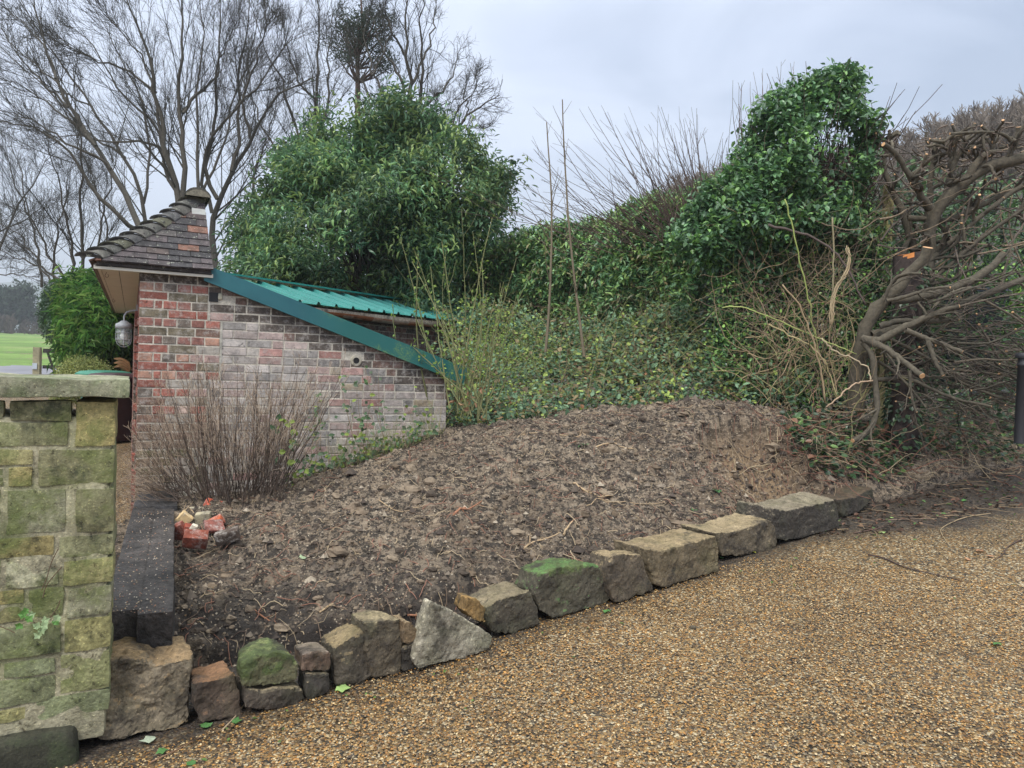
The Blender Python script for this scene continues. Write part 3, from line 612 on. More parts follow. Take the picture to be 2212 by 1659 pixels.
def wall_bricks():
    mb = MB(); mo = MB()
    z = ZT - CH; row = 0; hole1 = uvz(468, 642); hole2 = uvz(769, 779)
    while z > -.1:
        u = 0.0; k = 0
        stretch = (row % 2 == 0)
        pat = [.222, .222, .222] if row % 2 == 0 else [.112, .066, .112, .112, .112, .112]
        seam = .535 if row < 5 else (.640 if row < 12 else .545)
        while u < UE - .02:
            zc = z + CH / 2
            if u < seam: w = pat[k % len(pat)] * rng.uniform(.97, 1.03)
            else: w = (.215 if (k + row) % 3 != 0 else .105) * rng.uniform(.96, 1.04)
            e = min(u + w, UE)
            if u < seam - .04 < e + .02 and e > seam - .05: e = seam
            if e - u < .035: e = u + .05
            um = (u + e) / 2
            if zc < under(max(um, b0[0])) + .07 and zc < ZT + .01:
                wet = np.clip((.62 - z) * 3, 0, 1)
                if u < seam:
                    ch = rng.uniform()
                    if row % 2 == 0: c = (.135, .115, .08) if ch < .45 else ((.22, .085, .065) if ch < .75 else (.17, .105, .08))
                    else: c = (.28, .11, .085) if ch < .35 else ((.235, .11, .09) if ch < .62 else ((.33, .19, .14) if ch < .86 else (.14, .115, .095)))
                    if row < 1: c = (.055, .045, .038)
                    if z < .72: c = (.105, .095, .05) if ch < .7 else (.13, .09, .055)
                    elif z < .98: c = (.15, .10, .08) if ch < .5 else (.17, .13, .10)
                    ww = 0
                    if um > seam - .25 and row > 4 and rng.uniform() < .45: ww = .45
                else:
                    ch = rng.uniform(); f = (um - seam) / (UE - seam)
                    c = [(.20, .155, .14), (.25, .125, .105), (.11, .10, .095), (.24, .19, .13), (.17, .135, .115), (.30, .09, .07)][rng.choice(6, p=[.28, .15, .19, .14, .20, .04])]
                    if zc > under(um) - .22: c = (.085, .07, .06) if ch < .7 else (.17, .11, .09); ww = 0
                    else:
                        top = 1 if (um < seam + .85 and row > 1) else 0
                        ww = rng.uniform(.25, .8) if top else rng.uniform(.05, .5)
                        if um > UE - 1.3 and z < 1.05: ww = rng.uniform(.35, .8)
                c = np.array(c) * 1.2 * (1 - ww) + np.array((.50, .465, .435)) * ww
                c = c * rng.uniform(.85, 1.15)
                if not (abs(um - hole1[0]) < .06 and abs(zc - hole1[1]) < .05) and not (abs(um - hole2[0]) < .045 and abs(zc - hole2[1]) < .045):
                    # brick: bevelled front, slightly uneven
                    g_ = .0045 + rng.uniform(-.001, .0025); d0 = rng.uniform(-.007, -.002)
                    lo = (u + g_, d0, z + g_); hi = (e - g_, .06, z + CH - g_)
                    if e >= UE - .001: hi = (UE, .06, z + CH - g_)
                    if u == 0: lo = (0.0, d0, z + g_)
                    l = np.array(lo); h = np.array(hi); bv = .004
                    A = np.array([[l[0], d0 + bv, l[2]], [h[0], d0 + bv, l[2]], [h[0], d0 + bv, h[2]], [l[0], d0 + bv, h[2]],
                                  [l[0] + bv, d0, l[2] + bv], [h[0] - bv, d0, l[2] + bv], [h[0] - bv, d0, h[2] - bv], [l[0] + bv, d0, h[2] - bv],
                                  [l[0], .06, l[2]], [h[0], .06, l[2]], [h[0], .06, h[2]], [l[0], .06, h[2]]])
                    A += rng.uniform(-.0026, .0026, A.shape) * np.array([1, .6, 1])
                    mb.add(C0 + A @ AX, [[4, 5, 6, 7], [0, 1, 5, 4], [1, 2, 6, 5], [2, 3, 7, 6], [3, 0, 4, 7], [0, 8, 9, 1], [1, 9, 10, 2], [2, 10, 11, 3], [3, 11, 8, 0]], c)
            u = e; k += 1
        z -= CH; row += 1
    # mortar backing: polygon following the roof slope
    pts = [(.002, -.1), (UE - .002, -.1), (UE - .002, under(UE) + .06), (b0[0], under(b0[0]) + .06), (b0[0] - .02, ZT), (.002, ZT)]
    A = [S(u, 0, z) for u, z in pts] + [S(u, .2, z) for u, z in pts]; n = len(pts)
    def quadstrip(): 
        us = np.linspace(.002, UE - .002, 60)
        tp = [min(ZT, under(max(q, b0[0])) + .06) for q in us]
        Vb = np.array([S(u, 0, -.1) for u in us] + [S(u, 0, t) for u, t in zip(us, tp)] + [S(u, .2, -.1) for u in us] + [S(u, .2, t) for u, t in zip(us, tp)])
        m = 60; k = np.arange(m - 1); F4 = np.concatenate([np.stack([k, k + 1, k + 1 + m, k + m], 1), np.stack([k + 2 * m, k + 3 * m, k + 1 + 3 * m, k + 1 + 2 * m], 1), np.stack([k + m, k + 1 + m, k + 1 + 3 * m, k + 3 * m], 1)])
        mo.add(Vb, F4, MORT)
        mo.add(Vb[[m - 1, 2 * m - 1, 4 * m - 1, 3 * m - 1]], [[0, 3, 2, 1]], MORT * .6); mo.add(Vb[[0, m, 3 * m, 2 * m]], [[0, 1, 2, 3]], MORT)
    quadstrip()
    return mb, mo, hole1, hole2
mb, mo, h1, h2 = wall_bricks()
fw = mb.build('front_wall', M_brick, shed)
mo.build('mortar', mat('mortar', rough=.95, noise=[(5, .25), (60, .3)], bump=.5, bscale=90, bdist=.004, spec=.2), fw)
# return wall running back along the soffit
def side_wall():
    mb = MB(); Ls = 9.0; z = ZT - CH; row = 0
    while z > .1:
        v = .01 + (.11 if row % 2 else 0)
        while v < Ls:
            w = .222 if row % 2 == 0 else .112
            c = np.array([(.22, .07, .05), (.12, .09, .07), (.28, .09, .065)][rng.integers(3)]) * rng.uniform(.8, 1.1)
            p = -.012 if (v < .23 and row % 2 and z < ZT - .3) else (-.004 if v < .25 else (-.03 if z < ZT - .3 else -.004))
            mb.box(C0, AX, (p, v + .005, z + .005), (.05, v + w - .005, z + CH - .005), c)
            v += w
        z -= CH; row += 1
    mb.box(C0, AX, (.004, .21, -.1), (.2, Ls, ZT), MORT * .8)
    return mb
side_wall().build('side_wall', M_brick, shed)
# right hand return of the lean-to and its back
mbx = MB(); mbx.box(C0, AX, (UE - .21, .205, -.1), (UE - .004, 1.2, under(UE) + .0), (.16, .12, .10)); mbx.build('end_wall', M_brick, shed)
# vent pipe and broken putlog hole
mv = MB(); P = np.array([[S(h2[0], -.004, h2[1]), S(h2[0], .12, h2[1])]])
th = np.linspace(0, 2 * np.pi, 25)[:-1]
def annulus(mb, c, r0, r1, v0, v1, col):
    a = [S(c[0] + r0 * math.cos(t), v0, c[1] + r0 * math.sin(t)) for t in th]; b = [S(c[0] + r1 * math.cos(t), v1, c[1] + r1 * math.sin(t)) for t in th]
    k = np.arange(24); mb.add(np.array(a + b), np.stack([k, (k + 1) % 24, (k + 1) % 24 + 24, k + 24], 1), col, True)
annulus(mv, h2, .030, .050, -.012, -.010, (.36, .33, .26)); annulus(mv, h2, .050, .056, -.010, -.002, (.36, .33, .26))
vp_ = mv.build('vent_pipe', M_brick, shed, label='round vent pipe hole, its dark inside painted black, set in a collar of mortar')
mv = MB(); annulus(mv, h2, .031, .001, -.0105, -.0100, (.006, .005, .005)); mv.build('opening_shade', M_plain, vp_)  # black disc paints the unlit inside of the pipe
mh = MB(); mh.box(C0, AX, (h1[0] - .062, -.010, h1[1] - .042), (h1[0] + .012, -.003, h1[1] + .038), (.006, .005, .005)); hole_ = mh.build('wall_hole_shade', M_plain, shed, label='square hole at the top of the wall, its dark inside painted black'); mh = MB()  # black plate on the brick face carries the shade of the hole
rough_slab(mh, C0, AX, (h1[0] + .012, -.012, h1[1] - .02), (h1[0] + .045, .02, h1[1] + .035), (.36, .34, .26), .006, 5, div=.008, rad=.01)
mh.build('mortar_lump', M_brick, hole_)
# grey mortar seams between red and whitewashed brickwork
ms_ = MB()
for (u, r0, r1) in ((.541, 2, 5), (.646, 5, 12), (.551, 12, 24)):
    ms_.box(C0, AX, (u - .009, -.0085, ZT - r1 * CH), (u + .010, .0, min(ZT - r0 * CH, under(u) + .02)), (.40, .38, .33), jit=.001)
ms_.build('mortar_seam', M_brick, shed)
# ---- soffit, fascia
UL = -.335; VF = -.10
WH = (.62, .58, .50)
sf = MB(); zS = ZT + .004
for k, (u0, u1) in enumerate(((UL + .02, UL + .045), (UL + .049, -.16), (-.155, .0))):
    sf.box(C0, AX, (u0, VF + .03, zS + .0015 * k), (u1, 9.0, zS + .016), WH)
sf.box(C0, AX, (.0, VF + .03, zS), (.56, .0, zS + .016), WH)
sf.box(C0, AX, (UL + .0, VF + .005, zS - .012), (.56, VF + .03, zS + .018), (.55, .51, .43))
sf.box(C0, AX, (UL + .0, VF + .031, zS - .004), (UL + .019, 9.0, zS + .035), (.12, .09, .07))
sof = sf.build('soffit', M_paint, shed)
for (px, py) in ((231, 588), (246, 645)):
    d = ray(px, py); t = (zS - CAMZ) / d[2]; p = d * t + np.array([0, 0, CAMZ])
    a = np.linspace(-1.2, 3.4, 14); pts = np.stack([p + Uu * (.014 * math.cos(q)) + Zz * (-.030 - .014 * math.sin(q)) for q in a]); pts = np.concatenate([[p + np.array([0, 0, .002])], pts[::-1]])
    MB().tubes(pts, .0022, 5, (.10, .07, .05)).build('hook', M_plain, sof)
# ---- tiled roof: front hip slope + left slope, curved up from the eaves
zE = ZT + .035; A_ap = (.47, .38); zA = uvz(430, 432, .38)[1]; NR = 11
def prof(t): return .78 * t + .22 * t * t     # slight sprocket
rt = MB()
UR = .56
TC = [(.085, .070, .074), (.065, .058, .062), (.10, .075, .074), (.095, .085, .083), (.105, .08, .074), (.05, .047, .052)]
for r in range(NR):
    t0, t1 = r / NR, (r + 1.25) / NR
    za, zb = zE + (zA - zE) * prof(t0), zE + (zA - zE) * prof(t1)
    va, vb = VF - .03 + (A_ap[1] - VF + .03) * t0, VF - .03 + (A_ap[1] - VF + .03) * t1
    ul = UL + (A_ap[0] - UL) * t0; ur = UR - .05 * t0
    u = ur; tw = .168; first = True
    if r % 2: u_w = tw * .55
    else: u_w = tw
    while u > ul + .02:
        w = u_w if first else tw; first = False
        l = max(u - w, ul + .01); c = np.array(TC[rng.integers(len(TC))]) * rng.uniform(.8, 1.25)
        c = c * .8
        if rng.uniform() < .06: c = np.array((.17, .085, .06))
        j = rng.uniform(-.003, .003); th_ = .014
        s0 = l + .002; s1_ = u - .002; lift = .016
        lt = UL + (A_ap[0] - UL) * t1
        s0t = max(s0, min(lt, s1_ - .01))
        Q = [S(s0, va, za + lift + j), S(s1_, va, za + lift + rng.uniform(-.003, .003)), S(s1_, vb, zb), S(s0t, vb, zb)]
        Qt = [q + Zz * th_ * .75 - Vv * th_ * .6 for q in Q]
        rt.add(np.array(Q + Qt), [[4, 5, 6, 7], [0, 1, 5, 4], [1, 2, 6, 5], [3, 0, 4, 7], [0, 3, 2, 1]], c)
        u = l
    # left slope tiles running back along the eave
    for v in np.arange(0, 9.0, .168):
        v0 = VF - .03 + v + (0 if r % 2 else .08); v1 = v0 + .164
        lo_v = VF - .03 + (A_ap[1] - VF + .03) * t0
        if v1 < lo_v + .05: continue
        v0 = max(v0, lo_v)
        ua = UL - .03 + (A_ap[0] - UL + .03) * t0; ub = UL - .03 + (A_ap[0] - UL + .03) * t1
        c = np.array(TC[rng.integers(len(TC))]) * rng.uniform(.8, 1.2)
        if r == 0: c = np.array((.14, .07, .05)) * rng.uniform(.6, 1.2)
        Q = [S(ua, v0, za + .016), S(ua, v1, za + .016 + rng.uniform(-.004, .004)), S(ub, v1, zb), S(ub, v0, zb)]
        Qt = [q + Zz * .011 - Uu * .009 for q in Q]
        rt.add(np.array(Q + Qt), [[4, 7, 6, 5], [0, 4, 5, 1], [1, 5, 6, 2], [3, 7, 4, 0], [0, 1, 2, 3]], c)
# boarding under the tiles
U0 = [S(UL + .01, VF - .0, zE - .02), S(UR - .01, VF - .0, zE - .02), S(UR - .07, A_ap[1], zA - .03), S(A_ap[0] - .03, A_ap[1], zA - .03), S(UL + .01, 8.9, zE - .02), S(A_ap[0] - .03, 8.9, zA - .03)]
Um = [(U0[0] + U0[1]) / 2]
rt.add(np.array(U0), [[0, 1, 2, 3], [4, 0, 3, 5]], (.03, .025, .02))
rt.box(C0, AX, (UL + .02, VF - .005, zS + .019), (UR - .02, VF + .03, zE + .03), (.05, .04, .035))
roof = rt.build('tiled_roof', M_tile, shed)
# right hand cut face of the tiled roof (boarded triangle) and lead strip
mg = MB(); mg.add(np.array([S(UR - .03, VF + .02, zE - .02), S(UR - .03, A_ap[1] + .9, zE - .02), S(UR - .08, A_ap[1] + .9, zA - .02), S(UR - .08, A_ap[1], zA - .02)]), [[0, 1, 2, 3]], (.30, .29, .27))
mg.box(C0, AX, (UR - .16, A_ap[1] - .11, zA - .15), (UR - .045, A_ap[1] - .06, zA - .095), (.62, .62, .58), jit=.006)
mg.build('gable_board', M_paint, shed)
# bonnet hip tiles: curved shells stepping up the hip
hip = []
def shell(mb, p0, p1, side, up, w0, w1, h0, h1, col, nseg=9, thick=.012):
    th = np.linspace(-1.25, 1.25, nseg); rows = []
    for (p, w, h, dz) in ((p0, w0, h0, 0), (p0 * .5 + p1 * .5, (w0 + w1) / 2, (h0 + h1) / 2, -.004), (p1, w1, h1, 0)):
        rows.append([p + side * (w * math.sin(t)) + up * (h * math.cos(t) + dz) for t in th])
    inn = [[q - up * thick for q in r_] for r_ in rows]
    V = np.array(rows + inn).reshape(-1, 3); F_ = []
    for r_ in range(2):
        for i in range(nseg - 1):
            a = r_ * nseg + i; F_.append([a, a + 1, a + 1 + nseg, a + nseg]); a2 = a + 3 * nseg; F_.append([a2, a2 + nseg, a2 + 1 + nseg, a2 + 1])
    mb.add(V, F_, col, True)
    E = []
    for i in range(nseg - 1): E.append([i, i + 3 * nseg, i + 1 + 3 * nseg, i + 1])
    mb.add(V, E, np.array(col) * .5)
    # dark mortar bed filling the mouth of the shell
    m0 = [p0 + (p1 - p0) * .06 + side * (w0 * .93 * math.sin(t)) + up * (h0 * .8 * math.cos(t) - .006) for t in th]
    m0c = p0 + (p1 - p0) * .06 + up * (h0 * math.cos(1.25) * .6)
    mb.add(np.array(m0 + [m0c]), [[i, i + 1, nseg] for i in range(nseg - 1)], (.05, .045, .04))
hp = MB()
side = nrm(S(1, -1, 0) - S(0, 0, 0)); 
for r in range(NR):
    t0, t1 = r / NR, min((r + 1.35) / NR, 1.02)
    q0 = S(UL - .03 + (A_ap[0] - UL + .03) * t0 - .0, VF - .03 + (A_ap[1] - VF + .03) * t0, zE + (zA - zE) * prof(t0) + .028)
    q1 = S(UL - .03 + (A_ap[0] - UL + .03) * t1, VF - .03 + (A_ap[1] - VF + .03) * t1, zE + (zA - zE) * prof(t1) + .006)
    c = np.array([(.13, .125, .11), (.10, .10, .09), (.12, .12, .08), (.085, .085, .085)][r % 4]) * rng.uniform(.85, 1.2)
    shell(hp, q0, q1, Uu, nrm(Zz - .2 * Uu - .35 * Vv), .105, .075, .062, .045, c)
hp.build('hip_tiles', M_tile, roof, label='row of curved lichen spotted bonnet tiles stepping up the hip')
rg = MB()
for k in range(16):
    v = A_ap[1] - .12 + k * .3
    shell(rg, S(A_ap[0] - .02, v, zA - .01), S(A_ap[0] - .02, v + .32, zA - .01), Uu, Zz, .115, .105, .10, .095, np.array((.15, .145, .115)) * rng.uniform(.8, 1.1))
a = [S(A_ap[0] - .02 + .11 * math.sin(t), A_ap[1] - .115, zA - .005 + .092 * math.cos(t)) for t in np.linspace(-1.4, 1.4, 12)]
rg.add(np.array(a), [list(range(12))], (.21, .19, .14))
rg.build('ridge_tiles', M_tile, roof)
# ---- teal barge board with returned top edge
bb = MB(); v0 = -.075
lt = uvz(441, 606, v0); tr = uvz(1012, 796, v0); br = uvz(1001, 829, v0); tl = uvz(458, 577, v0); ltt = uvz(443, 577, v0)
def quad_prism(mb, pts, va, vb, col):
    n = len(pts); A = [S(u, va, z) for u, z in pts] + [S(u, vb, z) for u, z in pts]
    mb.add(np.array(A), [list(range(n))[::-1], [n + i for i in range(n)]], col)
    mb.add(np.array(A), [[i, (i + 1) % n, n + (i + 1) % n, n + i] for i in range(n)], col)
TEAL = (.022, .135, .155)
quad_prism(bb, [lt, br, tr, tl, ltt], v0, v0 + .03, TEAL)
m_, nt_, b_, v_o = base_mat('teal_paint', .38)
cc = mixn(nt_, noise(nt_, v_o, 2.2, 4, .6, .3, .7), (.020, .105, .125), (.028, .138, .158))
sxx = N(nt_, 'ShaderNodeSeparateXYZ'); nt_.links.new(v_o, sxx.inputs[0])
mr = N(nt_, 'ShaderNodeMapRange'); mr.inputs[1].default_value = 1.15; mr.inputs[2].default_value = 1.6; nt_.links.new(sxx.outputs[0], mr.inputs[0])
cc = mixn(nt_, mr.outputs[0], cc, (.016, .115, .105))
al = N(nt_, 'ShaderNodeMath', operation='MULTIPLY'); nt_.links.new(mr.outputs[0], al.inputs[0]); nt_.links.new(noise(nt_, v_o, 3.4, 6, .7, .50, .64), al.inputs[1])
al2 = N(nt_, 'ShaderNodeMath', operation='MULTIPLY'); nt_.links.new(al.outputs[0], al2.inputs[0]); nt_.links.new(noise(nt_, v_o, 60, 4, .7, .4, .65), al2.inputs[1])
cc = mixn(nt_, al2.outputs[0], cc, (.12, .22, .08))
cc = mixn(nt_, noise(nt_, v_o, 30, 3, .6, .71, .74), cc, (.02, .03, .03))
nt_.links.new(cc, b_.inputs['Base Color']); bump(nt_, b_, [(noise(nt_, v_o, 3, 3, .5), .15, .02)])
M_teal = m_
bb.build('barge_board', M_teal, shed, label='teal green painted metal barge board with patches of algae')
# metal sheet roof of the lean-to behind the barge board
lr = MB(); zt0 = tl[1] - .05; zt1 = tr[1] - .03
vs = []; hs = []
for v in np.arange(-.04, 1.2, .2):
    vs += [v, v + .14, v + .155, v + .185]; hs += [0, 0, .028, .028]
vs = np.array(vs); hs = np.array(hs)
Pa = np.array([S(.52, v, zt0 + h) for v, h in zip(vs, hs)] + [S(UE + .09, v, zt1 + h) for v, h in zip(vs, hs)]); k = np.arange(len(vs) - 1)
lr.add(Pa, np.stack([k, k + 1, k + 1 + len(vs), k + len(vs)], 1), (.03, .19, .17))
M_metal = mat('green_sheet_metal', rough=.35, noise=[(4, .15), (50, .1)], spec=.5)
lr.build('lean_to_roof', M_metal, shed)
# ================================================================ SECOND BUILDING behind
BO = at(885, 700, 10.8); BO[2] = 0
Eg = np.array([.52, .854, 0]); Ng = np.array([-.854, .52, 0]); AXG = np.stack([Eg, Ng, Zz])
gar = thing('brick_outbuilding', 'second brick building behind the shed with a ribbed green metal roof and rusty gutter', 'outbuilding', BO)
def guz(px, py, v=0.0):
    d = ray(px, py); o = np.array([0, 0, CAMZ]); t = ((BO + Ng * v - o) @ Ng) / (d @ Ng); p = o + d * t; q = p - BO; return float(q @ Eg), float(q[2])
def G(u, v, z): return BO + Eg * u + Ng * v + Zz * z
uR = 2.9; uL = -2.5; zev = guz(800, 674)[1]; vR = .95
zrg = guz(800, 645, vR)[1]
AXg = AX
gw = MB(); z = zev - .10; row = 0
while z > .3:
    u = uL
    while u < uR - .15:
        w = .22 if (row % 2 == 0) else .108
        if u < -.5 and False: pass
        c = np.array([(.16, .10, .085), (.11, .08, .075), (.20, .10, .085), (.09, .075, .07)][rng.integers(4)]) * rng.uniform(.8, 1.2)
        gw.box(BO, AXG, (u + .006, -.006, z + .005), (min(u + w, uR - .15) - .006, .05, z + CH - .005), c); u += w
    z -= CH; row += 1
gw.box(BO, AXG, (uL, 0, .2), (uR - .15, .2, zev - .02), MORT * .75)
gw.build('wall', M_brick, gar)
gr = MB(); us = []; hs = []
for u in np.arange(uL, uR - .1, .30):
    us += [u, u + .235, u + .25, u + .275]; hs += [0, 0, .035, .035]
us = np.array(us + [uR]); hs = np.array(hs + [0])
slope = (zrg - zev) / (vR + .15)
n = len(us)
Pa = np.array([G(u, -.15, zev + h) for u, h in zip(us, hs)] + [G(u, vR, zrg + h) for u, h in zip(us, hs)]); k = np.arange(n - 1)
gcol = (.045, .235, .21)
gr.add(Pa, np.stack([k, k + 1, k + 1 + n, k + n], 1), gcol)
gr.add(np.concatenate([Pa[:n], Pa[:n] - Zz * .004 + Ng * .01]), np.stack([k + n, k + 1 + n, k + 1, k], 1), gcol)
rf2 = gr.build('roof', M_metal, gar)
rr = MB(); rr.box(BO, AXG, (uL, vR - .10, zrg + .040), (uR + .02, vR + .10, zrg + .062), (.03, .24, .21)); rr.build('ridge_flashing', M_metal, rf2)
sc_ = MB()
for u in np.arange(uL + .12, uR, .29):
    for t in (.12, .42, .72):
        p = G(u, -.15 + (vR + .15) * t, zev + (zrg - zev) * t); sc_.box(p, AXG, (-.012, -.012, -.002), (.012, .012, .009), (.45, .55, .52))
sc_.build('screws', M_plain, rf2, **SF)
gb = MB(); gb.box(BO, AXG, (uL, -.13, zev - .10), (uR - .05, -.06, zev - .035), (.30, .28, .23), jit=.004); gb.box(BO, AXG, (uL, -.058, zev - .15), (uR - .1, -.01, zev - .04), (.09, .07, .06))
gb.box(BO, AXG, (uL, -.02, zev - .04), (uR - .1, .1, zev - .005), (.11, .085, .06))
gb.build('fascia', mat('peeling_timber', rough=.9, noise=[(8, .6), (35, .5)], bump=.5), gar, label='peeling off white timber under the sheet roof')
gg = MB(); th2 = np.linspace(math.pi, 2 * math.pi, 9); Ug = np.linspace(uL, uR - .05, 30)
for sgn, rr_ in ((1, .055), (-1, .05)):
    V = np.array([[G(u, -.175 + rr_ * math.cos(t), zev - .085 + rr_ * math.sin(t) + .008 * math.sin(u * 3)) for t in th2] for u in Ug]).reshape(-1, 3)
    i, j = np.meshgrid(np.arange(8), np.arange(29)); b = (j * 9 + i).ravel(); f = np.stack([b, b + 1, b + 10, b + 9], 1)
    cen = V[f].mean(1); q = np.clip(.5 + 1.3 * fbm(cen * np.array([3, 3, 30]), 4, 3), 0, 1)[:, None]
    gg.add(V, f if sgn > 0 else f[:, ::-1], np.array((.34, .30, .25)) * (1 - q) + np.array((.26, .085, .03)) * q, True)
gg.build('gutter', mat('rusty_gutter', rough=.85, noise=[(20, .4)], bump=.3), gar, label='rusted half round gutter')
# ================================================================ WALL LAMP
lz = uvz(268, 712)[1]
def on_side(px, py, uo):   # point on plane u = uo
    d = ray(px, py); o = np.array([0, 0, CAMZ]); n = Uu; t = ((C0 + Uu * uo - o) @ n) / (d @ n); return o + d * t
LP = at(268, 712, 9.0); 
# hang it from the side wall: choose the depth where the arm is .20 m long
for dd in np.linspace(7.5, 13, 200):
    p = at(268, 712, dd); u = (p - C0) @ Uu
    LP = p
    if u > -.13: break
lamp = thing('wall_lamp', 'grey lantern with a glass jar on a swan neck bracket beside the brick corner', 'lamp', LP)
GL = (.36, .38, .40)
uo = float((LP - C0) @ Uu)
mb = MB(); a = LP + Zz * .19
arm = [LP + Zz * .08, LP + Zz * .14, LP + Zz * .175 + Uu * .02, LP + Zz * .195 + Uu * .06, LP + Zz * .20 + Uu * (-uo)]
mb.tubes(np.array(arm), .010, 8, GL); mb.box(LP + Uu * (-uo), AX, (-.02, -.03, .14), (-.0, .03, .26), GL); mb.build('bracket', M_plain, lamp)
def lathe(mb, c, prof, col, S_=20, ax=None):
    th = np.arange(S_) * 2 * np.pi / S_; V = np.array([[c + np.array([r * math.cos(t), r * math.sin(t), z]) for t in th] for r, z in prof]).reshape(-1, 3)
    n = len(prof); j = np.arange(S_); F_ = np.concatenate([np.stack([i * S_ + j, i * S_ + (j + 1) % S_, (i + 1) * S_ + (j + 1) % S_, (i + 1) * S_ + j], 1) for i in range(n - 1)])
    mb.add(V, F_, col, True)
mb = MB(); lathe(mb, LP, [(0, .095), (.025, .09), (.05, .07), (.078, .055), (.082, .015), (.07, .012), (.065, .03), (0, .032)], GL); mb.build('cap', M_plain, lamp)
mgl = bpy.data.materials.new('jar_glass'); mgl.use_nodes = True; bb_ = mgl.node_tree.nodes['Principled BSDF']; bb_.inputs['Base Color'].default_value = (.8, .85, .85, 1); bb_.inputs['Roughness'].default_value = .1; bb_.inputs['Alpha'].default_value = .28
mb = MB(); lathe(mb, LP, [(.062, .012), (.064, -.10), (.055, -.135), (.03, -.155), (0, -.16)], (1, 1, 1)); mb.build('glass', mgl, lamp)
mb = MB(); lathe(mb, LP, [(0, .0), (.018, -.005), (.02, -.03), (.036, -.06), (.032, -.09), (0, -.105)], (.75, .75, .72)); mb.build('bulb', M_plain, lamp)
mb = MB()
for zc in (-.03, -.10):
    a = np.linspace(0, 2 * np.pi, 22); mb.tubes(np.stack([LP + np.array([.072 * math.cos(t), .072 * math.sin(t), zc]) for t in a]), .0035, 5, GL)
for q in range(4):
    t = q * math.pi / 2 + .5; c_, s_ = math.cos(t), math.sin(t)
    mb.tubes(np.stack([LP + np.array([r * c_, r * s_, z]) for r, z in ((.07, .015), (.072, -.10), (.06, -.145), (.03, -.17), (0, -.178))]), .0035, 5, GL)
mb.build('cage', M_plain, lamp)
# ================================================================ VEGETATION HELPERS
def resample(P, K):
    P = np.asarray(P, float); d = np.concatenate([[0], np.cumsum(np.linalg.norm(np.diff(P, axis=0), axis=1))]); t = np.linspace(0, d[-1], K)
    return np.stack([np.interp(t, d, P[:, i]) for i in range(3)], 1)
def smooth_line(P, K):
    P = np.asarray(P, float)
    if len(P) < 3: return resample(P, K)
    Q = [P[0]]
    for _ in range(2):
        Q = [P[0]]
        for a, b in zip(P[:-1], P[1:]): Q += [a * .75 + b * .25, a * .25 + b * .75]
        Q.append(P[-1]); P = np.array(Q)
    return resample(P, K)
def wander(start, dirs, length, K, wob=.25, up=0.0, curl=None):
    n = len(start); D = nrm(dirs); step = (np.broadcast_to(length, n) / (K - 1))[:, None]
    P = [start]; d = D
    for k in range(K - 1):
        d = nrm(d + rng.normal(0, wob, (n, 3)) + np.array([0, 0, up]))
        if curl is not None: d = nrm(d + curl)
        P.append(P[-1] + d * step)
    return np.stack(P, 1)
def children(P, Rr, n, t0=.2, t1=1.0, ang=(.5, .9), lenf=.5, lenmin=.15, K=5, wob=.12, up=.10, bias=None, rf=.55, rtip=.003, L0=None):
    N_, K0, _ = P.shape; idx = np.repeat(np.arange(N_), n); m = len(idx); t = rng.uniform(t0, t1, m) * (K0 - 1); i = np.minimum(t.astype(int), K0 - 2); f = (t - i)[:, None]
    base = P[idx, i] * (1 - f) + P[idx, i + 1] * f; tg = nrm(P[idx, i + 1] - P[idx, i]); r0 = Rr[idx, i] * (1 - f[:, 0]) + Rr[idx, i + 1] * f[:, 0]
    perp = nrm(np.cross(tg, rdir(m))); a = rng.uniform(ang[0], ang[1], m)[:, None]; d = tg * np.cos(a) + perp * np.sin(a)
    if bias is not None: d = nrm(d + np.array(bias))
    plen = np.linalg.norm(np.diff(P, axis=1), axis=2).sum(1)[idx] if L0 is None else np.full(m, L0)
    ln = np.maximum(plen * lenf * (1.15 - .75 * t / (K0 - 1)) * rng.uniform(.5, 1.2, m), lenmin)
    Q = wander(base, d, ln, K, wob, up)
    rb = np.maximum(np.minimum(r0 * .8, r0 * rf * rng.uniform(.6, 1.1, m)), rtip * 1.2)
    RR = rb[:, None] * (1 - np.linspace(0, 1, K)) + rtip * np.linspace(0, 1, K)
    return Q, RR
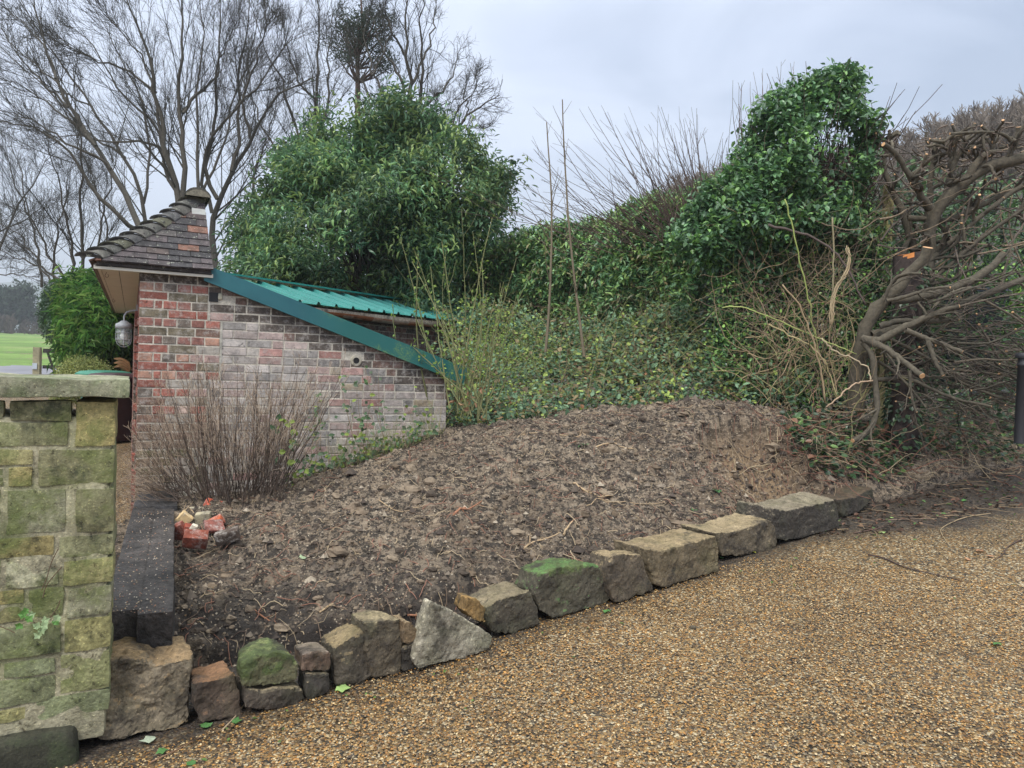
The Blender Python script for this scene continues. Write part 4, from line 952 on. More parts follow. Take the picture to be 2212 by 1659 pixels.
def bare_tree(label, limbs, Y, r0s, group, base_px, col=(.075, .066, .052), dens=(12, 7, 5), name='bare_tree', spread=1.6, bias=None, lens=(.46, .48, .6), rtip=.005, Kl=14, twigcol=None, wob=.08):
    """limbs: photo polylines (tip last); Y depth; each limb gets its own slowly drifting depth"""
    P = []; RR = []
    for li, (lb, r0) in enumerate(zip(limbs, r0s)):
        lb = np.array(lb, float); m = len(lb); drift = np.linspace(0, rng.uniform(-spread, spread), m)
        q = at(lb[:, 0], lb[:, 1], Y + drift); q = smooth_line(q, Kl); q[1:] += rng.normal(0, .035, (Kl - 1, 3)) * Y / 20
        P.append(q); RR.append(np.linspace(r0, r0 * .16, Kl) * .62)
    P = np.array(P); RR = np.array(RR)
    root = thing(name, label, 'tree', P[0, 0] * np.array([1, 1, 0]) + np.array([0, 0, float(g(P[0, 0, 0], P[0, 0, 1]))]), group)
    mb = MB(); mb.tubes(P, RR, 7, np.array(col), True); mb.build('trunk', M_bark, root)
    tw = MB(); tc_ = np.array(twigcol if twigcol is not None else (.045, .042, .034))
    bias = None if bias is None else np.array(bias) * .55
    a, ar = children(P, RR, dens[0] + 4, .12, 1, (.35, .85), lens[0], .5, 8, wob * .7, .05, bias, .36, rtip * .9)
    b, br = children(a, ar, dens[1] + 1, .12, 1, (.3, .8), lens[1], .3, 6, wob, .05, bias, .42, rtip * .6)
    c, cr = children(b, br, max(dens[2] - 1, 2), .08, 1, (.35, .9), lens[2] * 1.3, .3, 4, wob * 1.6, .03, bias, .6, rtip * .4)
    ext, er = children(P, RR, 4, .75, 1, (.1, .5), .35, .5, 7, wob, .05, bias, .45, rtip)
    e2, er2 = children(ext, er, dens[2] + 1, .1, 1, (.3, .8), .5, .3, 5, wob, .04, bias, .6, rtip * .6)
    for q, r_, s_ in ((a, ar, 5), (b, br, 4), (c, cr, 3), (ext, er, 4), (e2, er2, 3)):
        tw.tubes(q, r_, s_, tc_ * rng.uniform(.8, 1.25, (len(q), 1)), True)
    tw.build('branches', M_twig, root)
    return root
G1 = 'leafless trees behind the shed'
# display-pixel polylines traced from the photo
bare_tree('big leafless tree with several dark trunks fanning out just behind the tiled roof',
 [[(385, 470), (382, 415), (365, 350), (352, 300), (345, 250), (338, 200), (327, 150), (315, 105), (297, 60), (270, -20)],
  [(397, 480), (397, 415), (396, 330), (393, 275), (386, 225), (387, 175), (397, 125), (395, 50), (392, -30)],
  [(382, 415), (350, 380), (352, 330), (345, 285), (290, 225), (240, 186), (220, 125), (200, 95), (150, 60)],
  [(365, 350), (340, 315), (300, 305), (230, 310), (160, 290), (90, 300)],
  [(352, 300), (320, 140), (285, 90), (230, 40), (200, -20)],
  [(338, 200), (320, 180), (270, 150), (200, 130), (130, 90), (60, 60)],
  [(395, 245), (420, 205), (460, 180), (480, 110), (520, 50)]], 17.5, [.13, .12, .07, .06, .055, .05, .06], G1, None, dens=(13, 8, 5), bias=(-.18, 0, .1))
bare_tree('leafless tree with a curved trunk standing right behind the right edge of the tiled roof',
 [[(475, 640), (462, 545), (458, 470), (470, 430), (500, 370), (540, 300), (570, 240), (620, 190), (680, 170)],
  [(470, 430), (440, 380), (447, 340), (460, 300), (465, 250), (470, 150), (475, 60), (470, -20)],
  [(458, 460), (440, 400), (436, 350), (452, 310), (500, 245), (560, 190), (600, 120), (640, 80)],
  [(500, 370), (515, 300), (520, 225), (515, 150), (530, 80), (535, -20)],
  [(540, 300), (520, 230), (545, 150), (575, 60), (580, -20)]], 18.5, [.15, .09, .08, .08, .06], G1, None, dens=(12, 8, 5), bias=(.05, 0, .1))
bare_tree('leaning leafless tree whose long limbs sweep up to the left above the bamboo',
 [[(335, 560), (300, 482), (270, 432), (240, 365), (207, 315), (175, 272), (147, 232), (120, 170), (95, 107), (85, 50), (75, -30)],
  [(300, 500), (282, 492), (237, 450), (195, 395), (150, 332), (120, 300), (60, 272), (0, 257)],
  [(207, 315), (160, 265), (110, 230), (60, 190), (0, 165)],
  [(175, 272), (150, 215), (130, 180), (60, 130), (0, 70)],
  [(147, 232), (90, 180), (40, 120), (0, 60)],
  [(240, 365), (190, 330), (130, 300), (60, 245), (-20, 230)],
  [(120, 170), (110, 120), (60, 60), (10, 10)]], 16, [.12, .085, .05, .05, .045, .05, .04], G1, None, dens=(7, 6, 3), bias=(-.22, 0, .12), wob=.09)
bare_tree('slender leafless tree with straight thin stems rising behind the bamboo clump',
 [[(188, 620), (178, 575), (178, 510), (175, 430), (176, 370), (170, 300), (165, 230), (150, 150)],
  [(160, 620), (158, 575), (153, 510), (140, 470), (125, 400), (110, 330), (100, 270)],
  [(150, 620), (128, 585), (100, 540), (65, 470), (33, 395), (15, 335), (0, 300)],
  [(140, 610), (75, 570), (30, 555), (-20, 535)],
  [(215, 600), (212, 520), (225, 440), (250, 360), (262, 280)],
  [(110, 610), (70, 540), (30, 500), (-30, 460)]], 21, [.08, .07, .06, .06, .06, .05], G1, None, dens=(12, 7, 5), bias=(-.15, 0, .08))
bare_tree('leafless tree with a straight trunk seen over the left shoulder of the evergreen',
 [[(690, 420), (686, 337), (683, 225), (685, 150), (690, 90), (680, -10)],
  [(665, 430), (650, 350), (640, 280), (620, 220), (600, 150), (560, 80), (540, 20)],
  [(686, 300), (710, 230), (712, 160), (708, 100), (715, 30)],
  [(640, 420), (600, 330), (560, 260), (540, 200), (500, 120)],
  [(683, 225), (640, 170), (620, 110), (610, 40)],
  [(560, 520), (545, 420), (560, 340), (590, 270), (600, 200)]], 22, [.12, .08, .08, .07, .06, .08], G1, None, dens=(13, 8, 5), bias=(0, 0, .12))
bare_tree('tall grey leafless oak rising above the top of the evergreen tree',
 [[(890, 330), (883, 215), (882, 175), (878, 125), (880, 75), (875, -20)],
  [(905, 330), (903, 250), (905, 200), (912, 150), (908, 100), (915, 50), (910, -20)],
  [(883, 200), (905, 150), (920, 110), (935, 60), (940, 0)],
  [(883, 215), (860, 170), (850, 145), (830, 110), (810, 65), (800, 20)],
  [(905, 240), (928, 222), (953, 197), (973, 175), (985, 150), (992, 100)],
  [(905, 245), (940, 235), (970, 220), (985, 215)],
  [(878, 125), (850, 80), (835, 30), (830, -20)]], 26, [.17, .14, .10, .10, .09, .06, .08], G1, None, dens=(7, 5, 3), bias=(0, 0, .08), rtip=.006, wob=.2, spread=2.5)
bare_tree('leafless tree with a long left leaning limb between the pine and the oak',
 [[(850, 330), (845, 225), (835, 205), (803, 163), (793, 115), (785, 75), (800, 40)],
  [(840, 330), (818, 235), (785, 190), (765, 140), (750, 90)],
  [(803, 163), (830, 110), (850, 60), (820, 20)]], 25, [.11, .08, .06], G1, None, dens=(7, 5, 3), bias=(0, 0, .08), rtip=.007, wob=.18)
bare_tree('leafless crown with fine upright twigs showing over the right side of the evergreen tree',
 [[(980, 400), (988, 282), (1003, 262), (1020, 232), (1053, 220), (1083, 203)],
  [(975, 380), (975, 240), (1015, 212), (1035, 180), (1040, 150)],
  [(1003, 262), (1010, 225), (1000, 200), (1030, 165)],
  [(988, 282), (1030, 270), (1050, 280)],
  [(975, 300), (940, 240), (950, 215)]], 25, [.12, .08, .05, .04, .05], G1, None, dens=(8, 5, 3), bias=(.05, 0, .08), rtip=.007, wob=.2)
bare_tree('leafless tree with crossing grey limbs low at the far left edge above the meadow',
 [[(-40, 640), (-10, 560), (20, 480), (70, 400), (120, 330)], [(-60, 560), (0, 500), (60, 470), (130, 420)], [(90, 620), (85, 540), (60, 460), (50, 380), (20, 300)], [(120, 610), (115, 520), (140, 440), (150, 370)], [(235, 600), (240, 520), (215, 450), (205, 380), (180, 320)], [(-40, 600), (30, 590), (80, 600), (120, 625)]], 24, [.09, .06, .07, .07, .07, .04], G1, None, dens=(12, 7, 5), bias=(-.1, 0, .05))
bare_tree('leafless tree with a fine dense crown filling the top left corner of the photo',
 [[(330, 560), (310, 440), (270, 340), (200, 230), (120, 120), (40, 0)], [(270, 340), (200, 300), (110, 200), (20, 120), (-30, 60)], [(310, 440), (330, 330), (300, 200), (250, 100), (200, 0)], [(200, 230), (100, 180), (0, 150)], [(420, 560), (430, 430), (420, 300), (430, 180), (440, 60), (430, -20)], [(430, 430), (480, 330), (500, 220), (540, 120), (560, 20)]], 25, [.12, .07, .08, .05, .12, .08], G1, None, dens=(8, 6, 3), bias=(-.06, 0, .1))
# scots pine
pP = at([773, 773, 771, 785, 780], [330, 150, 125, 85, 0], 27.0)
pine = thing('pine_tree', 'thin pine with sparse dark needle tufts standing between the leafless trees', 'tree', [pP[0, 0], pP[0, 1], float(g(pP[0, 0], pP[0, 1]))])
pl = smooth_line(pP, 12)[None]; pr = np.linspace(.14, .03, 12)[None]
mb = MB(); mb.tubes(pl, pr, 7, (.12, .07, .05)); mb.build('trunk', M_bark, pine)
q = at(rng.uniform(722, 850, 46), rng.uniform(20, 150, 46), 27 + rng.uniform(-1, 1, 46)); extra = at(np.array([735, 760, 800, 830, 845, 815, 790, 700, 745, 825]), np.array([115, 60, 130, 100, 145, 75, 25, 90, 90, 135]), 27 + rng.uniform(-1, 1, 10))
q = q[(np.abs(at(773, 85, 27)[0] - q[:, 0]) < 1.1 + .25 * (at(773, 20, 27)[2] - q[:, 2]))]; q = np.concatenate([q, extra])
k = np.clip(((q[:, 2] - pl[0, 0, 2]) / (pl[0, -1, 2] - pl[0, 0, 2]) * 11).astype(int) - 1, 0, 10)
Bq = np.stack([pl[0, k], (pl[0, k] + q) / 2 + [0, 0, -.1], q], 1); mb = MB(); mb.tubes(Bq, np.linspace(.04, .012, 3)[None].repeat(len(q), 0), 4, (.10, .06, .045)); mb.build('branches', M_bark, pine)
n = 70; P = np.repeat(q, n, 0) + rng.normal(0, .17, (len(q) * n, 3)); D = nrm(rdir(len(P)) + [0, 0, .4]); cl = np.repeat(rng.uniform(.7, 1.3, len(q)), n)[:, None]
mb = MB(); mb.leaves(P, D, rdir(len(P)), rng.uniform(.12, .24, len(P)), .035, np.array((.045, .065, .042)) * cl, 1); mb.build('needles', M_leafm, pine)
# ================================================================ EVERGREEN TREE (long drooping leaves)
def clusters(C, U, per, Ln, Wd, cols, droop=.35, spread=.9, kind=2, r=.06):
    """whorls of leaves: C centres, U axis of each whorl"""
    n = len(C); P = np.repeat(C, per, 0) + rng.normal(0, r, (n * per, 3)); A = np.repeat(U, per, 0)
    D = nrm(A * .6 + rdir(n * per) * spread + np.array([0, 0, -droop])); ci = rng.integers(0, len(cols), n)
    c = np.array(cols)[ci] * 1.4 * rng.uniform(.65, 1.35, (n, 1)); c = np.repeat(c, per, 0) * rng.uniform(.8, 1.2, (n * per, 1))
    return P, D, nrm(A * .5 + [0, 0, 1] + rdir(n * per) * .3), Ln * rng.uniform(.7, 1.2, n * per), Wd * rng.uniform(.8, 1.2, n * per), c
EC = at(800, 470, 13.2); ER = np.array([2.35, 2.1, 2.1])
ev = thing('evergreen_tree', 'large dense evergreen tree with long drooping dark green leaves behind the green metal roof', 'tree', [EC[0], EC[1], float(g(EC[0], EC[1]))])
OUT = np.array([(505, 600), (490, 560), (510, 470), (560, 420), (570, 380), (600, 330), (640, 290), (690, 245), (720, 265), (770, 222), (810, 240), (850, 205), (900, 218), (960, 240), (985, 290), (1040, 300), (1055, 350), (1108, 370), (1112, 430), (1085, 460), (1060, 520), (1000, 560), (960, 620), (940, 690), (520, 680)], float)
def inside(px, py, poly):
    x0, y0 = poly[:, 0], poly[:, 1]; x1, y1 = np.roll(x0, -1), np.roll(y0, -1); c = np.zeros(len(px), bool)
    for a, b, d, e in zip(x0, y0, x1, y1):
        cond = ((b > py) != (e > py)); xi = (d - a) * (py - b) / np.where(abs(e - b) < 1e-9, 1e-9, e - b) + a; c ^= cond & (px < xi)
    return c
def edge_dist(px, py, poly):
    A = poly; B = np.roll(poly, -1, 0); d = np.full(len(px), 1e9); P = np.stack([px, py], 1)
    for a, b in zip(A, B):
        t = np.clip(((P - a) @ (b - a)) / ((b - a) @ (b - a)), 0, 1); d = np.minimum(d, np.linalg.norm(P - (a + t[:, None] * (b - a)), axis=1))
    return d
def crown_points(poly, n, Y0, depth, lumps=1.0, seed=0, margin=0, front=.7):
    """points through a crown whose outline is poly at distance Y0: thickness grows from the outline inwards"""
    lo, hi = poly.min(0) - margin, poly.max(0) + margin; px = rng.uniform(lo[0], hi[0], n * 3); py = rng.uniform(lo[1], hi[1], n * 3)
    k = inside(px, py, poly); px, py = px[k][:n], py[k][:n]; e = edge_dist(px, py, poly); mx = e.max()
    th = depth * np.sqrt(np.clip(e / (mx * .8), 0.01, 1)); lump = fbm(np.stack([px / 60, py / 60, 0 * px + seed], -1), 3, seed) * lumps
    s = np.where(rng.uniform(size=len(px)) < front, -rng.uniform(.72, 1.0, len(px)), rng.uniform(-.7, 1.0, len(px)))
    Y = Y0 + th * s + lump * .5
    return at(px, py, Y), px, py, s
OUT = (OUT - [800, 560]) * [.94, .95] + [800, 560]
k_ = len(OUT); OUT = OUT + np.stack([9 * np.sin(np.arange(k_) * 2.3), 9 * np.cos(np.arange(k_) * 3.1)], 1)
P, px, py, s = crown_points(OUT, 9000, 13.2, 2.1, 2.0, 3)
n_s = 420; ks = rng.integers(0, k_, n_s); tt = rng.uniform(0, 1, n_s)[:, None]; sp_ = OUT[ks] * (1 - tt) + np.roll(OUT, -1, 0)[ks] * tt; sp_ = sp_ + nrm(sp_ - [800, 470]) * rng.exponential(9, n_s)[:, None]; P = np.concatenate([P, at(sp_[:, 0], np.minimum(sp_[:, 1], 640), 13.2 + rng.normal(0, .5, n_s))]); s = np.concatenate([s, np.zeros(n_s)])
P = P + rng.normal(0, .09, P.shape)
dn = fbm(P * 1.7, 4, 77); keep = (dn > -.24); P = P[keep]
U = nrm((P - EC) / ER ** 2 + np.array([0, -.15, .25])); 
cols = [(.095, .175, .085), (.08, .145, .08), (.13, .205, .08), (.065, .12, .07), (.19, .25, .09)]
cv = np.clip(1 + .75 * fbm(P * .9, 3, 5), .45, 1.7)[:, None]
lf = list(clusters(P, U, 9, .125, .034, cols, .32, 1.0, r=.10)); lf[5] = lf[5] * np.repeat(cv, 9, 0); mb = MB(); mb.leaves(*lf, kind=2, bend=.25); mb.build('foliage', M_leaf, ev)
# limbs inside
tr0 = np.array([EC[0] + .2, EC[1] + .3, float(g(EC[0], EC[1]))]); q = P[rng.choice(len(P), 260)]; q = q * .9 + EC * .1
mid = (q + tr0 + [0, 0, 2.2]) / 2 * .7 + (tr0 + [0, 0, 1.6]) * .3 + rng.normal(0, .15, q.shape); st = tr0 + np.stack([0 * q[:, 0], 0 * q[:, 0], rng.uniform(.8, 3.2, len(q))], 1)
B = np.array([smooth_line([a, b, c], 8) for a, b, c in zip(st, mid, q)]); mb = MB(); mb.tubes(B, np.linspace(.035, .006, 8)[None].repeat(len(B), 0), 5, (.11, .095, .08)); mb.tubes(np.array([tr0, tr0 + [0, 0, 2.5], tr0 + [.1, 0, 4.2]]), [.2, .15, .06], 8, (.10, .085, .07)); mb.build('trunk', M_bark, ev)
# ================================================================ LAUREL HEDGE
HB = np.array([at(900, 700, 13.0), at(1150, 700, 11.8), at(1400, 700, 10.6), at(1640, 700, 9.8)])
hd = thing('laurel_hedge', 'glossy laurel hedge with a sloping top between the evergreen tree and the ivy mound', 'hedge', HB[1] * [1, 1, 0] + [0, 0, 1.0])
HP = np.array([(905, 700), (920, 560), (950, 540), (985, 525), (1050, 528), (1100, 512), (1160, 490), (1215, 480), (1290, 478), (1330, 460), (1380, 435), (1430, 425), (1480, 420), (1530, 395), (1580, 395), (1640, 420), (1700, 560), (1700, 800), (1300, 800), (1000, 760)], float)
def hdepth(px): return np.interp(px, [900, 1100, 1300, 1500, 1700], [15.6, 14.2, 12.0, 10.4, 9.3])
def hedge_leaves(poly, n, dfun, thick, per, Ln, Wd, cols, seed, droop=.2, topround=60, yscale=45):
    lo, hi = poly.min(0), poly.max(0); px = rng.uniform(lo[0], hi[0], n * 3); py = rng.uniform(lo[1], hi[1], n * 3); k = inside(px, py, poly); px, py = px[k][:n], py[k][:n]
    e = edge_dist(px, py, poly); rnd = np.clip(e / topround, 0, 1); d = dfun(px) - thick * np.sqrt(rnd) * .6 + .28 * fbm(np.stack([px / yscale, py / yscale, 0 * px], -1), 4, seed) + rng.exponential(.12, len(px))
    P = at(px, py, d); U = nrm(np.array([[-.1, -1, .35]]) + rdir(len(P)) * .5)
    return clusters(P, U, per, Ln, Wd, cols, droop, 1.0, r=.05)
lc = [(.12, .23, .09), (.095, .19, .09), (.17, .28, .10), (.07, .15, .07), (.22, .32, .10), (.14, .13, .06)]
mb = MB(); mb.leaves(*hedge_leaves(HP, 11000, hdepth, 1.1, 6, .115, .042, lc, 5), kind=2, bend=.12)
# a backing layer deeper inside, its shade put into darker leaf colours
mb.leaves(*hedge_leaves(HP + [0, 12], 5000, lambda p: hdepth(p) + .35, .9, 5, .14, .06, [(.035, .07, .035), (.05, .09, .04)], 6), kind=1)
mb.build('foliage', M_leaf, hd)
px = rng.uniform(940, 1640, 160); q = at(px, np.interp(px, [900, 1640], [700, 720]), hdepth(px) + .2); top = at(px + rng.uniform(-40, 40, 160), np.interp(px, [900, 1100, 1300, 1640], [560, 540, 500, 440]), hdepth(px)); mb = MB()
mb.tubes(np.stack([q, (q + top) / 2 + rng.normal(0, .15, q.shape), top], 1), np.array([[.02, .014, .006]]).repeat(160, 0), 5, (.08, .065, .05)); mb.build('stems', M_bark, hd)
# ================================================================ IVY AND HOLLY TOWER
TP = np.array([(1440, 520), (1500, 430), (1560, 375), (1590, 335), (1608, 290), (1640, 225), (1690, 195), (1740, 172), (1790, 150), (1830, 140), (1862, 160), (1858, 215), (1875, 240), (1900, 265), (1888, 300), (1895, 350), (1850, 420), (1860, 500), (1700, 640), (1600, 620)], float)
TC0 = at(1740, 350, 8.6)
tw_ = thing('ivy_mound', 'tall column of ivy and holly leaves with a pointed top, highest thing on the bank', 'shrub', [TC0[0], TC0[1], 1.1])
P, px, py, s = crown_points(TP, 5200, 8.7, .75, .5, 9, front=.6)
# hollow twiggy gap on its right side
gap = (((px - 1800) / 55) ** 2 + ((py - 330) / 80) ** 2) < 1
P = P[~gap | (rng.uniform(size=len(px)) < .12)]
tcol = [(.085, .17, .07), (.06, .125, .06), (.13, .24, .07), (.08, .14, .08)]
mb = MB(); mb.leaves(*clusters(P, nrm(rdir(len(P)) * .6 + [0, -.8, .4]), 5, .075, .046, tcol, .35, 1.0, r=.05), kind=2, bend=.15)
q = at(np.array([1835, 1845, 1850, 1828, 1900, 1915, 1905, 1890, 1880, 1800, 1770]), np.array([140, 155, 172, 150, 262, 275, 245, 300, 330, 150, 170]), 8.5 + rng.uniform(-.2, .2, 11)); mb.leaves(*clusters(q, nrm(rdir(11) + [0.3, -.2, .2]), 9, .09, .035, tcol, .1, 1.0, r=.04))
mb.build('foliage', M_leaf, tw_)
n = 260; b_ = at(rng.uniform(1720, 1850, n), rng.uniform(430, 560, n), 8.8 + rng.uniform(-.3, .3, n)); Q = wander(b_, nrm(np.stack([rng.normal(.1, .35, n), rng.normal(0, .2, n), np.ones(n)], 1)), rng.uniform(.7, 1.7, n), 8, .12)
mb = MB(); mb.tubes(Q, np.linspace(.007, .003, 8)[None].repeat(n, 0), 4, np.array((.09, .06, .05)) * rng.uniform(.7, 1.3, (n, 1))); mb.build('twigs', M_twig, tw_)
# bare shoots standing above hedge and tower
def shoots(name, label, cat, px, py, tx, ty, d, r0, col, K=10, wob=.03, leaves=None, side=0, group=None, Sd=5):
    n = len(px); a = at(px, py, d); b = at(tx, ty, d + rng.uniform(-.3, .3, n)); t = np.linspace(0, 1, K)[None, :, None]
    P = a[:, None] * (1 - t) + b[:, None] * t; L_ = np.linalg.norm(b - a, axis=1)[:, None, None]
    bow = rdir(n)[:, None] * [1, 1, .2] * np.sin(t * np.pi) * L_ * .05; P = P + bow + np.cumsum(rng.normal(0, wob, P.shape), 1) * L_ * .06
    RR = np.linspace(1, .35, K)[None] * np.broadcast_to(r0, n)[:, None]
    root = thing(name, label, cat, a[0], group)
    c = np.array(col) * rng.uniform(.75, 1.25, (n, 1))
    mb = MB(); mb.tubes(P, RR, Sd, c)
    if side:
        q, r_ = children(P, RR, side, .25, .95, (.4, .8), .25, .08, 5, .08, .05, None, .6, .0018); mb.tubes(q, r_, 3, np.array(col) * .9)
    mb.build('stems', M_twig, root); return root, P, RR
D10 = 9.6
# hazel like shoots over hedge
n = 190; bx_ = rng.normal(1480, 95, n); by_ = np.interp(bx_, [1250, 1400, 1560, 1640, 1800], [520, 480, 410, 380, 380]) + rng.uniform(0, 60, n)
tx_ = bx_ + (bx_ - 1560) * rng.uniform(.3, 1.5, n) + rng.normal(0, 35, n); ty_ = by_ - rng.gamma(3.2, 42, n) 
shoots('hazel_shoots', 'spray of thin bare shoots fanning up against the sky above the laurel hedge', 'shrub', bx_, by_, tx_, np.maximum(ty_, 230), D10 + rng.uniform(-.4, .4, n), rng.uniform(.004, .007, n), (.085, .058, .048), side=2)
n = 34; bx_ = rng.uniform(1590, 1760, n); by_ = np.interp(bx_, [1590, 1760], [330, 190]) + 25; tx_ = bx_ + rng.normal(5, 22, n)
shoots('hazel_shoots', 'upright thin catkin shoots poking out of the top of the ivy and holly column', 'shrub', bx_, by_, tx_, np.interp(bx_, [1590, 1680, 1760], [180, 120, 150]) + rng.exponential(35, n) , 8.9 + rng.uniform(-.3, .3, n), .005, (.14, .09, .07), side=2)
for (x0, y0, x1, y1, lab) in ((1178, 760, 1180, 262, 'left of two tall single bare saplings rising far above the laurel hedge'), (1262, 770, 1218, 212, 'tallest single bare sapling, right of a similar one, rising far above the laurel hedge')):
    root, P, RR = shoots('sapling', lab, 'sapling', np.array([x0]), np.array([y0]), np.array([x1]), np.array([y1]), 8.3, .017, (.15, .12, .08), K=16, wob=.012, side=9, Sd=7)
# ================================================================ FAR WOODS
def wood(name, px0, px1, topf, Yf, n, hgt, r, col, tag, seed=0, fan=26):
    mb = MB(); px = rng.uniform(px0, px1, n); Y = Yf(px) * rng.uniform(.93, 1.12, n); ty = topf(px) + rng.uniform(0, 35, n); H = hgt * rng.uniform(.6, 1.1, n)
    top = at(px, ty, Y); base = top - np.stack([0 * H, 0 * H, H], 1)
    T0 = np.stack([base, base + (top - base) * .35 + rng.normal(0, .2, top.shape), base + (top - base) * .7], 1); Rr = np.array([[1, .7, .35]]) * r * 5
    mb.tubes(T0, Rr.repeat(n, 0), 4, np.array(col) * .9)
    a, ar = children(T0, Rr.repeat(n, 0), 10, .25, 1, (.3, .9), .5, 1, 5, .12, .10, None, .5, r)
    b, br = children(a, ar, fan, .2, 1, (.3, .9), .45, .5, 4, .1, .06, None, .5, r)
    mb.tubes(a, ar, 3, np.array(col) * rng.uniform(.8, 1.2, (len(a), 1))); mb.tubes(b, br, 3, np.array(col) * rng.uniform(.7, 1.3, (len(b), 1)))
    return mb.build(name, M_twig, **tag)
tf = lambda p: np.interp(p, [1000, 1110, 1200, 1300, 1400, 1500, 1560, 1640, 1800, 1900, 1960, 2060, 2150, 2260], [520, 480, 455, 450, 390, 320, 300, 285, 270, 262, 225, 190, 165, 140])
Yr = lambda p: np.interp(p, [1000, 1400, 1900, 2260], [75, 60, 50, 42])
wood('wooded_hillside', 1010, 2270, tf, Yr, 330, 9, .016, (.20, .165, .135), SF, fan=16)
# hillside beneath it
hx = np.linspace(900, 2500, 50); V = []
for k, dy in enumerate((70, 260, 600)):
    d_ = Yr(hx) * (1.15, .9, .55)[k]; V.append(at(hx, tf(hx) + dy, d_) - [0, 0, 1.0])
V = np.array(V); V[2, :, 2] = np.minimum(V[2, :, 2], 1.5); i, j = np.meshgrid(np.arange(49), np.arange(2)); b = (j * 50 + i).ravel()
MB().add(V.reshape(-1, 3), np.stack([b, b + 50, b + 51, b + 1], -1), (.10, .085, .06), True).build('hillside', mat('leaf_litter_slope', rough=.95, noise=[(.3, .4), (2, .3)]), **ST)
# left: wood beyond the meadow, pines, blue ridge
wood('far_wood', -60, 200, lambda p: np.interp(p, [-60, 0, 90, 200], [648, 655, 662, 655]), lambda p: 0 * p + 165, 110, 11, .06, (.11, .088, .072), SF, fan=14)
n = 500; px = rng.uniform(-40, 70, n); P = at(px, rng.uniform(628, 690, n) + rng.normal(0, 5, n), 175 + 0 * px); mb = MB()
blob = P[rng.integers(0, 26, 9000)] + rng.normal(0, 1.0, (9000, 3)) * [1.3, 1.2, .8]; mb.leaves(blob, rdir(9000), rdir(9000), .9, .5, np.array((.045, .07, .045)) * rng.uniform(.6, 1.3, (9000, 1)), 1)
mb.build('far_pines', M_leafm, **SF)
hx = np.linspace(-1400, 1100, 120); V = []
for yt, d_ in ((None, 1500), (760, 700)):
    ty = np.interp(hx, [-1400, -300, 0, 60, 130, 300, 1100], [640, 600, 612, 606, 618, 640, 650]) + 5 * fbm(np.stack([hx / 30, hx * 0, hx * 0], -1), 3, 3) if yt is None else hx * 0 + yt
    V.append(at(hx, ty, d_ + 0 * hx))
V = np.array(V); i = np.arange(119); MB().add(V.reshape(-1, 3), np.stack([i + 120, i + 121, i + 1, i], -1), (.06, .085, .06), True).build('hills', mat('far_forest', rough=1, noise=[(.01, .3), (.05, .3)]), **ST)
# ================================================================ BRAMBLES ON THE BANK
def cloud(poly, n, dfun, per, Ln, Wd, cols, seed, droop=.2, jit=.15, kind=2, gap=-.9, yscale=40, bend=.12, spread=1.0, rr=.05, up=.5, amp=.22):
    lo, hi = poly.min(0), poly.max(0); px = rng.uniform(lo[0], hi[0], n * 4); py = rng.uniform(lo[1], hi[1], n * 4); k = inside(px, py, poly); px, py = px[k][:n], py[k][:n]
    nz = fbm(np.stack([px / yscale, py / yscale, 0 * px], -1), 4, seed); k = nz > gap; px, py, nz = px[k], py[k], nz[k]
    P = at(px, py, dfun(px, py) + amp * nz + rng.exponential(jit, len(px))); U = nrm(np.array([[0, -.8, up]]) + rdir(len(P)) * .6)
    c = clusters(P, U, per, Ln, Wd, cols, droop, spread, r=rr); return c
bp = np.array([(905, 660), (960, 640), (1100, 660), (1200, 700), (1330, 690), (1480, 640), (1600, 640), (1720, 640), (1720, 880), (1640, 872), (1560, 866), (1400, 876), (1250, 888), (1200, 905), (1060, 925), (985, 945), (972, 860), (968, 800), (1005, 790), (960, 760)], float)
bd = lambda px, py: np.interp(py, [640, 760, 880, 950], [1, .55, .06, 0]) * (np.interp(px, [900, 1100, 1300, 1500, 1700], [13.0, 12.3, 11.4, 10.3, 9.3]) - 8.2) + 7.75
bc = [(.11, .18, .10), (.08, .14, .08), (.13, .20, .12), (.06, .11, .06), (.22, .28, .07), (.17, .13, .07)]
mb = MB(); mb.leaves(*cloud(bp, 7000, bd, 4, .056, .038, bc, 21, .25, .25, gap=-.8, rr=.07, amp=.5, yscale=60), kind=2, bend=.1)
mb.leaves(*cloud(bp, 1300, lambda a, b: bd(a, b) - .35, 3, .075, .055, bc, 27, .25, .2, gap=-.1, rr=.09, amp=.4, yscale=50), kind=2, bend=.1)
yl = np.array([(930, 680), (1060, 660), (1180, 700), (1230, 780), (1100, 820), (1010, 780)], float)
mb.leaves(*cloud(yl, 1200, lambda a, b: bd(a, b) - .35, 4, .034, .022, [(.17, .22, .05), (.13, .18, .045), (.10, .14, .05)], 22, .1, .3, gap=-.3, rr=.07), kind=2)
rd = np.array([(1000, 760), (1700, 800), (1700, 880), (1000, 930)], float)
mb.leaves(*cloud(rd, 260, lambda a, b: bd(a, b) - .1, 2, .05, .035, [(.22, .11, .06), (.28, .16, .08), (.20, .19, .05)], 23, .3, .2), kind=2)
mb.build('brambles', M_leafm, **SF)
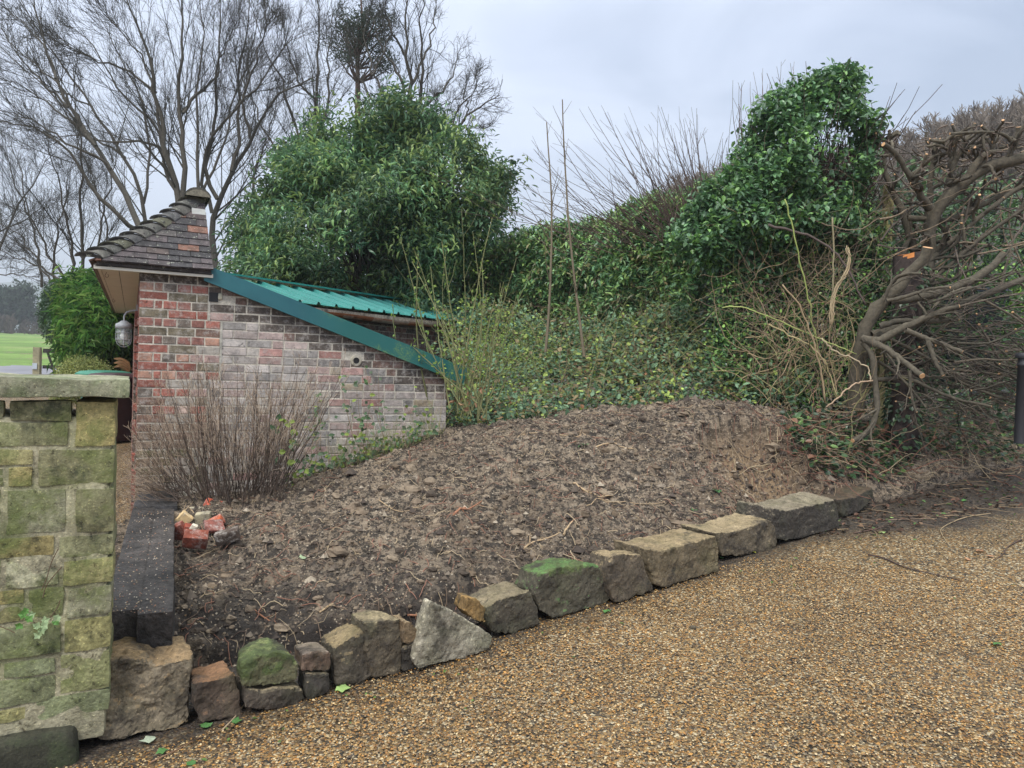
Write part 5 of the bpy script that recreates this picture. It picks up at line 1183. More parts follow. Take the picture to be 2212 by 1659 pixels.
# thin tangled stems in the brambles
def tangle(n, box, dfun, ln, K, wob, up, r, col, dirs=None, S_=3, ymap=None):
    px = rng.uniform(box[0], box[2], n); py = rng.uniform(box[1], box[3], n); P0 = at(px, py, dfun(px, py) + rng.normal(0, .12, n))
    D = nrm(rdir(n) * [1, .5, 1] + (np.array(dirs) if dirs is not None else 0)); Q = wander(P0, D, rng.uniform(*ln, n), K, wob, up)
    c = np.array(col)[rng.integers(0, len(col), n)] * rng.uniform(.7, 1.25, (n, 1)); return Q, np.linspace(1, .5, K)[None] * rng.uniform(r[0], r[1], n)[:, None], c
mb = MB()
for a in ((420, (980, 660, 1700, 890), bd, (.3, .9), 9, .12, -.02, (.0015, .0035), [(.20, .13, .09), (.22, .24, .08), (.12, .08, .06)], (0, 0, .3)),
          (160, (1150, 700, 1700, 870), lambda a, b: bd(a, b) - .2, (.6, 1.3), 12, .07, -.10, (.002, .004), [(.22, .25, .09), (.18, .15, .08)], (-.3, 0, .8))):
    q, r_, c = tangle(a[0], a[1], a[2], a[3], a[4], a[5], a[6], a[7], a[8], a[9]); mb.tubes(q, r_, 4, c)
mb.build('bramble_stems', M_twig, **SF)
# suckers beside the end of the shed
n = 30; bx_ = np.concatenate([rng.normal(1012, 14, 18), rng.normal(1000, 40, 12)]); by_ = 880 + rng.uniform(-20, 30, n)
tx_ = bx_ + rng.normal(-45, 75, n); ty_ = rng.uniform(430, 760, n) + np.abs(tx_ - 960) * .3
root, P, RR = shoots('elder_suckers', 'clump of tall thin yellow green suckers growing past the right end of the barge board', 'shrub', bx_, by_, tx_, ty_, 7.35 + rng.uniform(-.25, .35, n), rng.uniform(.005, .011, n), (.19, .19, .085), K=14, wob=.05, side=4)
q, r_ = children(P, RR, 16, .25, 1, (.5, 1.2), .05, .04, 3, .1, 0, None, .4, .0015); tip = q[:, -1]
mb = MB(); mb.leaves(tip, nrm(rdir(len(tip)) + [0, 0, .2]), rdir(len(tip)), rng.uniform(.025, .05, len(tip)), .022, np.array([(.24, .33, .07), (.17, .26, .06)])[rng.integers(0, 2, len(tip))], 2); mb.build('leaves', M_leafm, root)
dl = at(np.array([1000, 1020, 990, 1035, 1010]), np.array([855, 865, 872, 830, 880]), 7.1); mb = MB(); mb.leaves(np.repeat(dl, 3, 0) + rng.normal(0, .03, (15, 3)), nrm(rdir(15) + [0, 0, -1]), rdir(15), .055, .032, (.33, .19, .11), 2, bend=.4); mb.build('dead_leaves', M_leafm, root)
# scrub and ivy on the right
hp_ = np.array([(1560, 470), (1660, 430), (1790, 420), (1880, 430), (1930, 520), (1930, 640), (1880, 760), (1850, 870), (1600, 872), (1540, 800), (1540, 600)], float)
hdp = lambda px, py: np.interp(py, [430, 860], [8.6, 7.9]) + 0 * px
hcols = [(.08, .16, .06), (.12, .23, .07), (.06, .12, .055), (.20, .34, .08), (.05, .10, .05)]
hs_ = thing('holly_thicket', 'thicket of holly and ivy leaves under the pointed ivy column, threaded with pale dead vines', 'shrub', at(1720, 860, 8.2))
mb = MB(); mb.leaves(*cloud(hp_, 7200, hdp, 4, .05, .030, hcols, 31, .2, .30, gap=-.45, rr=.06), kind=2, bend=.1)
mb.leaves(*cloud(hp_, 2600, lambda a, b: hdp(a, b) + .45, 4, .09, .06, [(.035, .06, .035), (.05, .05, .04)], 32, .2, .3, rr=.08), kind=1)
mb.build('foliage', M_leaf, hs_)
mb = MB()
pale = [(.34, .25, .15), (.25, .18, .11), (.15, .11, .075), (.24, .22, .10)]
for a in ((210, (1600, 560, 1860, 860), lambda x, y: hdp(x, y) - .15, (.4, 1.2), 14, .22, .05, (.0025, .0055), pale, (0, 0, .5)),
          (260, (1560, 420, 1900, 700), lambda x, y: hdp(x, y) - .1, (.5, 1.4), 12, .16, -.03, (.0015, .0035), [(.22, .16, .11), (.28, .22, .15), (.15, .11, .09)], (.3, 0, .1)),
          (120, (1640, 760, 1880, 900), lambda x, y: 7.5 + 0 * x, (.3, .8), 12, .20, .06, (.003, .006), pale, (0, 0, .6))):
    q, r_, c = tangle(*a); mb.tubes(q, r_, 4, c)
mb.build('dead_vines', M_twig, hs_)
# hand placed long stems on the right
def line_thing(parent, name, lines, mt=None):
    mb = MB()
    for pts, d, r0, r1, col in lines:
        pts = np.array(pts, float); dd = np.broadcast_to(np.linspace(d[0], d[1], len(pts)) if isinstance(d, tuple) else d, len(pts)); P = smooth_line(at(pts[:, 0], pts[:, 1], dd), max(8, 4 * len(pts)))
        P[1:-1] += rng.normal(0, .006, (len(P) - 2, 3)); mb.tubes(P[None], np.linspace(r0, r1, len(P))[None], 7, col, caps=True)
    return mb.build(name, mt or M_bark, parent)
line_thing(hs_, 'long_stems', [
 ([(1695, 430), (1715, 500), (1735, 600), (1755, 680), (1765, 745)], 7.6, .008, .007, (.28, .33, .10)),
 ([(1798, 470), (1800, 560), (1797, 640), (1792, 720)], 7.7, .009, .009, (.26, .22, .13)),
 ([(1660, 485), (1720, 500), (1775, 520), (1820, 560), (1850, 620), (1870, 660)], 7.7, .014, .009, (.12, .09, .08)),
 ([(1660, 700), (1700, 722), (1760, 748), (1790, 800), (1810, 860)], 7.3, .008, .006, (.40, .33, .17)),
 ([(1690, 615), (1730, 660), (1750, 720), (1770, 780), (1782, 868)], 7.3, .008, .010, (.34, .25, .15)),
 ([(1560, 665), (1600, 660), (1680, 690), (1740, 718), (1800, 745), (1850, 765)], 7.3, .006, .005, (.36, .40, .14)),
 ([(1885, 822), (1840, 828), (1810, 860), (1785, 880)], 7.1, .008, .007, (.38, .27, .18)),
 ([(1775, 730), (1790, 752), (1820, 768), (1850, 775), (1880, 800), (1880, 825)], 7.1, .007, .007, (.45, .36, .24)),
 ([(1740, 470), (1850, 505), (1900, 470)], 7.9, .008, .005, (.2, .15, .1))], M_twig)
vb = []
for k in range(9):
    o = rng.uniform(-5, 5); vb.append(([(1832 + 1.5 * o, 530 + 2 * k), (1836 + o * .7, 560), (1830 + o, 590), (1812 + o, 612), (1800 + o * 1.2, 640), (1796 + o, 700)], 7.45 + rng.uniform(-.03, .03), .004, .006, (.40, .31, .19)))
line_thing(hs_, 'frayed_vine', vb, M_twig)
# ================================================================ FELLED TREE AND CUT HEDGE ON THE RIGHT
BRK = (.088, .074, .052); CUT = (.62, .36, .18)
ft = thing('felled_tree', 'freshly lopped tree with thick forked limbs and orange cut ends on the bank', 'tree', on_bank(1850, 868))
def limbs(parent, name, lst, S_=9):
    mb = MB(); cm = MB(); allP = []
    for pts, d, r0, r1, cut in lst:
        pts = np.array(pts, float); dd = np.linspace(d[0], d[1], len(pts)) if isinstance(d, tuple) else np.full(len(pts), d); P = smooth_line(at(pts[:, 0], pts[:, 1], dd), 18)
        P[1:-1] += rng.normal(0, r0 * .12, (16, 3)); RR = np.linspace(r0, r1, 18) * 1.18 * (1 + .08 * rng.normal(size=18)); col = np.array(BRK) * rng.uniform(.85, 1.15)
        mb.tubes(P[None], RR[None], S_, col); allP.append((P, RR))
        t = nrm(P[-1] - P[-2]); e = P[-1]
        if cut: MB().tubes(np.array([[e - t * .002, e + t * .004]]), np.array([[RR[-1] * .98, RR[-1] * .9]]), S_, CUT, caps=True, capcol=CUT).build('cut_end', M_plain, parent)
        else: mb.tubes(np.array([[e, e + t * .01]]), np.array([[RR[-1], RR[-1] * .3]]), S_, col)
    o = mb.build(name, M_bark, parent)
    return allP
LB = [([(1846, 880), (1850, 830), (1857, 770), (1862, 725), (1878, 685), (1905, 652), (1930, 635), (1965, 590), (1990, 560), (2004, 535)], (7.6, 7.2), .075, .040, 1),
 ([(1920, 650), (1990, 642), (2060, 622), (2110, 600), (2150, 570), (2166, 550)], (7.35, 7.5), .042, .032, 1),
 ([(1880, 725), (1960, 708), (2050, 665), (2130, 635), (2230, 596)], (7.4, 7.8), .042, .026, 0),
 ([(1862, 735), (1895, 740), (1940, 712), (1975, 697), (2040, 668), (2072, 662)], (7.3, 7.0), .036, .018, 1),
 ([(1862, 730), (1905, 747), (1940, 772), (1975, 800), (1992, 812)], (7.3, 6.8), .032, .020, 1),
 ([(1956, 713), (2005, 733), (2050, 748), (2077, 760)], (7.0, 6.9), .022, .016, 1),
 ([(2003, 733), (2012, 760), (2022, 785), (2037, 811)], (6.95, 6.85), .020, .016, 1),
 ([(1866, 740), (1886, 765), (1890, 830), (1898, 880), (1880, 932), (1842, 952)], (7.3, 6.9), .026, .020, 1),
 ([(1893, 820), (1960, 815), (2000, 835), (2060, 862), (2140, 878)], (7.3, 7.0), .020, .010, 1),
 ([(1900, 705), (1950, 690), (2000, 697), (2070, 690)], (7.3, 7.1), .026, .014, 1),
 ([(1890, 720), (1930, 735), (2010, 775), (2060, 820), (2130, 850), (2190, 868)], (7.4, 7.3), .018, .010, 0),
 ([(1905, 655), (1930, 600), (1960, 590), (1990, 592)], (7.2, 7.0), .015, .009, 1),
 ([(1915, 650), (1960, 640), (2000, 625), (2040, 620), (2052, 621)], (7.1, 6.95), .016, .010, 1),
 ([(2000, 690), (2030, 645), (2080, 620), (2130, 625)], (7.2, 7.4), .014, .008, 1),
 ([(1895, 780), (1930, 800), (1960, 830), (2000, 880)], (7.3, 7.1), .014, .008, 0),
 ([(1965, 800), (1967, 850), (1975, 880), (1980, 890)], (6.9, 6.85), .014, .008, 1)]
aP = limbs(ft, 'trunk', LB)
P = np.array([p for p, r in aP[1:]]); RR = np.array([r for p, r in aP[1:]])
q, r_ = children(P, RR, 5, .25, .95, (.4, 1.0), .5, .25, 9, .14, -.02, (.25, 0, .0), .5, .004)
q2, r2 = children(q, r_, 3, .3, 1, (.4, .9), .5, .12, 6, .14, 0, None, .6, .002)
mb = MB(); mb.tubes(q, r_, 6, np.array(BRK) * rng.uniform(.7, 1.2, (len(q), 1))); mb.tubes(q2, r2, 4, np.array((.10, .075, .06)))
mb.build('branches', M_bark, ft)
# second, upper tree: the hacked off hedge against the sky
ht = thing('lopped_hedge_tree', 'hacked back hedge tree with short stubs and curving dark limbs against the sky', 'tree', [*at(2030, 860, 8.3)[:2], 1.0])
HBL = [([(1985, 860), (1990, 700), (2000, 560), (2012, 455), (2060, 412), (2110, 372), (2160, 352), (2225, 338)], (8.4, 8.0), .085, .05, 0),
 ([(2010, 450), (1990, 425), (1960, 372), (1935, 330), (1908, 312)], (8.1, 7.8), .034, .020, 1),
 ([(2000, 560), (2005, 470), (2008, 400), (2018, 330), (2020, 300)], (8.5, 8.5), .04, .018, 1),
 ([(2040, 430), (2060, 350), (2080, 320), (2105, 268)], (8.2, 8.2), .035, .016, 1),
 ([(2120, 366), (2170, 350), (2195, 312), (2200, 275)], (8.1, 8.0), .035, .024, 1),
 ([(2190, 312), (2170, 288), (2120, 284), (2052, 289)], (8.0, 7.9), .016, .012, 1),
 ([(1990, 600), (1960, 480), (1920, 400), (1905, 350), (1920, 300), (1938, 285)], (8.6, 8.6), .04, .022, 1),
 ([(1918, 315), (1905, 295), (1893, 298)], 8.6, .022, .016, 1), ([(1920, 310), (1922, 290), (1920, 282)], 8.6, .022, .014, 1),
 ([(2060, 350), (2048, 320), (2030, 300)], 8.2, .02, .012, 1), ([(2050, 360), (2075, 330), (2130, 300), (2148, 288)], 8.2, .02, .012, 1),
 ([(2100, 380), (2140, 330), (2150, 300), (2120, 272)], (8.1, 8.0), .022, .012, 1),
 ([(1960, 470), (2050, 480), (2120, 440), (2220, 400)], (8.4, 8.3), .03, .02, 0),
 ([(1930, 640), (2010, 560), (2080, 500), (2150, 440), (2225, 390)], (8.3, 8.0), .028, .018, 0),
 ([(1940, 660), (2020, 600), (2110, 520), (2225, 440)], (8.3, 8.0), .022, .016, 0)]
aP = limbs(ht, 'trunk', HBL)
P = np.array([p for p, r in aP]); RR = np.array([r for p, r in aP])
q, r_ = children(P, RR, 9, .15, 1, (.4, 1.2), .28, .30, 9, .32, .05, (0, 0, .1), .85, .014)
q2, r2 = children(q, r_, 3, .2, 1, (.4, 1.0), .5, .15, 6, .18, 0, None, .6, .004)
# nothing rises above the sawn line
def crop(q, fn):
    d = q - np.array([0, 0, CAMZ]); c = d @ M3; py = 829.5 + 1593 * c[..., 1] / c[..., 2]; px = 1106 - 1593 * c[..., 0] / c[..., 2]; return (py > fn(px)).all(1)
top_ = lambda px: np.interp(px, [1850, 1900, 2000, 2040, 2200], [300, 285, 285, 270, 255])
k = crop(q, top_); q, r_ = q[k], r_[k]; k = crop(q2, top_); q2, r2 = q2[k], r2[k]
for i_ in rng.choice(len(q), min(45, len(q)), replace=False):
    t_ = nrm(q[i_, -1] - q[i_, -2]); e_ = q[i_, -1]; MB().tubes(np.array([[e_ - t_ * .004, e_ + t_ * .005]]), np.array([[r_[i_, -1] * 1.08, r_[i_, -1]]]), 6, CUT, caps=True, capcol=CUT).build('cut_end', M_plain, ht)
mb = MB(); mb.tubes(q, r_, 6, np.array(BRK) * rng.uniform(.6, 1.4, (len(q), 1))); mb.tubes(q2, r2, 4, np.array((.12, .09, .07)) * rng.uniform(.7, 1.5, (len(q2), 1)))
n = 150; px = rng.uniform(1880, 2260, n); py = rng.uniform(300, 620, n); Q = wander(at(px, py, 8.4 + rng.uniform(-.4, .5, n)), nrm(rdir(n) * [1, .4, .6] + [.6, 0, .25]), rng.uniform(.4, 1.5, n), 12, .12, 0)
k = crop(Q, top_); Q = Q[k]; mb.tubes(Q, np.linspace(1, .5, 12)[None] * rng.uniform(.004, .014, len(Q))[:, None], 5, np.array([(.08, .065, .05), (.13, .10, .08), (.24, .18, .12)])[rng.integers(0, 3, len(Q))])
mb.build('branches', M_bark, ht)
lp_ = np.array([(1880, 430), (1960, 350), (2080, 390), (2240, 400), (2260, 850), (2000, 880), (1880, 860)], float)
mb = MB(); mb.leaves(*cloud(lp_, 2300, lambda a, b: 9.0 + 0 * a, 3, .09, .045, [(.06, .12, .05), (.09, .16, .06), (.05, .09, .05)], 41, .2, .5, rr=.08), kind=2); mb.build('leaves', M_leaf, ht)
# heap of lopped branches on the ground at the right
bpile = thing('branch_pile', 'low heap of lopped dark branches sprawling over the ground towards the bollard', 'brushwood', on_bank(2080, 900))
n = 150; px = rng.uniform(1900, 2230, n); py = rng.uniform(640, 900, n); Q = wander(at(px, py, 7.6 + rng.uniform(-.5, .6, n)), nrm(rdir(n) * [1, .4, .5] + [1.0, 0, -.05]), rng.uniform(.4, 1.5, n), 12, .09, 0)
rr_ = rng.uniform(.004, .014, n); RRq = np.linspace(1, .45, 12)[None] * rr_[:, None]; cb = np.array([(.07, .06, .042), (.105, .085, .06), (.05, .042, .03)])[rng.integers(0, 3, n)]
mb = MB(); mb.tubes(Q, RRq, 6, cb); q2, r2 = children(Q, RRq, 4, .2, 1, (.3, .8), .5, .15, 6, .12, 0, None, .6, .002); mb.tubes(q2, r2, 4, (.11, .085, .07)); mb.build('branches', M_bark, bpile)
k = rng.choice(n, 46, replace=False); e = Q[k, 0]; t = nrm(Q[k, 0] - Q[k, 1]); 
for e_, t_, r_e in zip(e, t, rr_[k]): MB().tubes(np.array([[e_ - t_ * .005, e_ + t_ * .006]]), np.array([[r_e * 1.05, r_e]]), 6, CUT, caps=True, capcol=CUT).build('cut_end', M_plain, bpile)
# stump with a fresh orange cut
SP = at(1966, 548, 7.9); z0 = float(bz(SP[0], SP[1])[0])
st_ = thing('tree_stump', 'thick dark ivy wrapped tree stump with a bright orange freshly sawn top', 'stump', [SP[0], SP[1], z0])
mb = MB(); zz = np.linspace(z0 - .1, SP[2], 8); a = np.arange(14) * 2 * np.pi / 14
prof_ = np.array([[SP[0] + (.135 + .03 * math.sin(3 * q + z * 2) + .02 * (z < z0 + .3)) * math.cos(q), SP[1] + (.135 + .03 * math.sin(3 * q + z * 2)) * math.sin(q), z + .03 * math.cos(q)] for z in zz for q in a])
j = np.arange(14); F_ = np.concatenate([np.stack([i * 14 + j, i * 14 + (j + 1) % 14, (i + 1) * 14 + (j + 1) % 14, (i + 1) * 14 + j], 1) for i in range(7)]); mb.add(prof_, F_, (.05, .035, .03), True); mb.build('trunk', M_bark, st_)
mb = MB(); tp = prof_[-14:] + [0, 0, .003]; c_ = SP + np.array([0, 0, .003]); mb.add(np.concatenate([tp, [c_]]), [[i, (i + 1) % 14, 14] for i in range(14)], (.75, .26, .07)); 
rim = prof_[-14:]; lo_ = rim - [0, 0, .05]; k = [9, 10]; mb.add(np.concatenate([(rim[8:11] - SP) * 1.01 + SP, (lo_[8:11] - SP) * 1.01 + SP]), [[0, 3, 4, 1], [1, 4, 5, 2]], (.75, .28, .08)); mb.build('cut_face', M_plain, st_)
for_iv = []; mb = MB(); n = 520; a_ = rng.uniform(0, 6.28, n); zz_ = rng.uniform(z0, SP[2] - .12, n); q = np.stack([SP[0] + .17 * np.cos(a_), SP[1] + .17 * np.sin(a_), zz_], 1)
mb.leaves(q, nrm(np.stack([np.cos(a_), np.sin(a_), -.8 + 0 * a_], 1) + rdir(n) * .5), nrm(np.stack([np.cos(a_), np.sin(a_), .3 + 0 * a_], 1)), .06, .05, np.array([(.05, .10, .045), (.07, .13, .05), (.035, .06, .035)])[rng.integers(0, 3, n)], 2); mb.build('ivy', M_leaf, st_)
# backdrop behind the branches: dark trees, a bright hedge
dt = thing('dark_conifers', 'dark evergreen trees seen through the lopped branches at the far right', 'trees', [*at(2150, 700, 17)[:2], 1.0])
cp = np.array([(1860, 470), (1960, 420), (2260, 440), (2260, 760), (1860, 860)], float); mb = MB(); mb.leaves(*cloud(cp, 5200, lambda a, b: 15 + 0 * a, 6, .20, .06, [(.04, .065, .05), (.055, .08, .06)], 51, .3, 1.0, rr=.2), kind=1); mb.build('foliage', M_leafm, dt)
q = at(rng.uniform(1880, 2250, 26), 760 + 0 * rng.uniform(size=26), 14.5); mb = MB(); mb.tubes(np.stack([q, q + [0, 0, 1.5], q + [.1, 0, 3.2]], 1), np.array([[.09, .07, .03]]).repeat(26, 0), 6, (.12, .11, .10)); mb.build('trunks', M_bark, dt)
bh = thing('bright_hedge', 'bright yellow green leafy hedge glimpsed behind the lopped branches at the right edge', 'hedge', [*at(2150, 760, 11)[:2], 1.0])
cp = np.array([(1990, 600), (2090, 590), (2260, 585), (2260, 800), (2100, 800), (2000, 700)], float); mb = MB(); mb.leaves(*cloud(cp, 2600, lambda a, b: 11 + 0 * a, 5, .08, .05, [(.15, .27, .045), (.11, .21, .04), (.20, .32, .07)], 52, .1, .3, rr=.08), kind=2); mb.build('foliage', M_leaf, bh)
# ivy and litter on the ground at the right
lit = np.array([(1690, 868), (1800, 860), (1900, 850), (2230, 840), (2230, 1000), (2000, 995), (1890, 1050), (1780, 1050), (1700, 960)], float)
def on_surface(px, py, f=bank):
    out = []
    for a, b in zip(px, py): out.append(on_bank(a, b))
    return np.array(out)
nl_ = 2700; px = rng.uniform(1680, 2230, nl_ * 2); py = rng.uniform(845, 1040, nl_ * 2); k = inside(px, py, lit); px, py = px[k][:nl_], py[k][:nl_]; q = on_surface(px, py) + np.stack([0 * px, 0 * px, rng.exponential(.07, len(px))], 1)
mb = MB(); c = np.array([(.05, .10, .045), (.07, .14, .05), (.04, .075, .04), (.16, .27, .08), (.20, .10, .06)])[rng.choice(5, len(q), p=[.32, .24, .2, .09, .15])]
mb.leaves(q, nrm(rdir(len(q)) * [1, 1, .4]), nrm(rdir(len(q)) * .6 + [0, -.3, 1]), rng.uniform(.05, .09, len(q)), .055, c, 2); mb.build('ivy_ground_cover', M_leaf, **SF)
mb = MB(); n = 700; px = rng.uniform(1660, 2200, n); py = rng.uniform(860, 1040, n); q = on_surface(px, py) + [0, 0, .02]; Q = wander(q, nrm(rdir(n) * [1, 1, .35]), rng.uniform(.15, .7, n), 9, .25, -.01); Q[..., 2] = np.maximum(Q[..., 2], bz(Q[..., 0].ravel(), Q[..., 1].ravel()).reshape(Q.shape[:2]) + .004)
mb.tubes(Q, np.linspace(1, .6, 9)[None] * rng.uniform(.0018, .0045, n)[:, None], 4, np.array([(.30, .22, .14), (.15, .11, .08), (.38, .30, .19), (.22, .10, .07)])[rng.integers(0, 4, n)]); mb.build('twig_litter', M_twig, **SF)
# ---- posts, bin, bollard
def world_box(mb, c, sx, sy, z0, z1, col, rot=0., taper=1.0, bev=.01):
    a = math.cos(rot), math.sin(rot); V = []
    for z, s in ((z0, 1), (z1, taper)):
        for x, y in ((-1, -1), (1, -1), (1, 1), (-1, 1)): X, Y = x * sx / 2 * s, y * sy / 2 * s; V.append([c[0] + X * a[0] - Y * a[1], c[1] + X * a[1] + Y * a[0], z])
    mb.add(V, [[0, 3, 2, 1], [4, 5, 6, 7], [0, 1, 5, 4], [1, 2, 6, 5], [2, 3, 7, 6], [3, 0, 4, 7]], col)
q0 = at(1917, 470, 8.75); zt_ = at(1917, 400, 8.75)[2]; mb = MB(); world_box(mb, q0, .09, .08, .9, zt_, (.33, .29, .13), .3); world_box(mb, q0, .09, .08, zt_, zt_ + .012, (.40, .36, .2), .3, .7)
mb.build('fence_post', mat('post_wood', rough=.85, noise=[(12, .3), (50, .2)], bump=.3), **T('pale yellowish square wooden fence post standing among the lopped branches', 'post'))
mb = MB(); p = at([1878, 1905, 1960], [457, 462, 459], 8.9); mb.tubes(smooth_line(p, 12)[None], np.linspace(.032, .03, 12)[None], 10, (.035, .035, .04), caps=True); mb.build('drain_pipe', M_plain, **T('short black plastic pipe lying across the branches by the fence post', 'pipe'))
def wheelie(name, lab, c, rot, z0, body, lid, h=.98, w=.56, dp=.62, open_=0):
    root = thing(name, lab, 'wheelie bin', [c[0], c[1], z0]); mb = MB(); a = np.array([[math.cos(rot), math.sin(rot), 0], [-math.sin(rot), math.cos(rot), 0], [0, 0, 1]]); o = np.array([c[0], c[1], z0])
    def loft(mb, secs, col, cap=True):
        V = []; 
        for (hx, hy, z, oy) in secs:
            r = .05
            for (sx_, sy_) in ((-1, -1), (1, -1), (1, 1), (-1, 1)):
                for q in (0, 1, 2):
                    ang = math.atan2(sy_, sx_) - math.pi / 4 + q * math.pi / 4; V.append([sx_ * (hx - r) + r * math.cos(ang), sy_ * (hy - r) + r * math.sin(ang) + oy, z])
        V = np.array(V); n = len(secs); j = np.arange(12); F_ = np.concatenate([np.stack([i * 12 + j, i * 12 + (j + 1) % 12, (i + 1) * 12 + (j + 1) % 12, (i + 1) * 12 + j], 1) for i in range(n - 1)]); mb.add(o + V @ a, F_, col); mb.add(o + V[-12:] @ a, [list(range(12))], col)
    loft(mb, [(w * .38, dp * .36, .03, 0), (w * .39, dp * .38, .06, 0), (w * .47, dp * .46, h - .12, 0), (w * .47, dp * .46, h - .10, 0), (w * .51, dp * .5, h - .10, 0), (w * .51, dp * .5, h - .05, 0)], body); mb.build('body', M_plain, root)
    mb = MB(); loft(mb, [(w * .53, dp * .53, h - .048, -.01), (w * .53, dp * .53, h - .02, -.01), (w * .45, dp * .45, h + .02, -.01), (w * .3, dp * .3, h + .035, -.01)], lid); l_ = mb.build('lid', M_plain, root)
    mb = MB(); mb.tubes((o + np.array([[-w * .42, dp * .60, h - .06], [w * .42, dp * .60, h - .06]]) @ a)[None], np.array([[.016, .016]]), 8, lid, caps=True); 
    for s_ in (-1, 1): mb.box(o, a, (s_ * w * .4 - .015, dp * .5, h - .09), (s_ * w * .4 + .015, dp * .61, h - .045), body)
    mb.build('handle', M_plain, root)
    for s_ in (-1, 1):
        mb = MB(); mb.tubes((o + np.array([[s_ * w * .40, dp * .36, .10], [s_ * w * .48, dp * .36, .10]]) @ a)[None], np.array([[.10, .10]]), 16, (.02, .02, .02), caps=True); mb.build('wheel', M_plain, root)
    return root
cb_ = at(2095, 760, 9.6); wheelie('wheelie_bin', 'black wheelie bin half hidden behind the lopped branches', cb_, .1, at(2095, 770, 9.6)[2] - .2, (.03, .035, .045), (.05, .06, .08), h=1.05 if True else 1)
pb = at(2208, 884, 6.9); zb_ = pb[2] - .02; zt_ = at(2208, 762, 6.9)[2]
bo = thing('bollard', 'black post with a domed cap and a red and white reflector at the right edge', 'bollard', [pb[0], pb[1], zb_])
mb = MB(); lathe(mb, np.array([pb[0], pb[1], 0]), [(.055, zb_ - .3), (.055, zt_ - .13), (.062, zt_ - .125), (.062, zt_ - .10), (.055, zt_ - .095), (.055, zt_ - .05)], (.028, .028, .032)); mb.build('shaft', M_plain, bo)
mb = MB(); lathe(mb, np.array([pb[0], pb[1], 0]), [(.075, zt_ - .05), (.08, zt_ - .03), (.075, zt_ - .008), (.05, zt_), (0, zt_ + .002)], (.03, .03, .035)); mb.build('cap', M_plain, bo)
mb = MB(); mb.box(np.array([pb[0], pb[1], 0]), np.eye(3), (-.02, -.060, zt_ - .30), (.006, -.054, zt_ - .22), (.5, .02, .02)); mb.build('red_reflector', M_plain, bo)
mb = MB(); mb.box(np.array([pb[0], pb[1], 0]), np.eye(3), (-.01, -.060, zt_ - .10), (.02, -.054, zt_ - .055), (.7, .7, .7)); mb.build('white_reflector', M_plain, bo)
# ================================================================ BARE SHRUB IN FRONT OF THE WALL
n = 300; bx_ = rng.uniform(362, 615, n); by_ = 1085 + rng.uniform(-28, 18, n) - (bx_ > 560) * 8
f = (bx_ - 480) / 120; tx_ = bx_ + f * 75 + rng.normal(-25, 40, n) - (bx_ < 420) * rng.uniform(0, 60, n); ty_ = rng.uniform(800, 1000, n) - 30 * (np.abs(bx_ - 520) < 90) + np.maximum(0, 380 - tx_) * .9
d_ = 5.75 + rng.uniform(-.22, .32, n); tx_ = np.maximum(tx_, 288)
sh, P, RR = shoots('bare_shrub', 'dense leafless twiggy shrub with pale tips fanning up in front of the brick wall', 'shrub', bx_, by_, tx_, ty_, d_, rng.uniform(.002, .0042, n), (.085, .062, .048), K=12, wob=.11)
q, r_ = children(P, RR, 6, .35, 1, (.25, .8), .30, .10, 6, .12, .03, (-.15, 0, .1), .7, .0012)
q2, r2 = children(q, r_, 2, .3, 1, (.3, .8), .45, .05, 4, .1, 0, None, .7, .001)
mb = MB(); cc = np.array([(.34, .25, .18), (.22, .155, .115), (.42, .33, .25)])[rng.integers(0, 3, len(q))]; mb.tubes(q, r_, 3, cc); mb.tubes(q2, r2, 3, (.38, .29, .21)); mb.build('twigs', M_twig, sh)
lp = at(np.array([615, 628, 640, 605, 620, 650, 598, 640]), np.array([905, 912, 925, 985, 1000, 1010, 930, 960]), 5.6 + rng.uniform(-.1, .1, 8)); mb = MB(); mb.leaves(np.repeat(lp, 3, 0) + rng.normal(0, .02, (24, 3)), nrm(rdir(24) + [0, -.5, 0]), rdir(24) + [0, -1, 1], .055, .045, np.array([(.20, .26, .06), (.10, .17, .09)])[rng.integers(0, 2, 24)], 2); mb.build('bramble_leaves', M_leafm, sh)
# bramble by the wall
n = 34; bx_ = rng.uniform(620, 860, n); by_ = np.interp(bx_, [620, 860], [1070, 1000]) + rng.uniform(-10, 15, n); tx_ = bx_ + rng.normal(-15, 45, n); ty_ = by_ - rng.uniform(50, 230, n)
br_, P, RR = shoots('bramble', 'low straggly green bramble with grass at the foot of the whitewashed wall', 'bramble', bx_, by_, tx_, ty_, 6.35 + .5 * (bx_ - 620) / 240 + rng.uniform(-.15, .1, n), rng.uniform(.002, .0035, n), (.24, .17, .10), K=10, wob=.12)
q, r_ = children(P, RR, 5, .1, 1, (.5, 1.2), .06, .05, 3, .1, 0, None, .6, .0012); mb = MB(); tip = np.repeat(q[:, -1], 3, 0)
keep = rng.uniform(size=len(tip)) < .45; tip = tip[keep]
px = rng.uniform(600, 940, 420); py = np.interp(px, [600, 940], [1072, 935]) - rng.exponential(22, 420); dq = np.interp(px, [600, 940], [6.0, 7.1]) + rng.uniform(-.1, .1, 420); lw = at(px, py, dq)
tip = np.concatenate([tip, lw]); c = np.array([(.11, .19, .08), (.08, .14, .07), (.22, .29, .06), (.13, .18, .11)])[rng.integers(0, 4, len(tip))]
mb.leaves(tip, nrm(rdir(len(tip)) * [1, 1, .5] + [0, -.3, -.1]), nrm(rdir(len(tip)) * .5 + [0, -.8, .6]), rng.uniform(.03, .06, len(tip)), .036, c, 2); mb.build('leaves', M_leafm, br_)
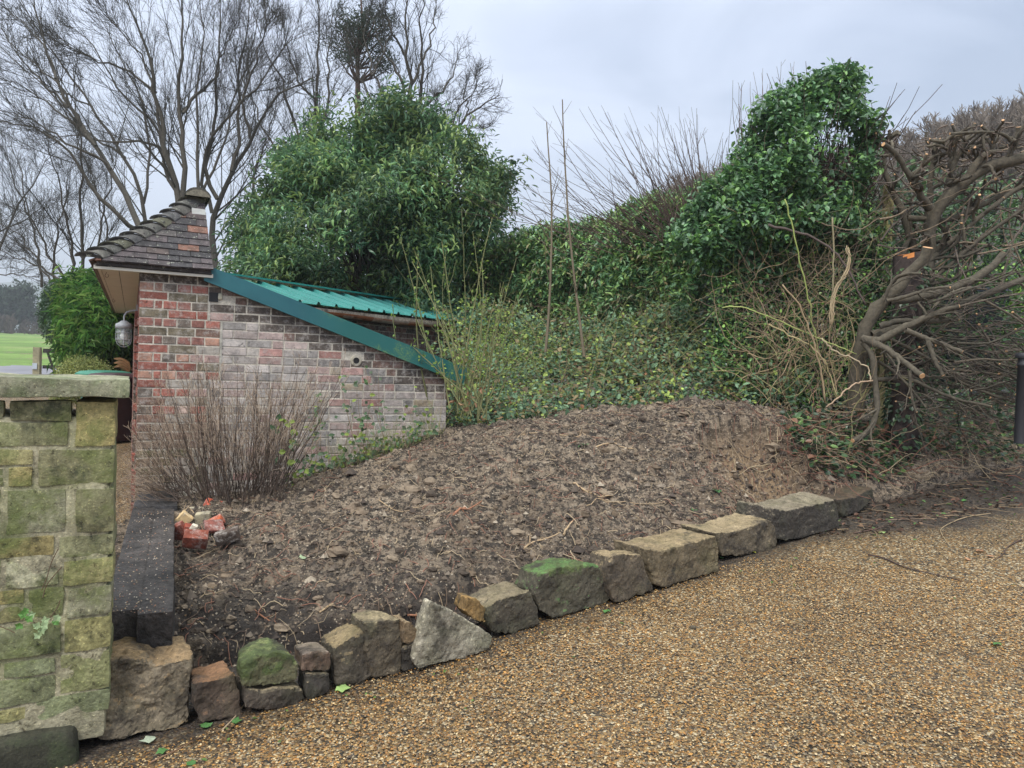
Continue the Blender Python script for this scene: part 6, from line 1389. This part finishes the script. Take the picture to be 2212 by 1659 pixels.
n = 240; px = rng.uniform(700, 960, n); py = np.interp(px, [700, 960], [1040, 935]); q = at(px, py, np.interp(px, [700, 960], [6.3, 7.15]) + rng.uniform(-.1, .1, n)); Q = wander(q, nrm(rdir(n) * .35 + [0, 0, 1]), rng.uniform(.08, .45, n), 6, .1, 0)
mb = MB(); mb.tubes(Q, np.linspace(.0016, .0007, 6)[None].repeat(n, 0), 3, np.array([(.36, .30, .17), (.25, .28, .10)])[rng.integers(0, 2, n)]); mb.build('dry_grass', M_twig, br_)
# ================================================================ HEAP OF BROKEN BRICKS
def broken(name, lab, px, py, d, size, rot, col, seed, grp='broken bricks heaped at the end of the sleepers'):
    c = at(px, py, d); ax = np.array((Matrix.Rotation(rot[2], 3, 'Z') @ Matrix.Rotation(rot[0], 3, 'X') @ Matrix.Rotation(rot[1], 3, 'Y')).transposed())
    mb = MB(); h = np.array(size) / 2; rough_slab(mb, c, ax, -h, h, col, .006, seed, div=.012, rad=.006)
    mb.build(name, M_brick, **T(lab, 'brick', grp))
BKS = [('half yellow brick standing tilted on its corner at the left of the brick heap', 397, 1123, 5.2, (.085, .06, .10), (.15, .7, .3), (.62, .45, .24)),
 ('pale cream brick lying behind the standing mortar lump', 428, 1109, 5.45, (.14, .09, .07), (.1, .05, .3), (.45, .40, .27)),
 ('cream mortar lump standing upright in the middle of the brick heap', 440, 1123, 5.25, (.10, .07, .10), (.1, -.1, .2), (.42, .37, .25)),
 ('bright red broken brick highest in the heap against the twiggy shrub', 462, 1094, 5.6, (.13, .09, .075), (.5, .35, .5), (.40, .075, .035)),
 ('red brick with a mortar smear lying flat at the right of the heap', 485, 1115, 5.45, (.17, .10, .075), (.05, .0, .1), (.27, .08, .05)),
 ('dark red brick partly sunk in soil behind the smeared one', 521, 1112, 5.6, (.14, .09, .06), (.1, -.1, .1), (.20, .06, .04)),
 ('orange red brick wedge in the centre of the heap', 468, 1126, 5.2, (.10, .06, .06), (.5, -.6, .4), (.42, .10, .045)),
 ('purple red flat tile like brick piece sloping towards the camera', 463, 1137, 5.05, (.13, .12, .03), (.5, .1, .6), (.21, .075, .06)),
 ('dull red brick leaning on the sleeper at the left foot of the heap', 390, 1150, 4.95, (.09, .08, .13), (.3, -.5, .2), (.17, .05, .035)),
 ('small red brick piece between the leaning one and the largest front brick', 409, 1145, 4.95, (.08, .07, .07), (.2, .3, .4), (.28, .07, .045)),
 ('biggest red brick at the front of the heap, caked with soil', 422, 1164, 4.75, (.15, .09, .09), (.5, .15, .3), (.24, .07, .045)),
 ('black sided brick half buried at the front right of the heap', 492, 1158, 4.8, (.15, .10, .07), (.1, -.3, .3), (.07, .05, .04)),
 ('little white chip of mortar among the front bricks', 418, 1140, 4.85, (.04, .03, .05), (.3, .5, .2), (.62, .56, .44)),
 ('grey white stone chip at the right tail of the heap beside a root', 551, 1103, 5.75, (.09, .06, .055), (.2, .5, .2), (.45, .42, .33)),
 ('rust red brick bat at the far right tail of the heap', 573, 1096, 5.85, (.11, .07, .055), (.3, -.3, .2), (.26, .09, .06))]
for i, (lab, px, py, d, sz, rt_, cl) in enumerate(BKS): broken('broken_brick', lab, px, py, d, sz, rt_, cl, 300 + i)
# ================================================================ ROOTS, TWIGS, LEAVES ON SOIL AND GRAVEL
def ground_line(name, lab, pts, r0, r1, col, surf='bank', branch=None, grp=None, cat='root', lift=.006):
    P = []
    for (a, b) in pts:
        q = on_bank(a, b) if surf == 'bank' else on_ground(a, b, .0); P.append(q + np.array([0, 0, lift]))
    P = smooth_line(np.array(P), max(8, 5 * len(pts)))
    if surf == 'bank': P[:, 2] = np.maximum(P[:, 2], bz(P[:, 0], P[:, 1]) + r0 * .3)
    mb = MB(); mb.tubes(P[None], np.linspace(r0, r1, len(P))[None], 6, col, caps=True)
    if branch:
        q, r_ = children(P[None], np.linspace(r0, r1, len(P))[None], branch, .2, .95, (.4, 1.), .35, .05, 6, .2, 0, None, .6, .001); q[..., 2] = np.maximum(q[..., 2], (bz(q[..., 0].ravel(), q[..., 1].ravel()).reshape(q.shape[:2]) if surf == 'bank' else g(q[..., 0], q[..., 1])) + .003); mb.tubes(q, r_, 4, col)
    mb.build(name, M_twig, **T(lab, cat, grp))
RT = (.42, .30, .18); RG = 'roots lying on the bare soil'
for lab, pts, r0, r1, br in (
 ('pale forked root lying from the sleeper across the front of the brick heap', [(340, 1135), (368, 1137), (382, 1135), (405, 1115), (425, 1085 + 45)], .006, .003, 4),
 ('branching pale yellow root with knobbly forks in the middle right of the soil', [(2240 * .553, 1910 * .553), (2290 * .553, 1945 * .553), (2330 * .553, 1990 * .553), (2390 * .553, 1960 * .553)], .009, .004, 7),
 ('long straight thin pale root running right from the knobbly forked one', [(2290 * .553, 1995 * .553), (2400 * .553, 1980 * .553), (2520 * .553, 1985 * .553), (2640 * .553, 1980 * .553)], .004, .002, 2),
 ('dark T shaped root standing on the upper slope with a reddish downward stub', [(2320 * .553, 1765 * .553), (2380 * .553, 1752 * .553), (2430 * .553, 1762 * .553), (2475 * .553, 1762 * .553)], .008, .004, 4),
 ('pale horizontal root near the crest of the soil, left of the T shaped one', [(2185 * .553, 1725 * .553), (2250 * .553, 1724 * .553), (2335 * .553, 1720 * .553)], .005, .003, 2),
 ('curling pale root nearest the top left of the crest', [(2010 * .553, 1730 * .553), (2060 * .553, 1708 * .553), (2110 * .553, 1715 * .553)], .006, .003, 3),
 ('tan twisted root strip near the back of the grey rounded stone', [(2040 * .553, 2140 * .553), (2070 * .553, 2115 * .553), (2130 * .553, 2125 * .553), (2190 * .553, 2118 * .553)], .008, .003, 3),
 ('reddish brown torn root stub above the tan twisted strip', [(2200 * .553, 2115 * .553), (2220 * .553, 2085 * .553), (2240 * .553, 2062 * .553)], .010, .004, 1),
 ('dark splintered root half way up the middle of the slope', [(1770 * .553, 2035 * .553), (1830 * .553, 2010 * .553), (1880 * .553, 1975 * .553)], .010, .004, 4),
 ('thin pale root in the left middle of the slope, above the wet clay patch', [(1480 * .553, 1965 * .553), (1560 * .553, 1995 * .553), (1660 * .553, 1985 * .553)], .004, .002, 2),
 ('dark thin twig lying diagonally above the wet clay patch', [(640 + 0, 1292), (668, 1260), (700, 1232)], .004, .002, 1),
 ('pale curved root arching over the hollow behind the two small stacked stones', [(690, 1330), (705, 1322), (716, 1312), (722, 1302)], .006, .004, 1),
 ('orange root sticking out of the hollow just left of the white triangle', [(880, 1340), (905, 1330), (930, 1322)], .007, .004, 1),
 ('thin reddish root beside the hollow at the left, running down to the mossy stone', [(548, 1315), (575, 1335), (600, 1365)], .005, .003, 4)):
    ground_line('root', lab, pts, r0, r1, RT if 'pale' in lab or 'tan' in lab else ((.30, .14, .08) if 'orange' in lab or 'red' in lab else (.10, .065, .05)), 'bank', br, RG)
mb = MB(); n = 2200; x = rng.uniform(-2.2, 3.2, n); yf = np.interp(x, fx, fy) + .2; yc = np.interp(x, cx, cy); y = yf + (yc - yf) * rng.uniform(0, 1, n); z = bz(x, y) + .006
Q = wander(np.stack([x, y, z], 1), nrm(rdir(n) * [1, 1, .25]), rng.uniform(.04, .22, n), 7, .28, 0); zb2 = bz(Q[..., 0].ravel(), Q[..., 1].ravel()).reshape(Q.shape[:2]); Q[..., 2] = np.maximum(Q[..., 2], zb2 + .003); Q[..., 2] = np.minimum(Q[..., 2], zb2 + .03)
mb.tubes(Q, np.linspace(1, .6, 7)[None] * rng.uniform(.0014, .0038, n)[:, None], 4, np.array([(.40, .31, .20), (.20, .14, .10), (.08, .055, .045), (.26, .13, .09)])[rng.integers(0, 4, n)]); mb.build('root_fibres', M_twig, **SF)
# twigs on the gravel
for lab, pts, r0, col, br in (
 ('longest dark crooked twig lying on the gravel at the right', [(3390 * .553, 2170 * .553), (3450 * .553, 2180 * .553), (3530 * .553, 2220 * .553), (3620 * .553, 2240 * .553), (3750 * .553, 2270 * .553)], .006, (.06, .04, .035), 2),
 ('pale curved bramble stem on the gravel near the dark soil, bent like a hook', [(3870 * .553, 2008 * .553), (3770 * .553, 2020 * .553), (3680 * .553, 2060 * .553), (3670 * .553, 2080 * .553), (3710 * .553, 2135 * .553)], .004, (.36, .27, .16), 0),
 ('dark curved twig on the gravel close to the right edge', [(3990 * .553, 2110 * .553), (3930 * .553, 2140 * .553), (3920 * .553, 2170 * .553), (3880 * .553, 2190 * .553)], .005, (.08, .05, .04), 0),
 ('straight brown stick at the edge of the dark soil on the drive', [(3335 * .553, 2085 * .553), (3420 * .553, 2070 * .553), (3480 * .553, 2050 * .553)], .005, (.12, .075, .06), 0),
 ('thin pale stem lying straight across the boundary of soil and gravel', [(3420 * .553, 2035 * .553), (3540 * .553, 2030 * .553), (3660 * .553, 2028 * .553)], .003, (.35, .25, .18), 0),
 ('pale bent root lying on the gravel before the first small dark stones', [(480, 1580), (510, 1550), (530, 1520), (545, 1497)], .004, (.45, .34, .22), 1),
 ('thin brown stem on the gravel below the big pitted first stone', [(585 * .553, 2985 * .553), (680 * .553, 2940 * .553), (790 * .553, 2880 * .553)], .003, (.22, .13, .08), 0)):
    ground_line('twig', lab, pts, r0, r0 * .5, col, 'g', br, 'twigs lying on the gravel', 'twig')
# leaves on the gravel: ivy like lobed shape
def lobed(mb, c, s, rot, col, tilt=.15):
    a = np.linspace(0, 2 * np.pi, 11)[:-1]; r = np.array([1, .62, .85, .5, .55, .35, .55, .5, .85, .62]) * s; V = np.stack([r * np.cos(a + rot), r * np.sin(a + rot), rng.normal(0, s * .12, 10) + tilt * r * np.sin(a)], 1) + c
    V = np.concatenate([V, [c + np.array([0, 0, s * .1])]]); mb.add(V, [[i, (i + 1) % 10, 10] for i in range(10)], col)
LV = [(735, 1490, .05, 'big pale green pointed leaf'), (448, 1570, .04, 'green ragged leaf below the small dark stones'), (508, 1562, .03, 'green leaf by the foot of the small slanted stone'), (325, 1602, .045, 'pale grey green leaf below the pitted first stone'), (350, 1625, .03, 'small green leaf near the bottom left corner'),
      (415, 1650, .03, 'green leaf cut by the bottom edge'), (1000, 1408, .025, 'small green leaf at the toe of the white triangle'), (1312, 1322, .035, 'green leaf in front of the moss capped stone'), (1560, 1208, .025, 'green leaf at the foot of the low wedge stone'), (1628, 1195, .03, 'yellow leaf beside the low wedge stone'),
      (1812, 1136, .04, 'green ivy leaf at the corner of the big squared block'), (1925, 1010 + 110, .03, 'pale lobed leaf on the dark soil'), (2080, 1082, .04, 'blue green ivy leaf on the dark soil'), (1905, 1152, .035, 'torn pale green leaf at the edge of the dark soil'), (2118, 1192, .04, 'dry orange brown leaf on the gravel'),
      (2140, 1203, .035, 'dark green leaf beside the dry orange one'), (1975, 1168, .025, 'green leaf half way between the big block and the right edge'), (2155, 1395, .04, 'dull green leaf on the gravel at the right edge'), (2090, 1210, .03, 'dark folded leaf left of the dry orange one'), (1720, 1142, .02, 'small green scrap of leaf near the two last blocks')]
for i, (px, py, s_, lab) in enumerate(LV):
    c = on_ground(px, py) + np.array([0, 0, .010]); mb = MB(); col = (.42, .22, .12) if 'orange' in lab else ((.5, .5, .06) if 'yellow' in lab else ((.05, .05, .045) if 'folded' in lab else ((.42, .48, .36) if 'grey' in lab else ((.36, .52, .18) if 'pale' in lab else (.10, .24, .07)))))
    lobed(mb, c, s_, rng.uniform(0, 6), col); mb.build('fallen_leaf', M_leafm, **T(lab, 'leaf', 'leaves fallen on the gravel'))
for px, py, lab in ((652, 1210, 'pale green square leaf lying on the soil at the left'), (1500, 1107, 'green bramble sprig on the soil behind the squared blocks'), (1545, 1070, 'dark green leaf on the soil above the squared blocks'), (1262, 977, 'blue green leaf high on the soil slope')):
    c = on_bank(px, py) + np.array([0, 0, .02]); mb = MB(); [lobed(mb, c + rng.normal(0, .015, 3) * [1, 1, .4], .035, rng.uniform(0, 6), (.40, .50, .30) if 'pale' in lab else (.07, .17, .06), .3) for _ in range(1 if 'pale' in lab else 3)]; mb.build('fallen_leaf', M_leafm, **T(lab, 'leaf', 'leaves on the bare soil'))
sb = on_ground(1496, 1358); mb = MB(); rough_slab(mb, sb, np.eye(3), (-.022, -.018, -.005), (.022, .018, .022), (.12, .10, .07), .006, 71, div=.006, rad=.015); mb.build('pebble', M_stone, **T('single dark pebble larger than the rest lying alone on the gravel', 'stone'))
# ivy sprigs on the pier
iv = thing('ivy_sprig', 'small sprig of variegated ivy leaves rooted in a joint of the mossy pier', 'ivy', PC + np.array([-.3, -.05, .5]))
def on_pier(px, py, lift=.05): s_, z = pier_uv(px, py); return PC + Uu * s_ - Vv * lift + Zz * z
pl_ = [(55, 1320), (65, 1328), (48, 1338), (82, 1345), (92, 1352), (98, 1340), (60, 1312), (100, 1330), (88, 1360), (70, 1318), (122, 1333), (128, 1322)]
mb = MB()
for i, (a, b) in enumerate(pl_):
    c = on_pier(a, b, .045 + .01 * (i % 3)); k = np.arange(10); aa = np.linspace(0, 2 * np.pi, 11)[:-1]; r = np.array([1, .6, .85, .5, .55, .35, .55, .5, .85, .6]) * .021; ro = rng.uniform(0, 6)
    V = c + (r * np.cos(aa + ro))[:, None] * Uu + (r * np.sin(aa + ro))[:, None] * Zz - rng.uniform(0, .008, (10, 1)) * Vv; mb.add(np.concatenate([V, [c]]), [[q, (q + 1) % 10, 10] for q in range(10)], (.14, .30, .08) if i < 3 or i in (6, 10) else (.34, .44, .24))
mb.build('leaves', M_leafm, iv)
mb = MB()
for pts in ([(45, 1330), (62, 1325), (80, 1342)], [(128, 1180), (110, 1215), (105, 1240), (92, 1270)], [(135, 1220), (112, 1245), (100, 1262), (95, 1285)], [(100, 1340), (125, 1310), (132, 1290)], [(0, 1345), (25, 1355), (35, 1360)]):
    mb.tubes(smooth_line(np.array([on_pier(a, b, .035) for a, b in pts]), 9)[None], .0018, 4, (.12, .08, .05))
mb.build('stems', M_twig, iv)
# gravel grains lying on the sleeper
mb = MB(); n = 420; s_ = rng.uniform(0, 1, n) ** 1.5; t_ = rng.uniform(.05, .95, n); P = np.array([nl + (nr - nl) * t + (fl - nl) * s * .96 for s, t in zip(s_, t_)]); c0 = np.stack([P[:, 0], P[:, 1], np.full(n, ZS + .003)], 1); sz = rng.uniform(.002, .005, n)
V = c0[:, None] + np.array([[1, 0, 0], [0, 1, 0], [-1, 0, 0], [0, -1, 0], [0, 0, .8]]) * sz[:, None, None] * rng.uniform(.6, 1.4, (n, 5, 3)); F_ = (np.arange(n) * 5)[:, None, None] + np.array([[0, 1, 4], [1, 2, 4], [2, 3, 4], [3, 0, 4]]); pal = np.array([(.45, .33, .2), (.32, .15, .08), (.2, .12, .08), (.55, .48, .38), (.10, .06, .05)]); mb.add(V, F_.reshape(-1, 3), np.repeat(pal[rng.integers(0, 5, n)], 4, 0)); mb.build('grit', M_plain, **SF)
# ================================================================ LEFT BACKGROUND
bm_c = at(185, 800, 14.5)
bam = thing('bamboo_clump', 'big bright green bamboo clump with drooping blade leaves behind the bins', 'bamboo', [bm_c[0], bm_c[1], float(g(bm_c[0], bm_c[1]))])
BP = np.array([(140, 660), (140, 615), (160, 600), (200, 596), (245, 605), (300, 630), (330, 700), (330, 790), (150, 790), (138, 740)], float)
P, px, py, s = crown_points(BP, 3300, 14.3, 1.1, .8, 61); mb = MB()
cl_ = [(.075, .17, .035), (.05, .13, .03), (.12, .23, .05), (.035, .085, .025), (.17, .25, .07)]
mb.leaves(*clusters(P, nrm(rdir(len(P)) * .5 + [0, -.5, .6]), 6, .20, .022, cl_, .7, .9, r=.10), kind=1, bend=.3); mb.build('foliage', M_leaf, bam)
n = 70; q = np.stack([bm_c[0] + rng.uniform(-.2, .9, n), bm_c[1] + rng.uniform(-.5, .8, n), np.full(n, .3)], 1); Q = wander(q, nrm(rdir(n) * .2 + [0, 0, 1]), rng.uniform(1.8, 2.9, n), 9, .05, 0); mb = MB(); mb.tubes(Q, np.linspace(.012, .005, 9)[None].repeat(n, 0), 6, (.20, .24, .09)); mb.build('canes', M_twig, bam)
hc = at(105, 800, 16.5); hb = thing('holly_bush', 'rounded dark small leaved clipped bush at the left side of the bamboo', 'shrub', [hc[0], hc[1], float(g(hc[0], hc[1]))])
P, px, py, s = crown_points(np.array([(94, 670), (98, 635), (115, 620), (140, 620), (150, 740), (118, 738), (98, 710)], float), 3000, 16.3, .9, .3, 62); mb = MB(); mb.leaves(*clusters(P, rdir(len(P)), 7, .06, .035, [(.035, .07, .035), (.05, .09, .045)], .1, 1, r=.06), kind=1); mb.build('foliage', M_leaf, hb)
bc_ = at(160, 800, 12.6); bx2 = thing('box_bush', 'low rounded yellowish small leaved bush in front of the bamboo and left of the bins', 'shrub', [bc_[0], bc_[1], float(g(bc_[0], bc_[1]))])
P, px, py, s = crown_points(np.array([(122, 825), (126, 800), (142, 786), (165, 775), (205, 778), (235, 795), (250, 830), (240, 870), (110, 870)], float), 3200, 12.7, .8, .25, 63); mb = MB(); mb.leaves(*clusters(P, rdir(len(P)), 7, .030, .018, [(.18, .20, .06), (.13, .16, .06), (.24, .25, .09)], .1, 1, r=.05), kind=1); mb.build('foliage', M_leafm, bx2)
fr_ = at(np.array([262, 268, 275, 283]), np.array([782, 778, 784, 792]), 13.0); fern = thing('dead_fern', 'orange brown dead fern frond above the bins', 'fern', fr_[0]); mb = MB()
for k in range(3):
    P0 = at(285, 796 + 2 * k, 13.0); D = at(248, 776 + 9 * k, 12.9) - P0; tt = np.linspace(.1, 1, 16)
    for t in tt: 
        for s_ in (-1, 1): mb.leaves((P0 + D * t + Zz * .05 * math.sin(t * 3))[None], (D * .3 + s_ * Zz * .2 * (1.2 - t) * 1.0)[None], np.array([[0, -1, .2]]), .10 * (1.15 - t), .022, (.40, .23, .11), 1)
    mb.tubes(np.array([P0, P0 + D * .5 + Zz * .05, P0 + D]), .004, 4, (.25, .14, .07))
mb.build('fronds', M_leafm, fern)
gz = lambda c: float(g(c[0], c[1]))
c1 = at(226, 900, 12.0); wheelie('wheelie_bin', 'dark bodied wheelie bin with a bright green lid standing behind the maroon one', c1, -.35, gz(c1), (.03, .10, .07), (.05, .22, .15))
c2 = at(254, 900, 11.1); wheelie('wheelie_bin', 'maroon brown wheelie bin with a dark lid between the pier and the brick corner', c2, -.35, gz(c2), (.045, .022, .022), (.06, .035, .04), h=1.0)
c3 = at(236, 860, 11.55); mb = MB(); 
# gate with post
gp = at(80, 815, 19.5); zg = gz(gp); pt_ = at(80, 750, 19.5)[2]; gt = thing('wooden_gate', 'dark field gate hung on a pale square post beside the lane', 'gate', [gp[0], gp[1], zg])
mb = MB(); world_box(mb, gp, .16, .16, zg - .1, pt_, (.30, .27, .17), .2); gpost = mb.build('post', mat('gate_post_wood', rough=.85, noise=[(8, .3)]), gt)
mb = MB(); world_box(mb, gp + np.array([0, -.10, 0]), .11, .02, pt_ - .58, pt_ - .42, (.45, .5, .55), .2); mb.build('plate', M_plain, gpost, label='small white and blue notice plate')
mb = MB(); gu = np.array([.87, .5, 0]); gu = gu / np.linalg.norm(gu); ga = np.stack([gu, np.array([-gu[1], gu[0], 0]), Zz]); o = gp + gu * .12; o[2] = 0; gw_ = 1.05; zt2 = at(95, 757, 19.6)[2]; DKW = (.05, .045, .04)
for k, z in enumerate((zt2, zt2 - .42, zt2 - .72, zt2 - .98)): mb.box(o, ga, (0, -.02, z - .06), (gw_, .02, z + (.03 if k else .05)), DKW)
for sgn in (0, 1):
    a = np.array([o + gu * .1 + Zz * (zt2 - .02), o + gu * .42 + Zz * (zt2 - 1.05)]) if sgn else np.array([o + gu * .62 + Zz * (zt2 - .02), o + gu * .30 + Zz * (zt2 - 1.05)]); mb.tubes(a[None], np.array([[.035, .035]]), 4, DKW)
mb.tubes(np.array([[o + gu * .62 + Zz * (zt2 - .02), o + gu * .80 + Zz * (zt2 - 1.0)]]), np.array([[.035, .035]]), 4, DKW)
mb.build('bars', M_bark, gt)

# dead leaves, stems and crumbs on the dark earth at the end of the stone row
n = 1500; px = rng.uniform(1700, 2225, n); py = rng.uniform(985, 1165, n); lim = np.interp(px, [1700, 1830, 1900, 2050, 2225], [1180, 1150, 1160, 1125, 1090]); k = py < lim; px, py = px[k], py[k]; q = np.array([on_ground(a, b) for a, b in zip(px, py)]) + [0, 0, .012]
mb = MB(); m = len(q); mb.leaves(q, nrm(rdir(m) * [1, 1, .25]), nrm(rdir(m) * .5 + [0, 0, 1]), rng.uniform(.02, .06, m), .03, np.array([(.10, .055, .035), (.05, .035, .025), (.17, .09, .06), (.09, .16, .05), (.24, .15, .09), (.03, .025, .02)])[rng.choice(6, m, p=[.25, .3, .15, .08, .05, .17])], 2, bend=.25); mb.build('leaf_litter', M_leafm, **SF)
n = 260; k = rng.integers(0, m, n); Q = wander(q[k], nrm(rdir(n) * [1, 1, .05]), rng.uniform(.08, .4, n), 7, .2, 0); Q[..., 2] = g(Q[..., 0], Q[..., 1]) + .010; mb = MB(); mb.tubes(Q, np.linspace(.0028, .0015, 7)[None].repeat(n, 0), 4, np.array([(.22, .15, .10), (.09, .06, .045), (.30, .22, .13)])[rng.integers(0, 3, n)]); mb.build('stem_litter', M_twig, **SF)

# small bits of leaf and stem scattered over the drive, thicker along the stones
n = 520; t_ = rng.uniform(0, 1, n); px = rng.uniform(420, 2200, n); base_y = np.interp(px, [420, 700, 1000, 1160, 1320, 1550, 1670, 1815, 2200], [1580, 1515, 1435, 1365, 1315, 1245, 1195, 1150, 1100]); py = base_y + 6 + rng.exponential(38, n) * (1 + 4 * (t_ > .8)); k = py < 1655; px, py = px[k], py[k]; q = np.array([on_ground(a, b) for a, b in zip(px, py)]) + [0, 0, .010]; m = len(q)
mb = MB(); mb.leaves(q, nrm(rdir(m) * [1, 1, .2]), nrm(rdir(m) * .4 + [0, 0, 1]), rng.uniform(.010, .030, m), .014, np.array([(.09, .055, .03), (.04, .03, .02), (.16, .10, .05), (.12, .20, .05), (.20, .13, .07)])[rng.choice(5, m, p=[.3, .35, .15, .1, .1])], 2, bend=.25); mb.build('drive_litter', M_leafm, **SF)

# ================================================================ HAZE
hz = bpy.data.materials.new('haze'); hz.use_nodes = True; ntz = hz.node_tree; ntz.nodes.remove(ntz.nodes['Principled BSDF'])
pv = ntz.nodes.new('ShaderNodeVolumePrincipled'); pv.inputs['Color'].default_value = (.86, .92, 1, 1); pv.inputs['Density'].default_value = 0.0009; ntz.links.new(pv.outputs[0], ntz.nodes['Material Output'].inputs['Volume'])
MB().box(np.zeros(3), np.eye(3), (-3300, -70, -12), (3300, 2600, 260), (1, 1, 1)).build('haze', hz, **SF)
print('objects', len(bpy.data.objects), 'verts', sum(len(m.vertices) for m in bpy.data.meshes))
